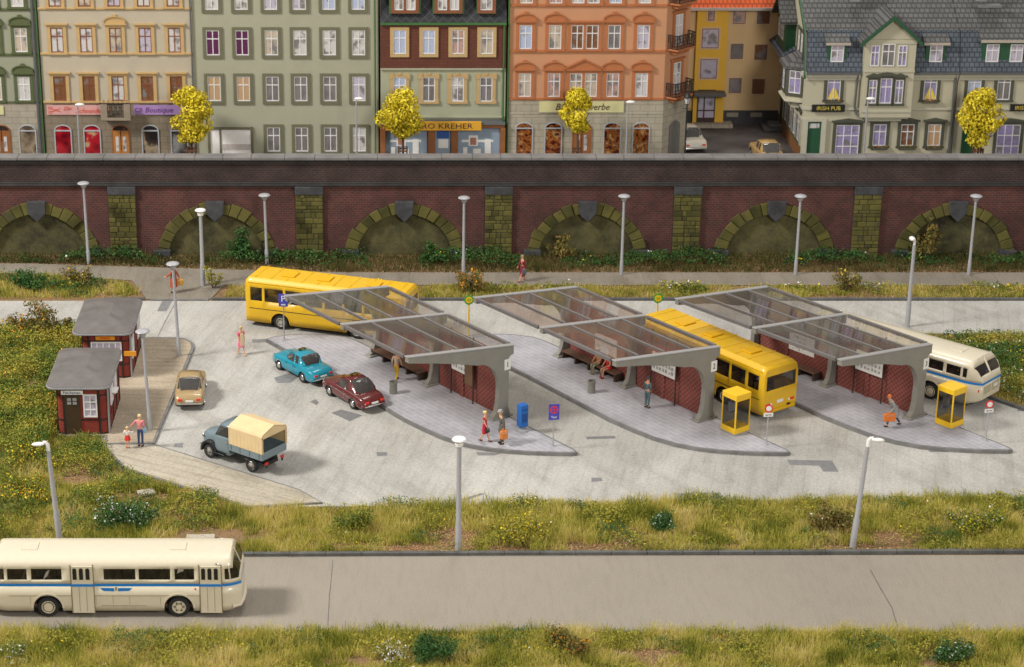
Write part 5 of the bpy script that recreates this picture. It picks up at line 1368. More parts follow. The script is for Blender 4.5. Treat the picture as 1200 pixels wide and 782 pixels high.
bus1=cream_bus('cream coach with blue stripe driving on the front road'); bus1.location=(-12.85,81.6,0); bus1['group']='cream coaches with a blue stripe'
M_byel=mat('bus_yellow',(.72,.43,.01),.4,var=.03,coat=.3)
def yellow_bus(label):
    t=thing('city_bus',label,'bus',group='yellow city buses'); L=9.7; h=L/2; W=1.26; zb=.32; wx=[-h+2.9,h-2.15]; ra=.58
    lw=[(h-1.05,h-.32),(h-2.35,h-1.2),(h-3.55,h-2.5),(h-4.75,h-3.7),(h-5.95,h-4.9),(h-7.15,h-6.1),(h-8.35,h-7.3),(h-9.35,h-8.55)]
    xs=set()
    for a,b_ in lw: xs|={round(a,3),round(b_,3)}
    xs|={round(v,3) for v in arch_x(wx,ra)}|{-h,-h+.05,-h+.14,-h+.3,h-.3,h-.14,h-.05,h}
    st=[]
    for x in sorted(xs):
        e=min(h-x,x+h); w=W*(1-.07*max(0,1-e/.3)**2); zt=2.95-.14*max(0,1-e/.14)
        z0=arch_z(x,wx,ra,zb)
        z=[z0,max(z0+.01,.7),max(z0+.02,1.14),1.62,2.42,2.60,min(2.78,zt-.05),zt-.01,zt-.002,zt]; y=[w*.98,w,w,w,w*.985,w*.975,w*.92,w*.78,w*.4,0]
        st.append((x,list(zip(y,z))))
    X=[s[0] for s in st]
    def cls(i,j,s):
        if j==3:
            for k,(a,b_) in enumerate(lw):
                if a-1e-3<=X[i] and X[i+1]<=b_+1e-3: return 'W|window|%d|%d'%(s,k)
        return 'body'
    out=loft(st,cls,lambda f,j:('W|windscreen|f' if f else 'W|rear_window|r') if j==3 else 'body')
    part(out,'body','body',M_byel,t,40,.03); windows(out,M_bglass,t,(.998,.985,0))
    MB().bx(-h+.1,h-.1,-1.1,1.1,.5,.6).bx(-h+.3,h-.3,-.9,.9,.32,.5).build('floor',M_black,t)
    mb=MB()
    for s in (-1,1):
        for k in range(8):
            x=-h+.8+k*.98
            if abs(x-wx[1])<.3: continue
            mb.bx(x,x+.42,s*.68-.38,s*.68+.38,1.0,1.12); mb.bx(x-.05,x+.05,s*.68-.38,s*.68+.38,1.0,1.75)
    mb.build('seats',mat('seat_ochre',(.30,.16,.03),.7,var=.1),t)
    mb=MB(); mb.bx(h-.5,h-.15,-.9,.9,1.1,1.5); mb.build('dashboard',M_black,t)
    mb=MB()
    for s in (-1,1):
        for e in (-1,1):
            mb.box(e*(h-.01),s*(W*.88),2.02,.05,.14,.84)
    mb.build('corner_pillar',M_byel,t)
    for s in (-1,1):
        mb=MB(); mb.box(0,s*(W+.002),1.15,L-.5,.014,.035)
        mb.build('rub_strip',M_black,t)
        mb=MB(); mb.box(0,s*(W*.975),2.70,L-.35,.04,.03); mb.build('gutter',M_byel,t)
        mb=MB()
        for a,b_ in lw[1:]: mb.box((a+b_)/2,s*1.205,2.14,b_-a,.012,.02)
        mb.build('window_bar',M_black,t)
        mb=MB()
        for c in wx:
            for i in range(12):
                a0=PI*i/12; a1=PI*(i+1)/12
                q=[(c+rr*math.cos(tt),.43+rr*math.sin(tt)) for rr,tt in ((ra,a0),(ra,a1),(ra+.05,a1),(ra+.05,a0))]
                mb.prism(q,s*W-.02,s*W+.02,'y')
        mb.build('wheel_arch',M_byel,t,smooth=30)
    mb=MB()
    for k in range(10):
        x=-h+.55+k*(L-1.1)/9
        mb.bx(x-.025,x+.025,-1.0,1.0,2.93,2.967)
        for q in range(22):
            yy=-1.0+q*.092; mb.bx(x+.03,x+.06,yy,yy+.045,2.935,2.962)
    mb.build('roof_rib',M_byel,t)
    mhat=mat('hatch_yellow',(.72,.40,.004),.45,var=.02)
    for x in (-2.6,.35,2.5): MB().bx(x-.38,x+.38,-.42,.42,2.955,3.03).build('roof_hatch',mhat,t,bevel=.02)
    for c in wx:
        for s in (-1,1): wheel(t,c,s*1.06,.44,.28,mat('rim_grey',(.38,.37,.33),.5,var=.05),0)
    x=-h
    for s in (-1,1):
        MB().bx(x-.03,x+.01,min(s*.72,s*1.02),max(s*.72,s*1.02),.78,.90).build('tail_light',M_rs,t,bevel=.01,seg=1)
        MB().bx(x-.03,x+.01,min(s*.58,s*.70),max(s*.58,s*.70),.78,.90).build('reversing_light',M_white,t)
        MB().bx(x-.05,x+.01,min(s*.5,s*.74),max(s*.5,s*.74),.54,.64).build('bumper_pad',M_black,t,bevel=.02)
        MB().disc((h+.01,s*.8,.8),.12,'x',16,d=.04).build('headlight',M_chrome,t)
    pl=MB().bx(x-.025,x+.01,-.22,.22,.82,.98).build('number_plate',M_white,t)
    MB().bx(-h-.04,-h+.02,-1.1,1.1,.36,.52).bx(h-.02,h+.05,-1.1,1.1,.36,.55).build('bumper',M_byel,t,bevel=.03)
    return t
busA=yellow_bus('yellow city bus standing at the far kerb behind shelter 1')
def pose(t,corner,head,fb,side,L,W,z=0):
    "corner: ground position of one body corner; head: heading in degrees; fb=+1 front/-1 rear corner; side=+1 left/-1 right"
    a=R(head); f=Vector((math.cos(a),math.sin(a))); l=Vector((-f.y,f.x)); c=Vector(corner)-f*fb*L/2-l*side*W/2
    t.location=(c.x,c.y,z); t.rotation_euler=(0,0,a)
pose(busA,(-9.45,115.45),161,1,1,9.7,2.44)
busB=copy_tree(busA,label='yellow city bus in the bay between shelters 2 and 3'); pose(busB,(18.2,101.35),125.6,-1,1,9.7,2.44)
busC=copy_tree(bus1,label='cream coach with blue stripe parked behind shelter 3'); busC.location=(26.56,106.95,0); busC.rotation_euler=(0,0,R(137))
# ---- cars
M_carglass=glass_mat('car_glass',(.55,.54,.53),.2,.04,opac=.25,opc=(.22,.21,.20))
def car(name,label,paint,L,H,W,wb,fo,belt,hoodz,trunkz,cab,roof,round_=.0,taxi=False,two=None,chrome_side=False,rlights='red',fin=0):
    """cab=(x rear screen base, x roof rear, x roof front, x windscreen base) measured from the rear bumper"""
    t=thing(name,label,'car'); h=L/2; w=W/2; wx=[L-fo-wb-h,L-fo-h]; ra=.36; zb=.24
    cb=[c-h for c in cab]; mid=(cb[1]+cb[2])/2
    xs=set(round(v,3) for v in arch_x(wx,ra,6))|{round(c,3) for c in cb}|{round(mid-.04,3),round(mid+.04,3),round(cb[1]+.14,3)}|{-h,-h+.04,-h+.12,-h+.3,-h+.6,h-.6,h-.3,h-.12,h-.04,h}
    st=[]
    for x in sorted(xs):
        e1=h-x; e2=x+h; ww=w*(1-.16*max(0,1-e1/.6)**2-.14*max(0,1-e2/.6)**2)
        if x<=cb[0]: u=(x+h)/(cb[0]+h); top=trunkz+(belt-trunkz)*u**.6-(.22*max(0,1-e2/.3)**2); g=top
        elif x<cb[1]: u=(x-cb[0])/(cb[1]-cb[0]); top=belt+(H-belt)*math.sin(u*PI/2)**(1.0-round_*.3); g=belt
        elif x<=cb[2]: u=(x-cb[1])/(cb[2]-cb[1]); top=H+.035*math.sin(u*PI); g=belt
        elif x<cb[3]: u=(cb[3]-x)/(cb[3]-cb[2]); top=belt+(H-belt)*u; g=belt
        else: u=(h-x)/(h-cb[3]); top=hoodz+(belt-hoodz)*u**.7-(.20*max(0,1-e1/.3)**2); g=top
        z0=arch_z(x,wx,ra,zb+.10*max(0,1-min(e1,e2)/.3)); gh=top-g
        mz=max(z0+.02,(.24+g)*.52); 
        if gh<.02:
            z=[z0,max(z0+.01,.32),mz,max(mz+.01,g-.10),g-.02,g-.005,g+.01,g+.03,g+.035]; y=[ww*.93,ww*.985,ww,ww*.97,ww*.88,ww*.7,ww*.5,ww*.25,0]
        else:
            k=min(1,gh/(H-belt)); z=[z0,max(z0+.01,.32),mz,max(mz+.01,g-.10),g-.01,g+gh*.05,g+gh*.86,g+gh,g+gh+.03]
            y=[ww*.93,ww*.985,ww,ww*.97,ww*.90,ww*.87,ww*(.87-.13*k),ww*(.80-.20*k)+.0,0]
        st.append((x,list(zip(y,z))))
    X=[s[0] for s in st]
    def cls(i,j,s):
        a,b_=X[i],X[i+1]; m=(a+b_)/2
        if j==5 and cb[1]-.0<m<cb[3]-.1 and not (mid-.05<m<mid+.05) and m>cb[1]+.12: return 'W|side_window|%d|%d'%(s,m>mid)
        if cb[2]<m<cb[3] and j in(6,7): return 'W|windscreen|0'
        if cb[0]<m<cb[1] and j in(6,7): return 'W|rear_window|0'
        return 'body'
    out=loft(st,cls); part(out,'body','body',paint,t,50,.02); windows(out,M_carglass,t,(1,.99,0))
    z_=lambda x:0
    def ringat(x): return min(st,key=lambda s_:abs(s_[0]-x))[1]
    mb=MB()
    for a,b_ in ((cb[3],cb[2]),(cb[0],cb[1])):
        ra_,rb_=ringat(a),ringat(b_)
        for s in (-1,1): mb.tube([(a,s*ra_[6][0]*1.25,ra_[6][1]),( (a+b_)/2,s*(ra_[6][0]*1.25+rb_[6][0])/2,(ra_[6][1]+rb_[6][1])/2+.02),(b_,s*rb_[6][0],rb_[6][1])],.035,6)
    mb.build('roof_pillar',paint,t,smooth=40)
    mb=MB(); mb.bx(-h+.3,h-.3,-w*.8,w*.8,.2,.36); mb.build('underbody',M_black,t)
    mb=MB()
    for x in (cb[1]+.15,mid+.15):
        for s in (-.33,.33): mb.bx(x,x+.4,s-.24,s+.24,.42,.58); mb.bx(x-.05,x+.08,s-.24,s+.24,.42,belt+.12)
    mb.build('seats',M_seat,t)
    for c in wx:
        for s in (-1,1): wheel(t,c,s*(w-.10),.29,.17,M_chrome,1)
    for e in (-1,1):
        x=e*(h+.03); o=MB().tube([(x-e*.25,-w*.9,.42),(x-e*.03,-w*.78,.42),(x,-w*.4,.42),(x,w*.4,.42),(x-e*.03,w*.78,.42),(x-e*.25,w*.9,.42)],.045,8).build('bumper',M_chrome,t,smooth=40)
    for s in (-1,1):
        MB().bx(-h-.015,-h+.06,s*w*.62-.11,s*w*.62+.11,.56,.67).build('tail_light',M_rs if rlights else M_chrome,t,bevel=.01,seg=1)
        MB().disc((h+.0,s*w*.62,.6),.09,'x',16,d=.06).build('headlight',M_chrome,t)
    MB().bx(h-.02,h+.02,-w*.4,w*.4,.5,.68).build('grille',M_chrome,t,bevel=.01,seg=1)
    MB().bx(-h-.03,-h+.02,-.2,.2,.50,.60).build('number_plate',M_white,t)
    mb=MB()
    for s in (-1,1):
        for x in (mid-.02,): mb.bx(x-.006,x+.006,s*w*.99-.008,s*w*.99+.008,.35,belt-.08)
        mb.box(mid-.2,s*w*1.0,belt-.16,.12,.03,.02); mb.box(mid+.62,s*w*1.0,belt-.16,.12,.03,.02)
    mb.build('door_seam',M_black if not chrome_side else M_chrome,t)
    if chrome_side:
        mb=MB()
        for s in (-1,1): mb.tube([(h-.25,s*(w*.95),.68),(.4,s*(w*1.0),.66),(-.2,s*(w*1.0),.60),(-h+.5,s*(w*.985),.52)],.014,5); mb.tube([(cb[3]-.1,s*w*.9,belt+.0),(cb[1],s*w*.93,belt),(cb[0]-.3,s*w*.9,belt-.05)],.014,5)
        mb.build('chrome_strip',M_chrome,t)
    if two:
        mb=MB(); mb.bx(cb[1]+.05,cb[2]-.05,-w*.5,w*.5,H+.03,H+.05); mb.build('roof_panel',two,t) if False else None
    if taxi:
        s=MB().bx(cb[2]-.38,cb[2]-.22,-.2,.2,H+.03,H+.16).build('taxi_sign',mat('taxi_dark',(.05,.05,.02),.5,var=0),t,bevel=.015,seg=1)
        text('TAXI',.10,M_ys,s,(cb[2]-.39,0,H+.095),rot=(PI/2,0,-PI/2)); text('TAXI',.10,M_ys,s,(cb[2]-.21,0,H+.095),rot=(PI/2,0,PI/2))
    return t
p_teal=mat('paint_teal',(.004,.245,.34),.3,var=.03,coat=.7); p_mar=mat('paint_maroon',(.115,.012,.012),.25,var=.04,coat=.8); p_tan=mat('paint_tan',(.36,.25,.115),.35,var=.03,coat=.6); p_whi=mat('paint_ivory',(.60,.55,.45),.35,var=.03,coat=.6)
def put(t,x,y,head,z=0): t.location=(x,y,z); t.rotation_euler=(0,0,R(head)); return t
put(car('taxi_car','teal taxi parked beside platform 1, ahead of the maroon car',p_teal,4.05,1.36,1.52,2.3,.75,.88,.80,.84,(1.0,1.35,2.35,2.8),0,taxi=True),-5.83,107.95,126.5)
put(car('taxi_car','maroon taxi with chrome strips parked behind the teal taxi',p_mar,4.05,1.42,1.52,2.2,.8,.86,.76,.76,(.75,1.45,2.25,2.7),0,round_=1,taxi=True,chrome_side=True),-2.98,104.25,125.5)
put(car('parked_car','tan saloon parked at the plaza kerb beside the kiosks',p_tan,3.95,1.36,1.56,2.4,.72,.86,.78,.82,(.75,1.35,2.35,2.85),0),-11.62,104.75,93.2)
x,y=G(811,176,4.46); put(car('parked_car','ivory saloon parked in the courtyard beside the gas lantern',p_whi,4.3,1.42,1.75,2.5,.8,.90,.82,.84,(.9,1.45,2.5,2.95),0),x-.3,y+1.1,101,4.46)
x,y=G(896,183,4.46); put(car('parked_car','gold saloon in the courtyard beside the pub steps, half hidden by the parapet',mat('paint_gold',(.38,.24,.09),.35,var=.03,coat=.6),4.0,1.40,1.55,2.4,.72,.88,.80,.84,(.8,1.35,2.35,2.85),0),x-.05,y-1.2,97,4.46)
# ---- small truck with canvas cover
t=thing('pickup_truck','small grey blue truck with beige canvas cover beside the slab walk','truck'); pg=mat('paint_grey_blue',(.16,.215,.24),.35,var=.03,coat=.5); cv=mat('canvas_beige',(.68,.51,.28),.75,var=.06,scale=2,bmp=.1)
# x forward, rear of the bed at -2.05
st=[]; 
for x,w_,zt,zl in ((2.05,.36,.98,.5),(2.0,.44,1.10,.48),(1.85,.50,1.18,.46),(1.5,.55,1.24,.44),(1.15,.60,1.28,.44),(.98,.70,1.32,.42)):
    st.append((x,[(w_*.9,zl),(w_,zl+.2),(w_,zt-.3),(w_*.92,zt-.12),(w_*.7,zt-.03),(w_*.35,zt),(0,zt+.01)]))
out=loft(st[::-1],lambda i,j,s:'body'); part(out,'body','bonnet',pg,t,50)
st=[]
for x,w_,zt,wt in ((.1,.72,1.85,.60),(.16,.74,1.90,.62),(.72,.74,1.90,.62),(.98,.73,1.34,.66),(1.02,.70,1.28,.62)):
    k=(zt-1.25)/.65; k=max(0.02,k)
    st.append((x,[(.70,.42),(w_,.6),(w_,1.15),(w_*.98,1.26),(w_*.96-.02*k,1.27+.02*k),(wt+.02,1.27+.50*k),(wt-.06,1.27+.6*k),(0,1.28+.63*k)]))
out=loft(st,lambda i,j,s:'glass' if (j==4 and i>=1) or (i==2 and j in(5,6)) else 'body'); part(out,'body','cab',pg,t,50,.02); part(out,'glass','window_glass',M_carglass,t,50,0,shrink=(1,.985,0))
for s in (-1,1):
    mb=MB(); n=10; cx=1.38
    for i in range(n):
        a0=PI*i/n-.15; a1=PI*(i+1)/n-.15
        mb.prism([(cx+rr*math.cos(tt),.36+rr*math.sin(tt)) for rr,tt in ((.40,a0),(.40,a1),(.52,a1),(.52,a0))],min(s*.42,s*.80),max(s*.42,s*.80),'y')
    mb.box(.72,s*.74,.40,.75,.16,.05); mb.build('mudguard',M_black,t,smooth=30,bevel=.02)
    MB().ball((1.92,s*.52,.95),.06,.09,.09,12).build('headlight',M_chrome,t); MB().bx(.2,.32,min(s*.75,s*.78),max(s*.75,s*.78),1.05,1.08).build('door_handle',M_chrome,t)
    MB().bx(-2.12,-2.05,s*.55-.09,s*.55+.09,.52,.64).build('tail_light',M_rs,t); MB().bx(-2.1,-2.06,s*.55-.05,s*.55+.05,.38,.52).build('mud_flap',M_black,t)
MB().bx(-2.05,-.02,-.86,.86,.80,.88).bx(-2.05,-.02,-.86,-.82,.88,1.18).bx(-2.05,-.02,.82,.86,.88,1.18).bx(-.06,-.02,-.82,.82,.88,1.18).build('cargo_bed',pg,t)
MB().bx(-2.10,-2.05,-.86,.86,.80,1.18).build('tailgate',pg,t,bevel=.01,seg=1)
mb=MB()
for x in (-1.9,-1.3,-.7,-.15):
    for s in (-1,1): mb.box(x,s*.87,1.0,.05,.03,.3)
mb.build('bed_stake',pg,t)
mb=MB(); prof=[(-.88,1.14),(-.88,1.98),(-.80,2.08),(0,2.34),(.80,2.08),(.88,1.98),(.88,1.14)]
mb.prism(prof,-.10,-.04,'x')
pi=[(-.84,1.14),(-.84,1.97),(-.78,2.04),(0,2.30),(.78,2.04),(.84,1.97),(.84,1.14)]
x0=-2.12
for a,b_,c,d in zip(prof,prof[1:],pi,pi[1:]):
    vs=[(x0,*a),(x0,*b_),(-.1,*b_),(-.1,*a),(x0,*c),(x0,*d),(-.1,*d),(-.1,*c)]
    mb.add(vs,[(0,1,2,3),(7,6,5,4),(0,4,5,1),(1,5,6,2) ,(3,7,4,0)])
for k in range(9):
    x=-1.95+k*.23
    for s in (-1,1): mb.tube([(x,s*.872,1.16),(x+.02,s*.878,1.6),(x-.01,s*.872,1.95)],[.022,.012,.008],5)
mb.prism([(-.86,1.90),(-.80,2.06),(0,2.32),(.80,2.06),(.86,1.90),(.8,1.86),(-.8,1.86)],-2.12,-2.08,'x')
for s in (-1,1): mb.bx(-2.12,-2.08,min(s*.78,s*.87),max(s*.78,s*.87),1.14,1.95)
mb.build('canvas_cover',cv,t); MB().bx(-2.0,1.9,-.35,.35,.40,.56).build('chassis',M_black,t)
for x in (-1.28,1.38):
    for s in (-1,1): wheel(t,x,s*.66,.34,.2,M_chrome,1)
MB().tube([(2.1,-.6,.48),(2.15,0,.48),(2.1,.6,.48)],.045,8).build('bumper',M_chrome,t,smooth=40)
put(t,-8.33,96.55,141.9); t.scale=(1.05,1.05,1.07)
# ------------------------------------------------------------------ people (one skinned body each)
M_skin=mat('skin',(.62,.33,.20),.55,var=.04)
def skin_mesh(name,V,E,Rr,m,root=0,sub=1):
    me=bpy.data.meshes.new(name); me.from_pydata(V,E,[]); o=bpy.data.objects.new('tmp',me); C.objects.link(o)
    s=o.modifiers.new('s','SKIN'); s.use_smooth_shade=True; s.branch_smoothing=.4
    for i,r in enumerate(Rr):
        r=r if isinstance(r,tuple) else (r,r); me.skin_vertices[0].data[i].radius=r; me.skin_vertices[0].data[i].use_root=(i==root)
    if sub: u=o.modifiers.new('u','SUBSURF'); u.levels=sub; u.render_levels=sub
    dg=bpy.context.evaluated_depsgraph_get(); out=bpy.data.meshes.new_from_object(o.evaluated_get(dg)); bpy.data.objects.remove(o)
    out.materials.clear(); out.materials.append(m); out.name=name
    out.polygons.foreach_set('use_smooth',[True]*len(out.polygons)); return out
def lerp(a,b,t): return tuple(a[i]+(b[i]-a[i])*t for i in range(3))
def person(label,loc,head,h=1.75,top=None,bottom=None,shoes=(.03,.02,.015),hair=(.55,.40,.18),hairstyle='short',skirt=None,coat=None,sleeve=1,J=None,legs=None,hat=None,lean=0,apron=None,grp='people'):
    t=thing('person',label,'person',loc,R(head)); k=h/1.75
    P=dict(pel=(0,0,.95),spi=(0,0,1.13),che=(.01,0,1.33),nec=(.01,0,1.47),hb=(.025,0,1.56),hm=(.03,0,1.64),ht=(.02,0,1.715),
        sL=(0,.18,1.41),eL=(-.02,.23,1.14),wL=(.06,.22,.92),sR=(0,-.18,1.41),eR=(-.02,-.23,1.14),wR=(.06,-.22,.92),
        hL=(0,.09,.90),kL=(.02,.10,.50),aL=(-.01,.10,.08),hR=(0,-.09,.90),kR=(.02,-.10,.50),aR=(-.01,-.10,.08))
    if J: P.update(J)
    if lean:
        for q in ('spi','che','nec','hb','hm','ht','sL','eL','wL','sR','eR','wR'):
            x,y,z=P[q]; P[q]=(x+(z-.95)*lean,y,z)
    P={a:tuple(c*k for c in b) for a,b in P.items()}
    names=['pel','spi','che','nec','hb','hm','ht']; V=[P[n] for n in names]; Rr=[(.125,.095),(.115,.085),(.14,.10),.055,.072,(.088,.098),.062]; E=[(i,i+1) for i in range(6)]
    def chain(a,ns,rs):
        p=a
        for n,r in zip(ns,rs): V.append(P[n] if isinstance(n,str) else n); Rr.append(r); E.append((p,len(V)-1)); p=len(V)-1
        return p
    for s in 'LR':
        w=chain(2,['s'+s,'e'+s,'w'+s],[.058,.042,.028])
        d=(Vector(P['w'+s])-Vector(P['e'+s])).normalized(); sd=Vector((0,1 if s=='L' else -1,0)); fw=d.cross(sd).normalized()
        if fw.length<.5: fw=Vector((1,0,0))
        wr=Vector(P['w'+s]); palm=wr+d*.075*k; V.append(tuple(palm)); Rr.append((.036,.018)); E.append((w,len(V)-1)); pi_=len(V)-1
        ax=d.cross(sd).normalized() if d.cross(sd).length>.1 else Vector((1,0,0))
        for f in range(4):
            o=ax*((f-1.5)*.019*k); L_=(.07,.078,.072,.056)[f]*k; b=palm+o+d*.02*k; m_=b+d*L_*.5-sd*.006; e=b+d*L_*.9-sd*.022
            V.extend([tuple(b),tuple(m_),tuple(e)]); Rr.extend([.009,.0085,.007]); n=len(V); E.extend([(pi_,n-3),(n-3,n-2),(n-2,n-1)])
        th=wr+d*.03*k; V.extend([tuple(th+ax*.03*k-sd*.012),tuple(th+ax*.045*k+d*.045*k-sd*.02)]); Rr.extend([.011,.009]); n=len(V); E.extend([(w,n-2),(n-2,n-1)])
    for s in 'LR':
        a_=P['a'+s]; dd=P.get('t'+s)
        toe=dd if dd else (a_[0]+.15*k,a_[1],max(.03*k,a_[2]-.05*k))
        chain(0,['h'+s,'k'+s,'a'+s,toe],[.085,.056,.038,.03])
    Rr=[tuple(q*k for q in r) if isinstance(r,tuple) else r*k for r in Rr]
    me=skin_mesh('person_body',V,E,Rr,M_skin)
    o=bpy.data.objects.new('body',me); C.objects.link(o); o.parent=t
    hm=Vector(P['hm']); fx=.09*k
    f=MB(); f.ball((hm.x+fx,0+hm.y,hm.z-.02*k),.020*k,.012*k,.022*k,8)
    for s in (-1,1): f.ball((hm.x-.0,hm.y+s*.092*k,hm.z-.015*k),.02*k,.01*k,.03*k,8)
    f.build('nose_and_ears',M_skin,o,smooth=60)
    f=MB()
    for s in (-1,1): f.ball((hm.x+.080*k,hm.y+s*.034*k,hm.z+.012*k),.012*k,.014*k,.008*k,8)
    f.ball((hm.x+.083*k,hm.y,hm.z-.055*k),.008*k,.024*k,.006*k,8,1); f.build('eyes_and_mouth',[M_black,mat('lips',(.35,.06,.05),.5,var=0)],o,smooth=60)
    def col(c,nm): return mat('cloth_%s_%d'%(nm,int(1e4*c[0]+1e3*c[1]+100*c[2])),c,.8,var=.12,scale=6,bmp=.15)
    if hair:
        f=MB(); hx,hy,hz=hm.x-.016*k,hm.y,hm.z+.022*k
        f.ball((hx,hy,hz),.108*k,.104*k,.098*k,14)
        if hairstyle=='long': f.ball((hx-.05*k,hy,hz-.10*k),.065*k,.095*k,.12*k,12)
        if hairstyle=='bun': f.ball((hx-.10*k,hy,hz+.02*k),.05*k,.05*k,.05*k,10)
        v=[(x if x<hm.x+.06*k or z>hm.z+.05*k else hm.x+.06*k,y,z) for x,y,z in f.v]; f.v=v
        f.build('hair',col(hair,'hair'),t,smooth=60)
    if hat:
        f=MB(); f.lathe([(.10*k,0),(.105*k,.03*k),(.09*k,.09*k),(.03*k,.115*k)],14,hm.x-.01,hm.y,hm.z+.04*k); f.lathe([(.14*k,0),(.14*k,.012*k),(.05*k,.015*k)],16,hm.x+.0,hm.y,hm.z+.045*k); f.build('hat',col(hat,'hat'),t,smooth=50)
    if top:
        V=[P['pel'],P['spi'],P['che'],lerp(P['che'],P['nec'],.75)]; E=[(0,1),(1,2),(2,3)]; cf=(1.5 if lean>.3 else 1.22) if coat else 1; Rr=[(.142*k*cf,.112*k*cf),(.132*k*cf,.102*k*cf),(.155*k*cf,.118*k*cf),.066*k]
        for s in 'LR':
            n=len(V); V+= [P['s'+s],P['e'+s]]; Rr+=[.073*k*cf,.057*k*cf]; E+=[(2,n),(n,n+1)]
            if sleeve==1: V.append(P['w'+s]); Rr.append(.042*k); E.append((n+1,n+2))
            elif sleeve==0: V[n+1]=lerp(P['s'+s],P['e'+s],.5)
        o2=bpy.data.objects.new('coat' if coat else 'top',skin_mesh('top',V,E,Rr,col(top,'top'))); C.objects.link(o2); o2.parent=t
    if bottom:
        V=[lerp(P['pel'],P['spi'],.35),P['pel']]; E=[(0,1)]; Rr=[(.135*k,.105*k),(.138*k,.11*k)]
        for s in 'LR':
            n=len(V); V+=[P['h'+s],P['k'+s],lerp(P['k'+s],P['a'+s],.93)]; Rr+=[.098*k,.070*k,.058*k]; E+=[(1,n),(n,n+1),(n+1,n+2)]
        o2=bpy.data.objects.new('trousers',skin_mesh('trousers',V,E,Rr,col(bottom,'trousers'),root=1)); C.objects.link(o2); o2.parent=t
    if skirt:
        c,z1,z0,r1,r0=skirt; x0=P['pel'][0]; f=MB(); zs=[z1,(z1*2+z0)/3,(z1+2*z0)/3,z0]
        f.lathe([(r1*k,z1*k),((r1*.62+r0*.38)*k*1.06,zs[1]*k),((r1*.3+r0*.7)*k*1.03,zs[2]*k),(r0*k,z0*k),(r0*k*.9,z0*k+.01)],18,x0,0,0,sx=.86); f.build('skirt' if not coat else 'coat_skirt',col(c,'skirt'),t,smooth=60)
    if apron:
        MB().prism([(P['pel'][0]+.10,-.10),(P['pel'][0]+.16,-.09),(P['pel'][0]+.16,.09),(P['pel'][0]+.10,.10)],.55*k,1.32*k).build('apron',col(apron,'apron'),t,bevel=.02)
    for s in 'LR':
        a_=P['a'+s]; f=MB(); f.ball((a_[0]+.05*k,a_[1],max(.045*k,a_[2]-.035*k)),.135*k,.05*k,.048*k,12); f.build('shoe',col(shoes,'shoe'),t,smooth=60)
    return t
def hold(label,name,cat,loc,rz,fn):
    t=thing(name,label,cat,loc,rz); fn(t); return t
def bag(w,d,hh,c,rnd=.03,handle=True):
    def fn(t):
        m=mat('bag_%d'%int(1e4*c[0]+1e3*c[1]+1e2*c[2]),c,.5,var=.1)
        MB().bx(-w/2,w/2,-d/2,d/2,0,hh).build('body',m,t,bevel=rnd,seg=3)
        if handle: MB().tube([(-w*.2,0,hh-.01),(-w*.17,0,hh+.07),(w*.17,0,hh+.07),(w*.2,0,hh-.01)],.012,6).build('handle',m,t)
        MB().bx(-w*.3,w*.3,-d/2-.008,-d/2,hh*.75,hh*.8).build('clasp',M_chrome,t)
    return fn
walk=dict(kL=(.10,.09,.50),aL=(.22,.09,.10),kR=(-.02,-.09,.50),aR=(-.24,-.09,.14),eL=(-.10,.22,1.16),wL=(-.02,.22,.93),eR=(.08,-.22,1.16),wR=(.20,-.22,.96))
def at(px,py,z): x,y=G(px,py,z); return (x,y,z)
person('woman in a pink dress with pale apron walking across the yard',at(283,416,0),-60,1.72,top=(.70,.13,.24),skirt=((.70,.13,.24),1.06,.52,.13,.20),shoes=(.5,.3,.15),hair=(.62,.46,.22),sleeve=.5,J=walk,apron=(.70,.60,.36))
person('woman in a red dress walking beside the man with the orange rucksack',at(568,518,.2),-25,1.70,top=(.50,.012,.04),skirt=((.50,.012,.04),1.06,.50,.13,.17),shoes=(.10,.03,.015),hair=(.70,.52,.22),hairstyle='bun',sleeve=0,J=walk)
x,y,z=at(568,518,.2); hold('small black handbag held by the woman in the red dress','handbag','handbag',(x+.12,y-.30,z+.63),.5,bag(.24,.09,.22,(.02,.02,.02)))
person('man in a grey coat and pale hat facing the woman in the red dress',at(588,520,.2),200,1.84,top=(.115,.11,.09),bottom=(.05,.045,.035),skirt=((.115,.11,.09),1.0,.62,.15,.20),coat=True,shoes=(.015,.015,.015),hair=(.3,.25,.2),hat=(.35,.33,.30),lean=.12,J=dict(wR=(-.02,-.25,.88),wL=(.05,.25,.90)))
x,y,z=at(588,520,.2); hold('round orange rucksack carried by the man in the grey coat','rucksack','bag',(x+.08,y-.31,z+.37),.4,bag(.42,.26,.5,(.60,.19,.035),.11))
person('man in blue grey work clothes reading the timetable at shelter 2',at(758,478,.2),40,1.76,top=(.085,.14,.15),bottom=(.085,.14,.15),shoes=(.05,.03,.03),hair=(.06,.055,.06),J=dict(wL=(.10,.14,.98),wR=(.10,-.14,.98)))
person('stooping traveller in a grey coat and orange cap hurrying on platform 3',at(1046,500,.2),190,1.80,top=(.27,.265,.26),bottom=(.07,.075,.085),skirt=((.27,.265,.26),1.12,.60,.20,.30),coat=True,shoes=(.01,.01,.01),hair=(.70,.17,.03),lean=.42,J=dict(kL=(.28,.09,.55),aL=(.34,.09,.12),kR=(-.14,-.09,.52),aR=(-.42,-.09,.12),wL=(.30,.24,.92),wR=(-.18,-.26,.88)))
x,y,z=at(1046,500,.2); hold('orange suitcase carried in front of the stooping traveller','suitcase','suitcase',(x-.28,y-.31,z+.44),.15,bag(.62,.2,.42,(.68,.17,.02),.04))
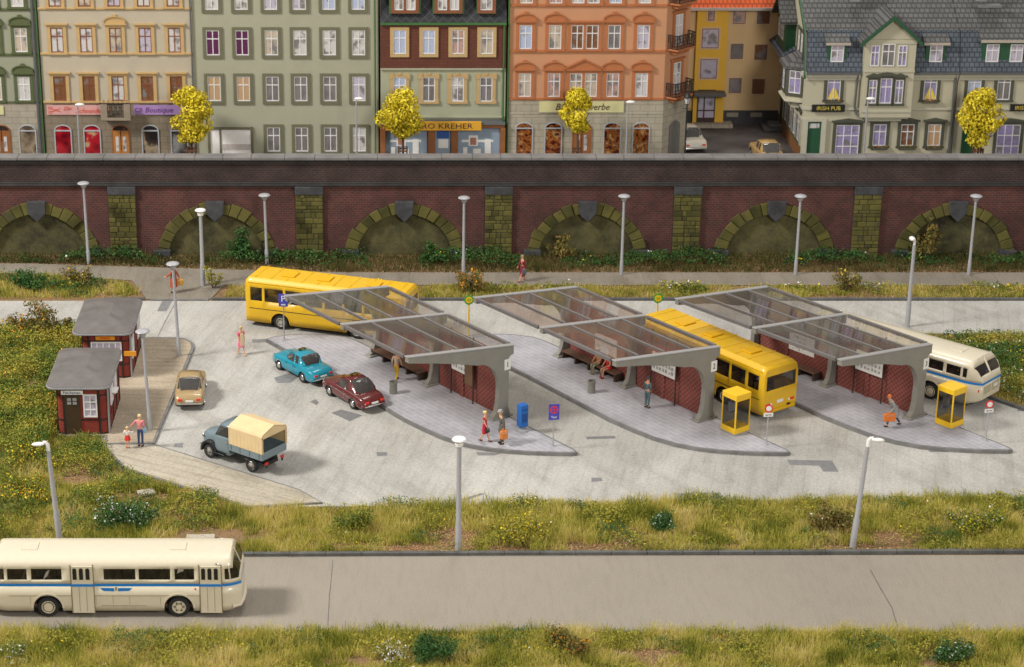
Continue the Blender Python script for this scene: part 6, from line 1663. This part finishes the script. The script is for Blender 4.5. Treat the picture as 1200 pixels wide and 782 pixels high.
x,y,z=at(1046,500,.2); hold('dark red bag trailing behind the stooping traveller','travel_bag','bag',(x+.16,y+.26,z+.48),.5,bag(.36,.2,.34,(.20,.03,.03),.06))
person('mother in a pink jumper and blue jeans holding the hand of a child',at(165,523,.12),75,1.74,top=(.68,.22,.25),bottom=(.035,.06,.16),shoes=(.015,.015,.015),hair=(.70,.53,.30),J=dict(eL=(.0,.34,1.2),wL=(.02,.52,1.02),eR=(-.02,-.22,1.15),wR=(.16,-.14,1.05)))
x,y,z=at(165,523,.12); hold('light blue bag carried by the mother','shopping_bag','bag',(x+.19,y+.12,z+.67),.3,bag(.2,.14,.3,(.22,.45,.65),.04))
person('child in a white shirt and red skirt holding the hand of the mother',at(150,525,.12),85,1.16,top=(.68,.66,.62),skirt=((.62,.03,.02),1.05,.66,.15,.24),shoes=(.45,.08,.03),hair=(.75,.55,.28),J=dict(eR=(.0,-.30,1.25),wR=(.03,-.44,1.38),eL=(0,.3,1.2),wL=(.1,.42,1.1)))
person('person in an orange brown coat on the path, half hidden by the plaza lamp',at(204,343,.01),160,1.72,top=(.38,.08,.03),skirt=((.38,.08,.03),1.15,.40,.19,.27),coat=True,shoes=(.03,.02,.02),hair=(.34,.08,.035),J=dict(eL=(.16,.26,1.2),wL=(.36,.3,1.1),eR=(-.16,-.24,1.15),wR=(-.30,-.2,.92)))
x,y,z=at(204,343,.01); hold('ochre shopping bag carried by the person in the orange brown coat','shopping_bag','bag',(x+.37,y+.08,z+.44),.1,bag(.42,.16,.4,(.55,.27,.04),.06))
person('woman in a dark red dress strolling on the path below the wall',at(612,330,.01),200,1.72,top=(.22,.012,.03),skirt=((.22,.012,.03),1.05,.38,.14,.20),shoes=(.4,.15,.1),hair=(.30,.22,.12),J=walk)
x,y,z=at(612,330,.01); hold('grey and black bag held by the woman in the dark red dress','handbag','handbag',(x+.10,y-.22,z+.53),.2,bag(.26,.12,.32,(.10,.12,.15)))
sit=dict(pel=(0,0,.50),spi=(-.02,0,.70),che=(0,0,.92),nec=(.02,0,1.06),hb=(.04,0,1.14),hm=(.05,0,1.22),ht=(.04,0,1.30),sL=(0,.18,1.0),sR=(0,-.18,1.0),eL=(.08,.24,.76),wL=(.30,.14,.68),eR=(.08,-.24,.76),wR=(.30,-.14,.68),
    hL=(.04,.09,.50),kL=(.45,.11,.50),aL=(.46,.11,.09),hR=(.04,-.09,.50),kR=(.45,-.09,.50),aR=(.40,-.06,.09))
a=R(36); 
def onbench(ly,lx=-1.0): return (15.8+lx*math.cos(a)-ly*math.sin(a),101.71+lx*math.sin(a)+ly*math.cos(a),.2)
person('man in pale olive trousers sitting on the bench of shelter 2',onbench(8.15,-.92),216,1.72,top=(.55,.25,.13),bottom=(.27,.26,.16),shoes=(.24,.23,.15),hair=(.2,.12,.06),J=sit)
person('woman in a red dress sitting on the bench of shelter 2',onbench(7.35,-.92),216,1.68,top=(.62,.02,.02),skirt=((.62,.02,.02),.62,.40,.15,.24),shoes=(.35,.02,.02),hair=(.35,.2,.08),sleeve=0,J=sit)
a=R(36); px_=(5.25-1.55*math.cos(a)-4.8*math.sin(a),101.95-1.55*math.sin(a)+4.8*math.cos(a),.2)
x,y=G(457,449,.2); person('person in yellow trousers standing under the canopy of shelter 1',(x+.35,y+.3,.2),60,1.72,top=(.5,.42,.3),bottom=(.58,.36,.03),shoes=(.02,.02,.02),hair=(.25,.15,.08),J=walk)
# ------------------------------------------------------------------ vegetation
M_gr=island_mat('grass_blades',[(0,(.07,.10,.014)),(.24,(.20,.23,.03)),(.42,(.44,.42,.07)),(.64,(.66,.56,.16)),(1,(.78,.66,.36))],.8,.45,.6,.35)
M_grd=island_mat('grass_painted_shade',[(0,(.03,.04,.01)),(.4,(.075,.08,.02)),(.7,(.15,.12,.04)),(1,(.22,.16,.07))],.85,.25,.5,.15)  # darker grass for the wall foot, shade put into the blade colours
M_lfg=island_mat('leaves_mixed',[(0,(.03,.075,.014)),(.28,(.075,.13,.022)),(.48,(.19,.22,.03)),(.7,(.35,.31,.045)),(1,(.44,.31,.06))],.7,.30,.6,.15)
M_lfd=island_mat('leaves_dark',[(0,(.018,.06,.016)),(.5,(.045,.12,.028)),(1,(.11,.18,.04))],.6,1.0,.4,.15)
M_lfb=island_mat('leaves_brownish',[(0,(.07,.09,.02)),(.4,(.16,.15,.035)),(.7,(.25,.17,.05)),(1,(.34,.15,.05))],.7,1.5,.3,.1)
M_lfo=island_mat('leaves_olive',[(0,(.13,.15,.02)),(.5,(.31,.29,.04)),(1,(.47,.41,.07))],.7,1.0,.4,.15)
M_fy=island_mat('petals_yellow',[(0,(.75,.50,.01)),(1,(.85,.66,.04))],.6,3,.2); M_fw=island_mat('petals_white',[(0,(.60,.60,.56)),(1,(.82,.82,.80))],.6,3,.2); M_fo=island_mat('petals_orange',[(0,(.65,.20,.01)),(1,(.8,.35,.03))],.6,3,.2)
def pn(x,y,s,seed=0):
    a=np.sin(x*1.7*s+seed)+np.sin(y*2.1*s+seed*1.7)+np.sin((x+y)*1.1*s+seed*.6)+np.sin((x*.8-y*1.5)*s*1.3+2*seed)+.6*np.sin((x*2.9+y*1.3)*s+seed)
    return a/4.6
def field(poly,n,rng):
    P=np.array(poly); x0,y0=P.min(0); x1,y1=P.max(0); x=rng.uniform(x0,x1,n); y=rng.uniform(y0,y1,n); k=area_inside(poly,x,y); return x[k],y[k]
def area_bb(poly): P=np.array(poly); return (P[:,0].max()-P[:,0].min())*(P[:,1].max()-P[:,1].min())
HOLES=[(500,644,2.4,.6),(595,645,1.4,.4),(690,643,1.7,.6),(1000,644,2.0,.6),(252,630,2.6,.8),(165,583,1.6,.5),(400,640,1.5,.3),(850,641,1.2,.25),(60,352,6,.45),(150,350,3,.55),(1000,350,3.5,.5),(420,350,3,.3),(700,351,3,.3),(430,775,1.6,.3),(760,766,1.5,.3),(860,752,1.2,.25)]
HO=[(*G(a,b),c,d) for a,b,c,d in HOLES]
def bare_(x,y,rng):
    k=np.ones(len(x),bool)
    for hx,hy,rx,ry in HO: k&=(((x-hx)/rx)**2+((y-hy)/ry)**2+.9*pn(x,y,3.1,3)+rng.normal(size=len(x))*.18)>1
    return k
def grass(name,poly,dens,h0,h1,m,seed,wd=.03,bare=-.62,label='meadow grass',edge=0):
    rng=np.random.default_rng(seed); x,y=field(poly,int(dens*area_bb(poly)),rng)
    c=pn(x,y,.55,seed); k=(c+rng.normal(size=len(x))*.12)>bare; k&=bare_(x,y,rng); x,y,c=x[k],y[k],c[k]; n=len(x)
    tf=np.clip(.5+.9*pn(x,y,2.3,seed+9),0,1); h=(h0+(h1-h0)*np.clip(.5+.7*c,0,1))*(.40+.75*rng.random(n))*(.55+.65*tf); a=rng.random(n)*2*PI; ln=rng.normal(size=n)*.5*h; la=rng.random(n)*2*PI
    w=wd*(.6+.8*rng.random(n)); dx,dy=np.cos(a)*w/2,np.sin(a)*w/2; lx,ly=np.cos(la)*ln,np.sin(la)*ln
    z=np.full(n,-.04)
    b0=np.stack([x-dx,y-dy,z],1); b1=np.stack([x+dx,y+dy,z],1); t1=np.stack([x+lx+dx*.3,y+ly+dy*.3,h],1); t0=np.stack([x+lx-dx*.3,y+ly-dy*.3,h*.98],1)
    V=np.stack([b0,b1,t1,t0],1).reshape(-1,3); F=np.arange(4*n).reshape(-1,4)
    o=np_obj(name,V,F,m); o['kind']='stuff'; return o
def cover(name,poly,dens,hm,m,seed,size=.055,thr=.0,sc_=.5,flowers=()):
    "low leafy ground cover growing in patches"
    rng=np.random.default_rng(seed); x,y=field(poly,int(dens*area_bb(poly)),rng); c=pn(x,y,sc_,seed+3)+.35*pn(x,y,2.6*sc_/.5,seed+7)+rng.normal(size=len(x))*.06; k=(c>thr)&bare_(x,y,rng); x,y,c=x[k],y[k],c[k]; n=len(x)
    z=np.clip((c-thr)*2.2,0,1)*hm*(.25+.75*rng.random(n)**.5)+.03
    P=np.stack([x,y,z],1); nr=rng.normal(size=(n,3)); nr[:,2]=np.abs(nr[:,2])+.5; nr/=np.linalg.norm(nr,axis=1)[:,None]
    a_=np.cross(nr,rng.normal(size=(n,3))); a_/=np.linalg.norm(a_,axis=1)[:,None]; b=np.cross(nr,a_); s=(size*(.5+.9*rng.random(n)))[:,None]
    V=np.stack([P-a_*s,P-b*s*.6,P+a_*s,P+b*s*.6],1).reshape(-1,3); F=np.arange(4*n).reshape(-1,4)
    mi=np.zeros(n,int); mats=[m]
    for q,(fm,fr,fth) in enumerate(flowers):
        sel=(rng.random(n)<fr)&(pn(x,y,.9,seed+20+q)>fth)&(z>hm*.2); mi[sel]=q+1; mats.append(fm)
        V.reshape(n,4,3)[sel,:,2]+=.06
    o=np_obj(name,V,F,mats,mi=mi); o['kind']='stuff'; return o
FA=[(-60,115),(-19.3,114.8),(-18.0,113.4),(-17.98,99.45),(-15.6,99.3),(-15.5,98.1),(-14.3,95.2),(-11,93.1),(-7.6,90.9),(-4,90.9),(-4,86.25),(-60,86.2)]
FB=[(-4,90.95),(4,91.5),(20,91.9),(33,92.4),(60,92.6),(60,86.65),(-4,86.3)]
FC=[(-50,79.0),(50,79.0),(50,70),(-50,70)]
FAR1=[(-60,125.9),(-24,124.4),(-17.4,123.1),(-16.0,120.0),(-60,119.95)]
FAR2=[(-11.2,119.95),(60,119.95),(60,122.2),(0,122.35),(-11,122.2)]
FW=[(-60,127.9),(62,127.9),(62,124.8),(-4,124.8),(-12,125.4),(-24,126.5),(-60,127.0)]
L1=[(-34,110),(-19,110),(-19,88),(-34,88)]
grass('grass',[(-26,115),(-19.3,114.8),(-18.0,113.4),(-17.98,99.45),(-15.6,99.3),(-15.5,98.1),(-14.3,95.2),(-11,93.1),(-7.6,90.9),(-4,90.9),(-4,86.25),(-26,86.2)],330,.2,.6,M_gr,1,bare=-.55)
grass('grass',FB,390,.22,.68,M_gr,2,bare=-.5)
grass('grass',[(-24,79.25),(32,79.1),(32,74),(-24,74)],420,.2,.62,M_gr,3,wd=.027,bare=-.62)
grass('grass',[(-30,125.2),(-24,124.4),(-17.4,123.1),(-16.0,120.0),(-30,119.95)],150,.15,.5,M_gr,4,wd=.045,bare=-.6); grass('grass',[(-11.2,119.95),(48,119.95),(48,122.2),(0,122.35),(-11,122.2)],150,.12,.45,M_gr,5,wd=.045,bare=-.5)
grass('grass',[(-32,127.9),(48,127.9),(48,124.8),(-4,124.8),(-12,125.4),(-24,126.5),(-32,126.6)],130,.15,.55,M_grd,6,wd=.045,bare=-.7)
grass('grass',[(31.6,103.9),(24.0,113.2),(24.6,113.9),(46,113.9),(46,99.2),(34,101.1)],220,.18,.5,M_gr,7,wd=.035,bare=-.9)
# outer, thinner meadow beyond the frame
grass('grass',[(-60,115),(-26,115),(-26,86.2),(-60,86.2)],50,.2,.6,M_gr,8,wd=.06); grass('grass',[(-50,79.2),(-24,79.2),(-24,74),(-50,74)],60,.2,.55,M_gr,9,wd=.06); grass('grass',[(-30,74),(36,74),(36,68),(-30,68)],60,.2,.5,M_gr,10,wd=.05)
LA=[(-26,115),(-19.3,114.8),(-18.0,113.4),(-17.98,99.45),(-15.6,99.3),(-15.5,98.1),(-14.3,95.2),(-11,93.1),(-9,91.9),(-9,88.6),(-26,88)]
cover('leafy_undergrowth',[(-26,114.6),(-18.6,114.3),(-18.15,112.5),(-18.1,99.2),(-18,97),(-26,97)],360,.8,M_lfg,21,.06,-.75,.55,((M_fy,.03,.3),(M_fo,.02,.2)))
cover('leafy_undergrowth',LA,260,.6,M_lfd,45,.045,.22,.6,((M_fy,.04,.3),))
cover('leafy_undergrowth',LA,340,.6,M_lfg,22,.05,-.15,.7,((M_fy,.05,.45),(M_fo,.02,.3),(M_fw,.01,.4)))
cover('leafy_undergrowth',FB,260,.55,M_lfo,23,.045,.05,.8,((M_fy,.10,.3),(M_fw,.02,.4)))
cover('leafy_undergrowth',FB,240,.6,M_lfd,43,.042,.30,.75,((M_fy,.05,.35),))
cover('leafy_undergrowth',[(-24,78.6),(32,78.5),(32,74),(-24,74)],330,.45,M_lfo,24,.045,-.05,.8,((M_fy,.04,.35),(M_fw,.015,.45)))
cover('leafy_undergrowth',[(-24,78.7),(32,78.6),(32,74),(-24,74)],300,.5,M_lfd,44,.042,.30,.75,((M_fy,.03,.4),))
cover('leafy_undergrowth',[(-60,124.6),(-24,124.2),(-17.6,122.9),(-16.5,120.2),(-60,120.1)],150,.5,M_lfd,25,.07,.18,.6,((M_fy,.03,.2),))
cover('leafy_undergrowth',FAR2,110,.4,M_lfg,26,.07,.25,.6,((M_fy,.08,.2),(M_fw,.05,.3)))
cover('leafy_undergrowth',[(-40,127.85),(60,127.85),(60,125.6),(-4,125.6),(-14,126.2),(-40,127)],130,.75,M_lfd,27,.075,.0,.5,((M_fy,.03,.25),(M_fw,.02,.35)))
cover('leafy_undergrowth',[(31.9,104.0),(24.8,112.9),(46,113.5),(46,100.2),(34.2,101.8)],300,.62,M_lfg,28,.06,-.25,.6,((M_fw,.05,.0),(M_fy,.02,.3)))
cover('leafy_undergrowth',[(31.9,108),(28,113.4),(46,113.4),(46,108)],240,.6,M_lfd,29,.065,-.1,.8,((M_fy,.06,.0),))
def litter(name,poly,n,seed,m):
    rng=np.random.default_rng(seed); x,y=field(poly,n,rng); n=len(x); z=rng.uniform(-.02,.03,n); P=np.stack([x,y,z],1); s=(.05*(.4+rng.random(n)))[:,None]; a_=rng.random(n)*6.28
    A=np.stack([np.cos(a_),np.sin(a_),rng.normal(size=n)*.2],1); B=np.stack([-np.sin(a_),np.cos(a_),rng.normal(size=n)*.2],1)
    V=np.stack([P-A*s,P-B*s*.5,P+A*s,P+B*s*.5],1).reshape(-1,3); o=np_obj(name,V,np.arange(4*n).reshape(-1,4),m); o['kind']='stuff'
M_lit=island_mat('leaf_litter',[(0,(.16,.08,.04)),(.5,(.40,.21,.10)),(1,(.58,.38,.20))],.9,1,.3)
litter('leaf_litter',FB,60000,31,M_lit); litter('leaf_litter',LA,40000,32,M_lit); litter('leaf_litter',FAR1,14000,36,M_lit); litter('leaf_litter',FAR2,24000,33,M_lit); litter('leaf_litter',FW,20000,34,M_lit); litter('leaf_litter',[(-24,79.0),(32,79.0),(32,77),(-24,77)],12000,35,M_lit)
# ---- individual plants
def plant(name,label,cat,px,py,w,h,m,n,size,fl=(),openness=.5,seed=0,stems=8,grp=None,z=0,Y=None):
    if Y is None: x,y=G(px,py,z)
    else: x,y=FY(px,py,Y)[0],Y
    rng=np.random.default_rng(100+seed); t=thing(name,label,cat,(x,y,z),0,grp)
    cs=[]; tips=[]
    for i in range(stems):
        a=rng.random()*6.28; r=math.sqrt(rng.random())*w/2*.85; zz=h*(1-.6*(r/(w/2))**2)*rng.uniform(.5,1.08); tips.append((r*math.cos(a),r*.8*math.sin(a),zz))
        for f in (1,.72,.45): openness=max(openness,.5); s=w*.14*(1.3-openness*.5)*rng.uniform(.5,1.3); cs.append((r*f**.6*math.cos(a),r*.8*f**.6*math.sin(a),zz*f,s,s,s*.75))
    V,F=leaf_cloud(cs,int(n*.8),size*1.1,rng=rng,inner=.15,flat=.4); V[:,2]=np.maximum(V[:,2],.01)
    mi=np.zeros(len(F),int); mats=[m]
    for q,(fm,fr) in enumerate(fl):
        c=V.reshape(-1,4,3)[:,0,2]; sel=(rng.random(len(F))<fr)&(c>h*.30); mi[sel]=q+1; mats.append(fm)
    np_obj('foliage',V,F,mats,t,mi)
    mb=MB()
    for p in tips: mb.tube([(p[0]*.12,p[1]*.12,-.03),(p[0]*.55,p[1]*.55,p[2]*.5),p],[.022,.015,.007],5)
    mb.build('stem',M_bark,t); return t
plant('shrub','loose brown leaved shrub left of the rear kiosk','shrub',42,393,3.4,1.9,M_lfb,3000,.075,((M_fo,.03),),.9,1,16)
plant('shrub','small green shrub between the loose shrub and the rear kiosk','shrub',77,392,1.3,1.2,M_lfb,700,.07,(),.7,2,7)
plant('shrub','leafy brownish bush behind the leaning lamp on the roadside verge','shrub',972,628,2.5,1.95,M_lfb,2600,.062,((M_fw,.01),),.6,3,14)
plant('shrub','dark twiggy shrub with russet leaves at the near road edge','shrub',668,764,2.3,1.25,M_lfb,1500,.06,((M_fo,.05),),.8,4,12)
plant('shrub','dark green low shrub at the near road edge','shrub',513,770,2.6,1.05,M_lfd,3400,.05,(),.1,5,12)
plant('shrub','green rounded bush beside the yellow wildflowers on the verge','shrub',415,622,2.6,.95,M_lfg,2400,.05,(),.1,6,12)
plant('wildflowers','large clump of yellow wildflowers on the verge beside the round headed lamp','flowers',608,632,3.6,1.15,M_lfo,3400,.05,((M_fy,.13),(M_fw,.01)),.1,7,16)
plant('wildflowers','spray of white wildflowers with pale stems at the near road edge','flowers',462,775,1.6,.95,M_lfo,700,.04,((M_fw,.42),),.5,8,12)
plant('wildflowers','dark green plant with white blossom above the front coach','flowers',150,617,3.6,1.25,M_lfd,4200,.055,((M_fw,.055),),.2,9,16)
plant('wildflowers','white blossom sprigs beside the meadow edge of the slab walk','flowers',122,598,1.3,1.0,M_lfg,500,.045,((M_fw,.25),),.5,10,7)
plant('wildflowers','white flowers in the bottom meadow below the front coach','flowers',12,775,2.2,.8,M_lfg,1200,.045,((M_fw,.14),),.2,11,9)
plant('wildflowers','dark plant dotted white at the near road edge, below the leaning lamp','flowers',1105,772,2.6,.9,M_lfd,2600,.05,((M_fw,.05),),.2,12,10)
plant('wildflowers','bluish green plant with pale flowers on the verge below platform 2','flowers',775,622,2.0,.95,M_lfd,1900,.05,((M_fw,.04),),.2,13,9)
plant('wildflowers','yellow and white wildflower clump on the verge below platform 3','flowers',1140,625,3.6,1.1,M_lfg,3200,.05,((M_fy,.09),(M_fw,.04)),.15,14,14)
plant('wildflowers','yellow and orange wildflowers left of the arm headed lamp','flowers',30,585,3.4,1.1,M_lfg,3000,.055,((M_fy,.10),(M_fo,.05)),.15,15,14)
plant('wildflowers','yellow flowering patch in the meadow in front of the ticket kiosk','flowers',25,545,3.4,1.0,M_lfg,3000,.055,((M_fy,.10),(M_fo,.05)),.15,16,12)
plant('shrub','leafy green bush in front of the ticket kiosk door','shrub',92,530,3.0,.5,M_lfg,3400,.05,((M_fo,.01),),.1,17,14)
plant('shrub','orange tipped bush on the far verge behind the round stop sign','shrub',550,342,2.6,1.5,M_lfb,1500,.08,((M_fo,.14),),.5,18,11)
plant('shrub','open twiggy bush on the far verge behind shelter 3','shrub',988,342,2.5,1.5,M_lfb,900,.07,((M_fy,.05),),.9,19,12)
plant('shrub','pale feathery bush on the far verge at the path opening','shrub',250,338,1.6,1.5,M_lfo,600,.06,((M_fw,.08),),.8,20,8)
plant('shrub','twiggy sapling on the far verge above the rear kiosk','shrub',92,335,2.6,1.5,M_lfb,900,.07,((M_fy,.04),),.9,21,10)
plant('shrub','dark climbing bush inside the second arch','shrub',285,304,2.4,2.0,M_lfd,1900,.08,(),.4,22,10)
plant('shrub','brownish bush at the foot of the fourth arch','shrub',655,303,2.4,1.7,M_lfb,900,.08,(),.7,23,9)
plant('shrub','climbing bush inside the rightmost arch','shrub',1082,304,2.3,2.6,M_lfb,1600,.08,(),.6,24,10)
plant('shrub','dark bush at the foot of the third arch','shrub',505,305,2.2,1.2,M_lfd,1200,.08,((M_fy,.03),),.4,25,9)
plant('shrub','dark leafy clump in the middle of the left far verge','shrub',38,338,3.0,1.3,M_lfd,2600,.07,(),.2,26,12)
# ------------------------------------------------------------------ lamps of the studio, world, camera
w=bpy.data.worlds.new('World'); sc.world=w; w.use_nodes=True
bg=w.node_tree.nodes['Background']; bg.inputs[0].default_value=(1.0,.98,.95,1); bg.inputs[1].default_value=.32
def softbox(name,az,el,dist,size,E,col):
    "az: degrees from straight behind the camera, positive to the right"
    ld=bpy.data.lights.new(name,'AREA'); ld.shape='DISK'; ld.size=size; ld.energy=E*PI*dist*dist; ld.color=col
    o=bpy.data.objects.new(name,ld); C.objects.link(o); c=Vector((6,108,1)); a=R(az); e=R(el)
    d=Vector((math.sin(a)*math.cos(e),-math.cos(a)*math.cos(e),math.sin(e))); o.location=c+d*dist
    o.rotation_euler=d.to_track_quat('Z','Y').to_euler(); return o
softbox('softbox_key',-72,42,150,26,2.25,(1,.965,.91))
softbox('softbox_front',20,26,150,34,.85,(1,.95,.89))
softbox('softbox_top',170,68,150,45,.8,(1,.97,.93))
cd=bpy.data.cameras.new('camera'); cam=bpy.data.objects.new('camera',cd); C.objects.link(cam); sc.camera=cam
cam.location=(0,0,HC); cam.rotation_euler=(PI/2-PIT,0,0); cd.sensor_width=36; cd.lens=FOC/1200*36; cd.shift_x=(600-CXP)/1200; cd.clip_start=1; cd.clip_end=600
cd.dof.use_dof=True; cd.dof.focus_distance=108; cd.dof.aperture_fstop=.45
sc.view_settings.view_transform='Standard'; sc.view_settings.look='None'; sc.view_settings.exposure=.42; sc.view_settings.gamma=1
sc.cycles.max_bounces=6; sc.cycles.diffuse_bounces=3; sc.cycles.glossy_bounces=3; sc.cycles.transparent_max_bounces=24; sc.cycles.transmission_bounces=4
sc.cycles.use_adaptive_sampling=True; sc.cycles.adaptive_threshold=.02; sc.cycles.sample_clamp_indirect=6; sc.cycles.caustics_reflective=False; sc.cycles.caustics_refractive=False
sc.cycles.use_denoising=True
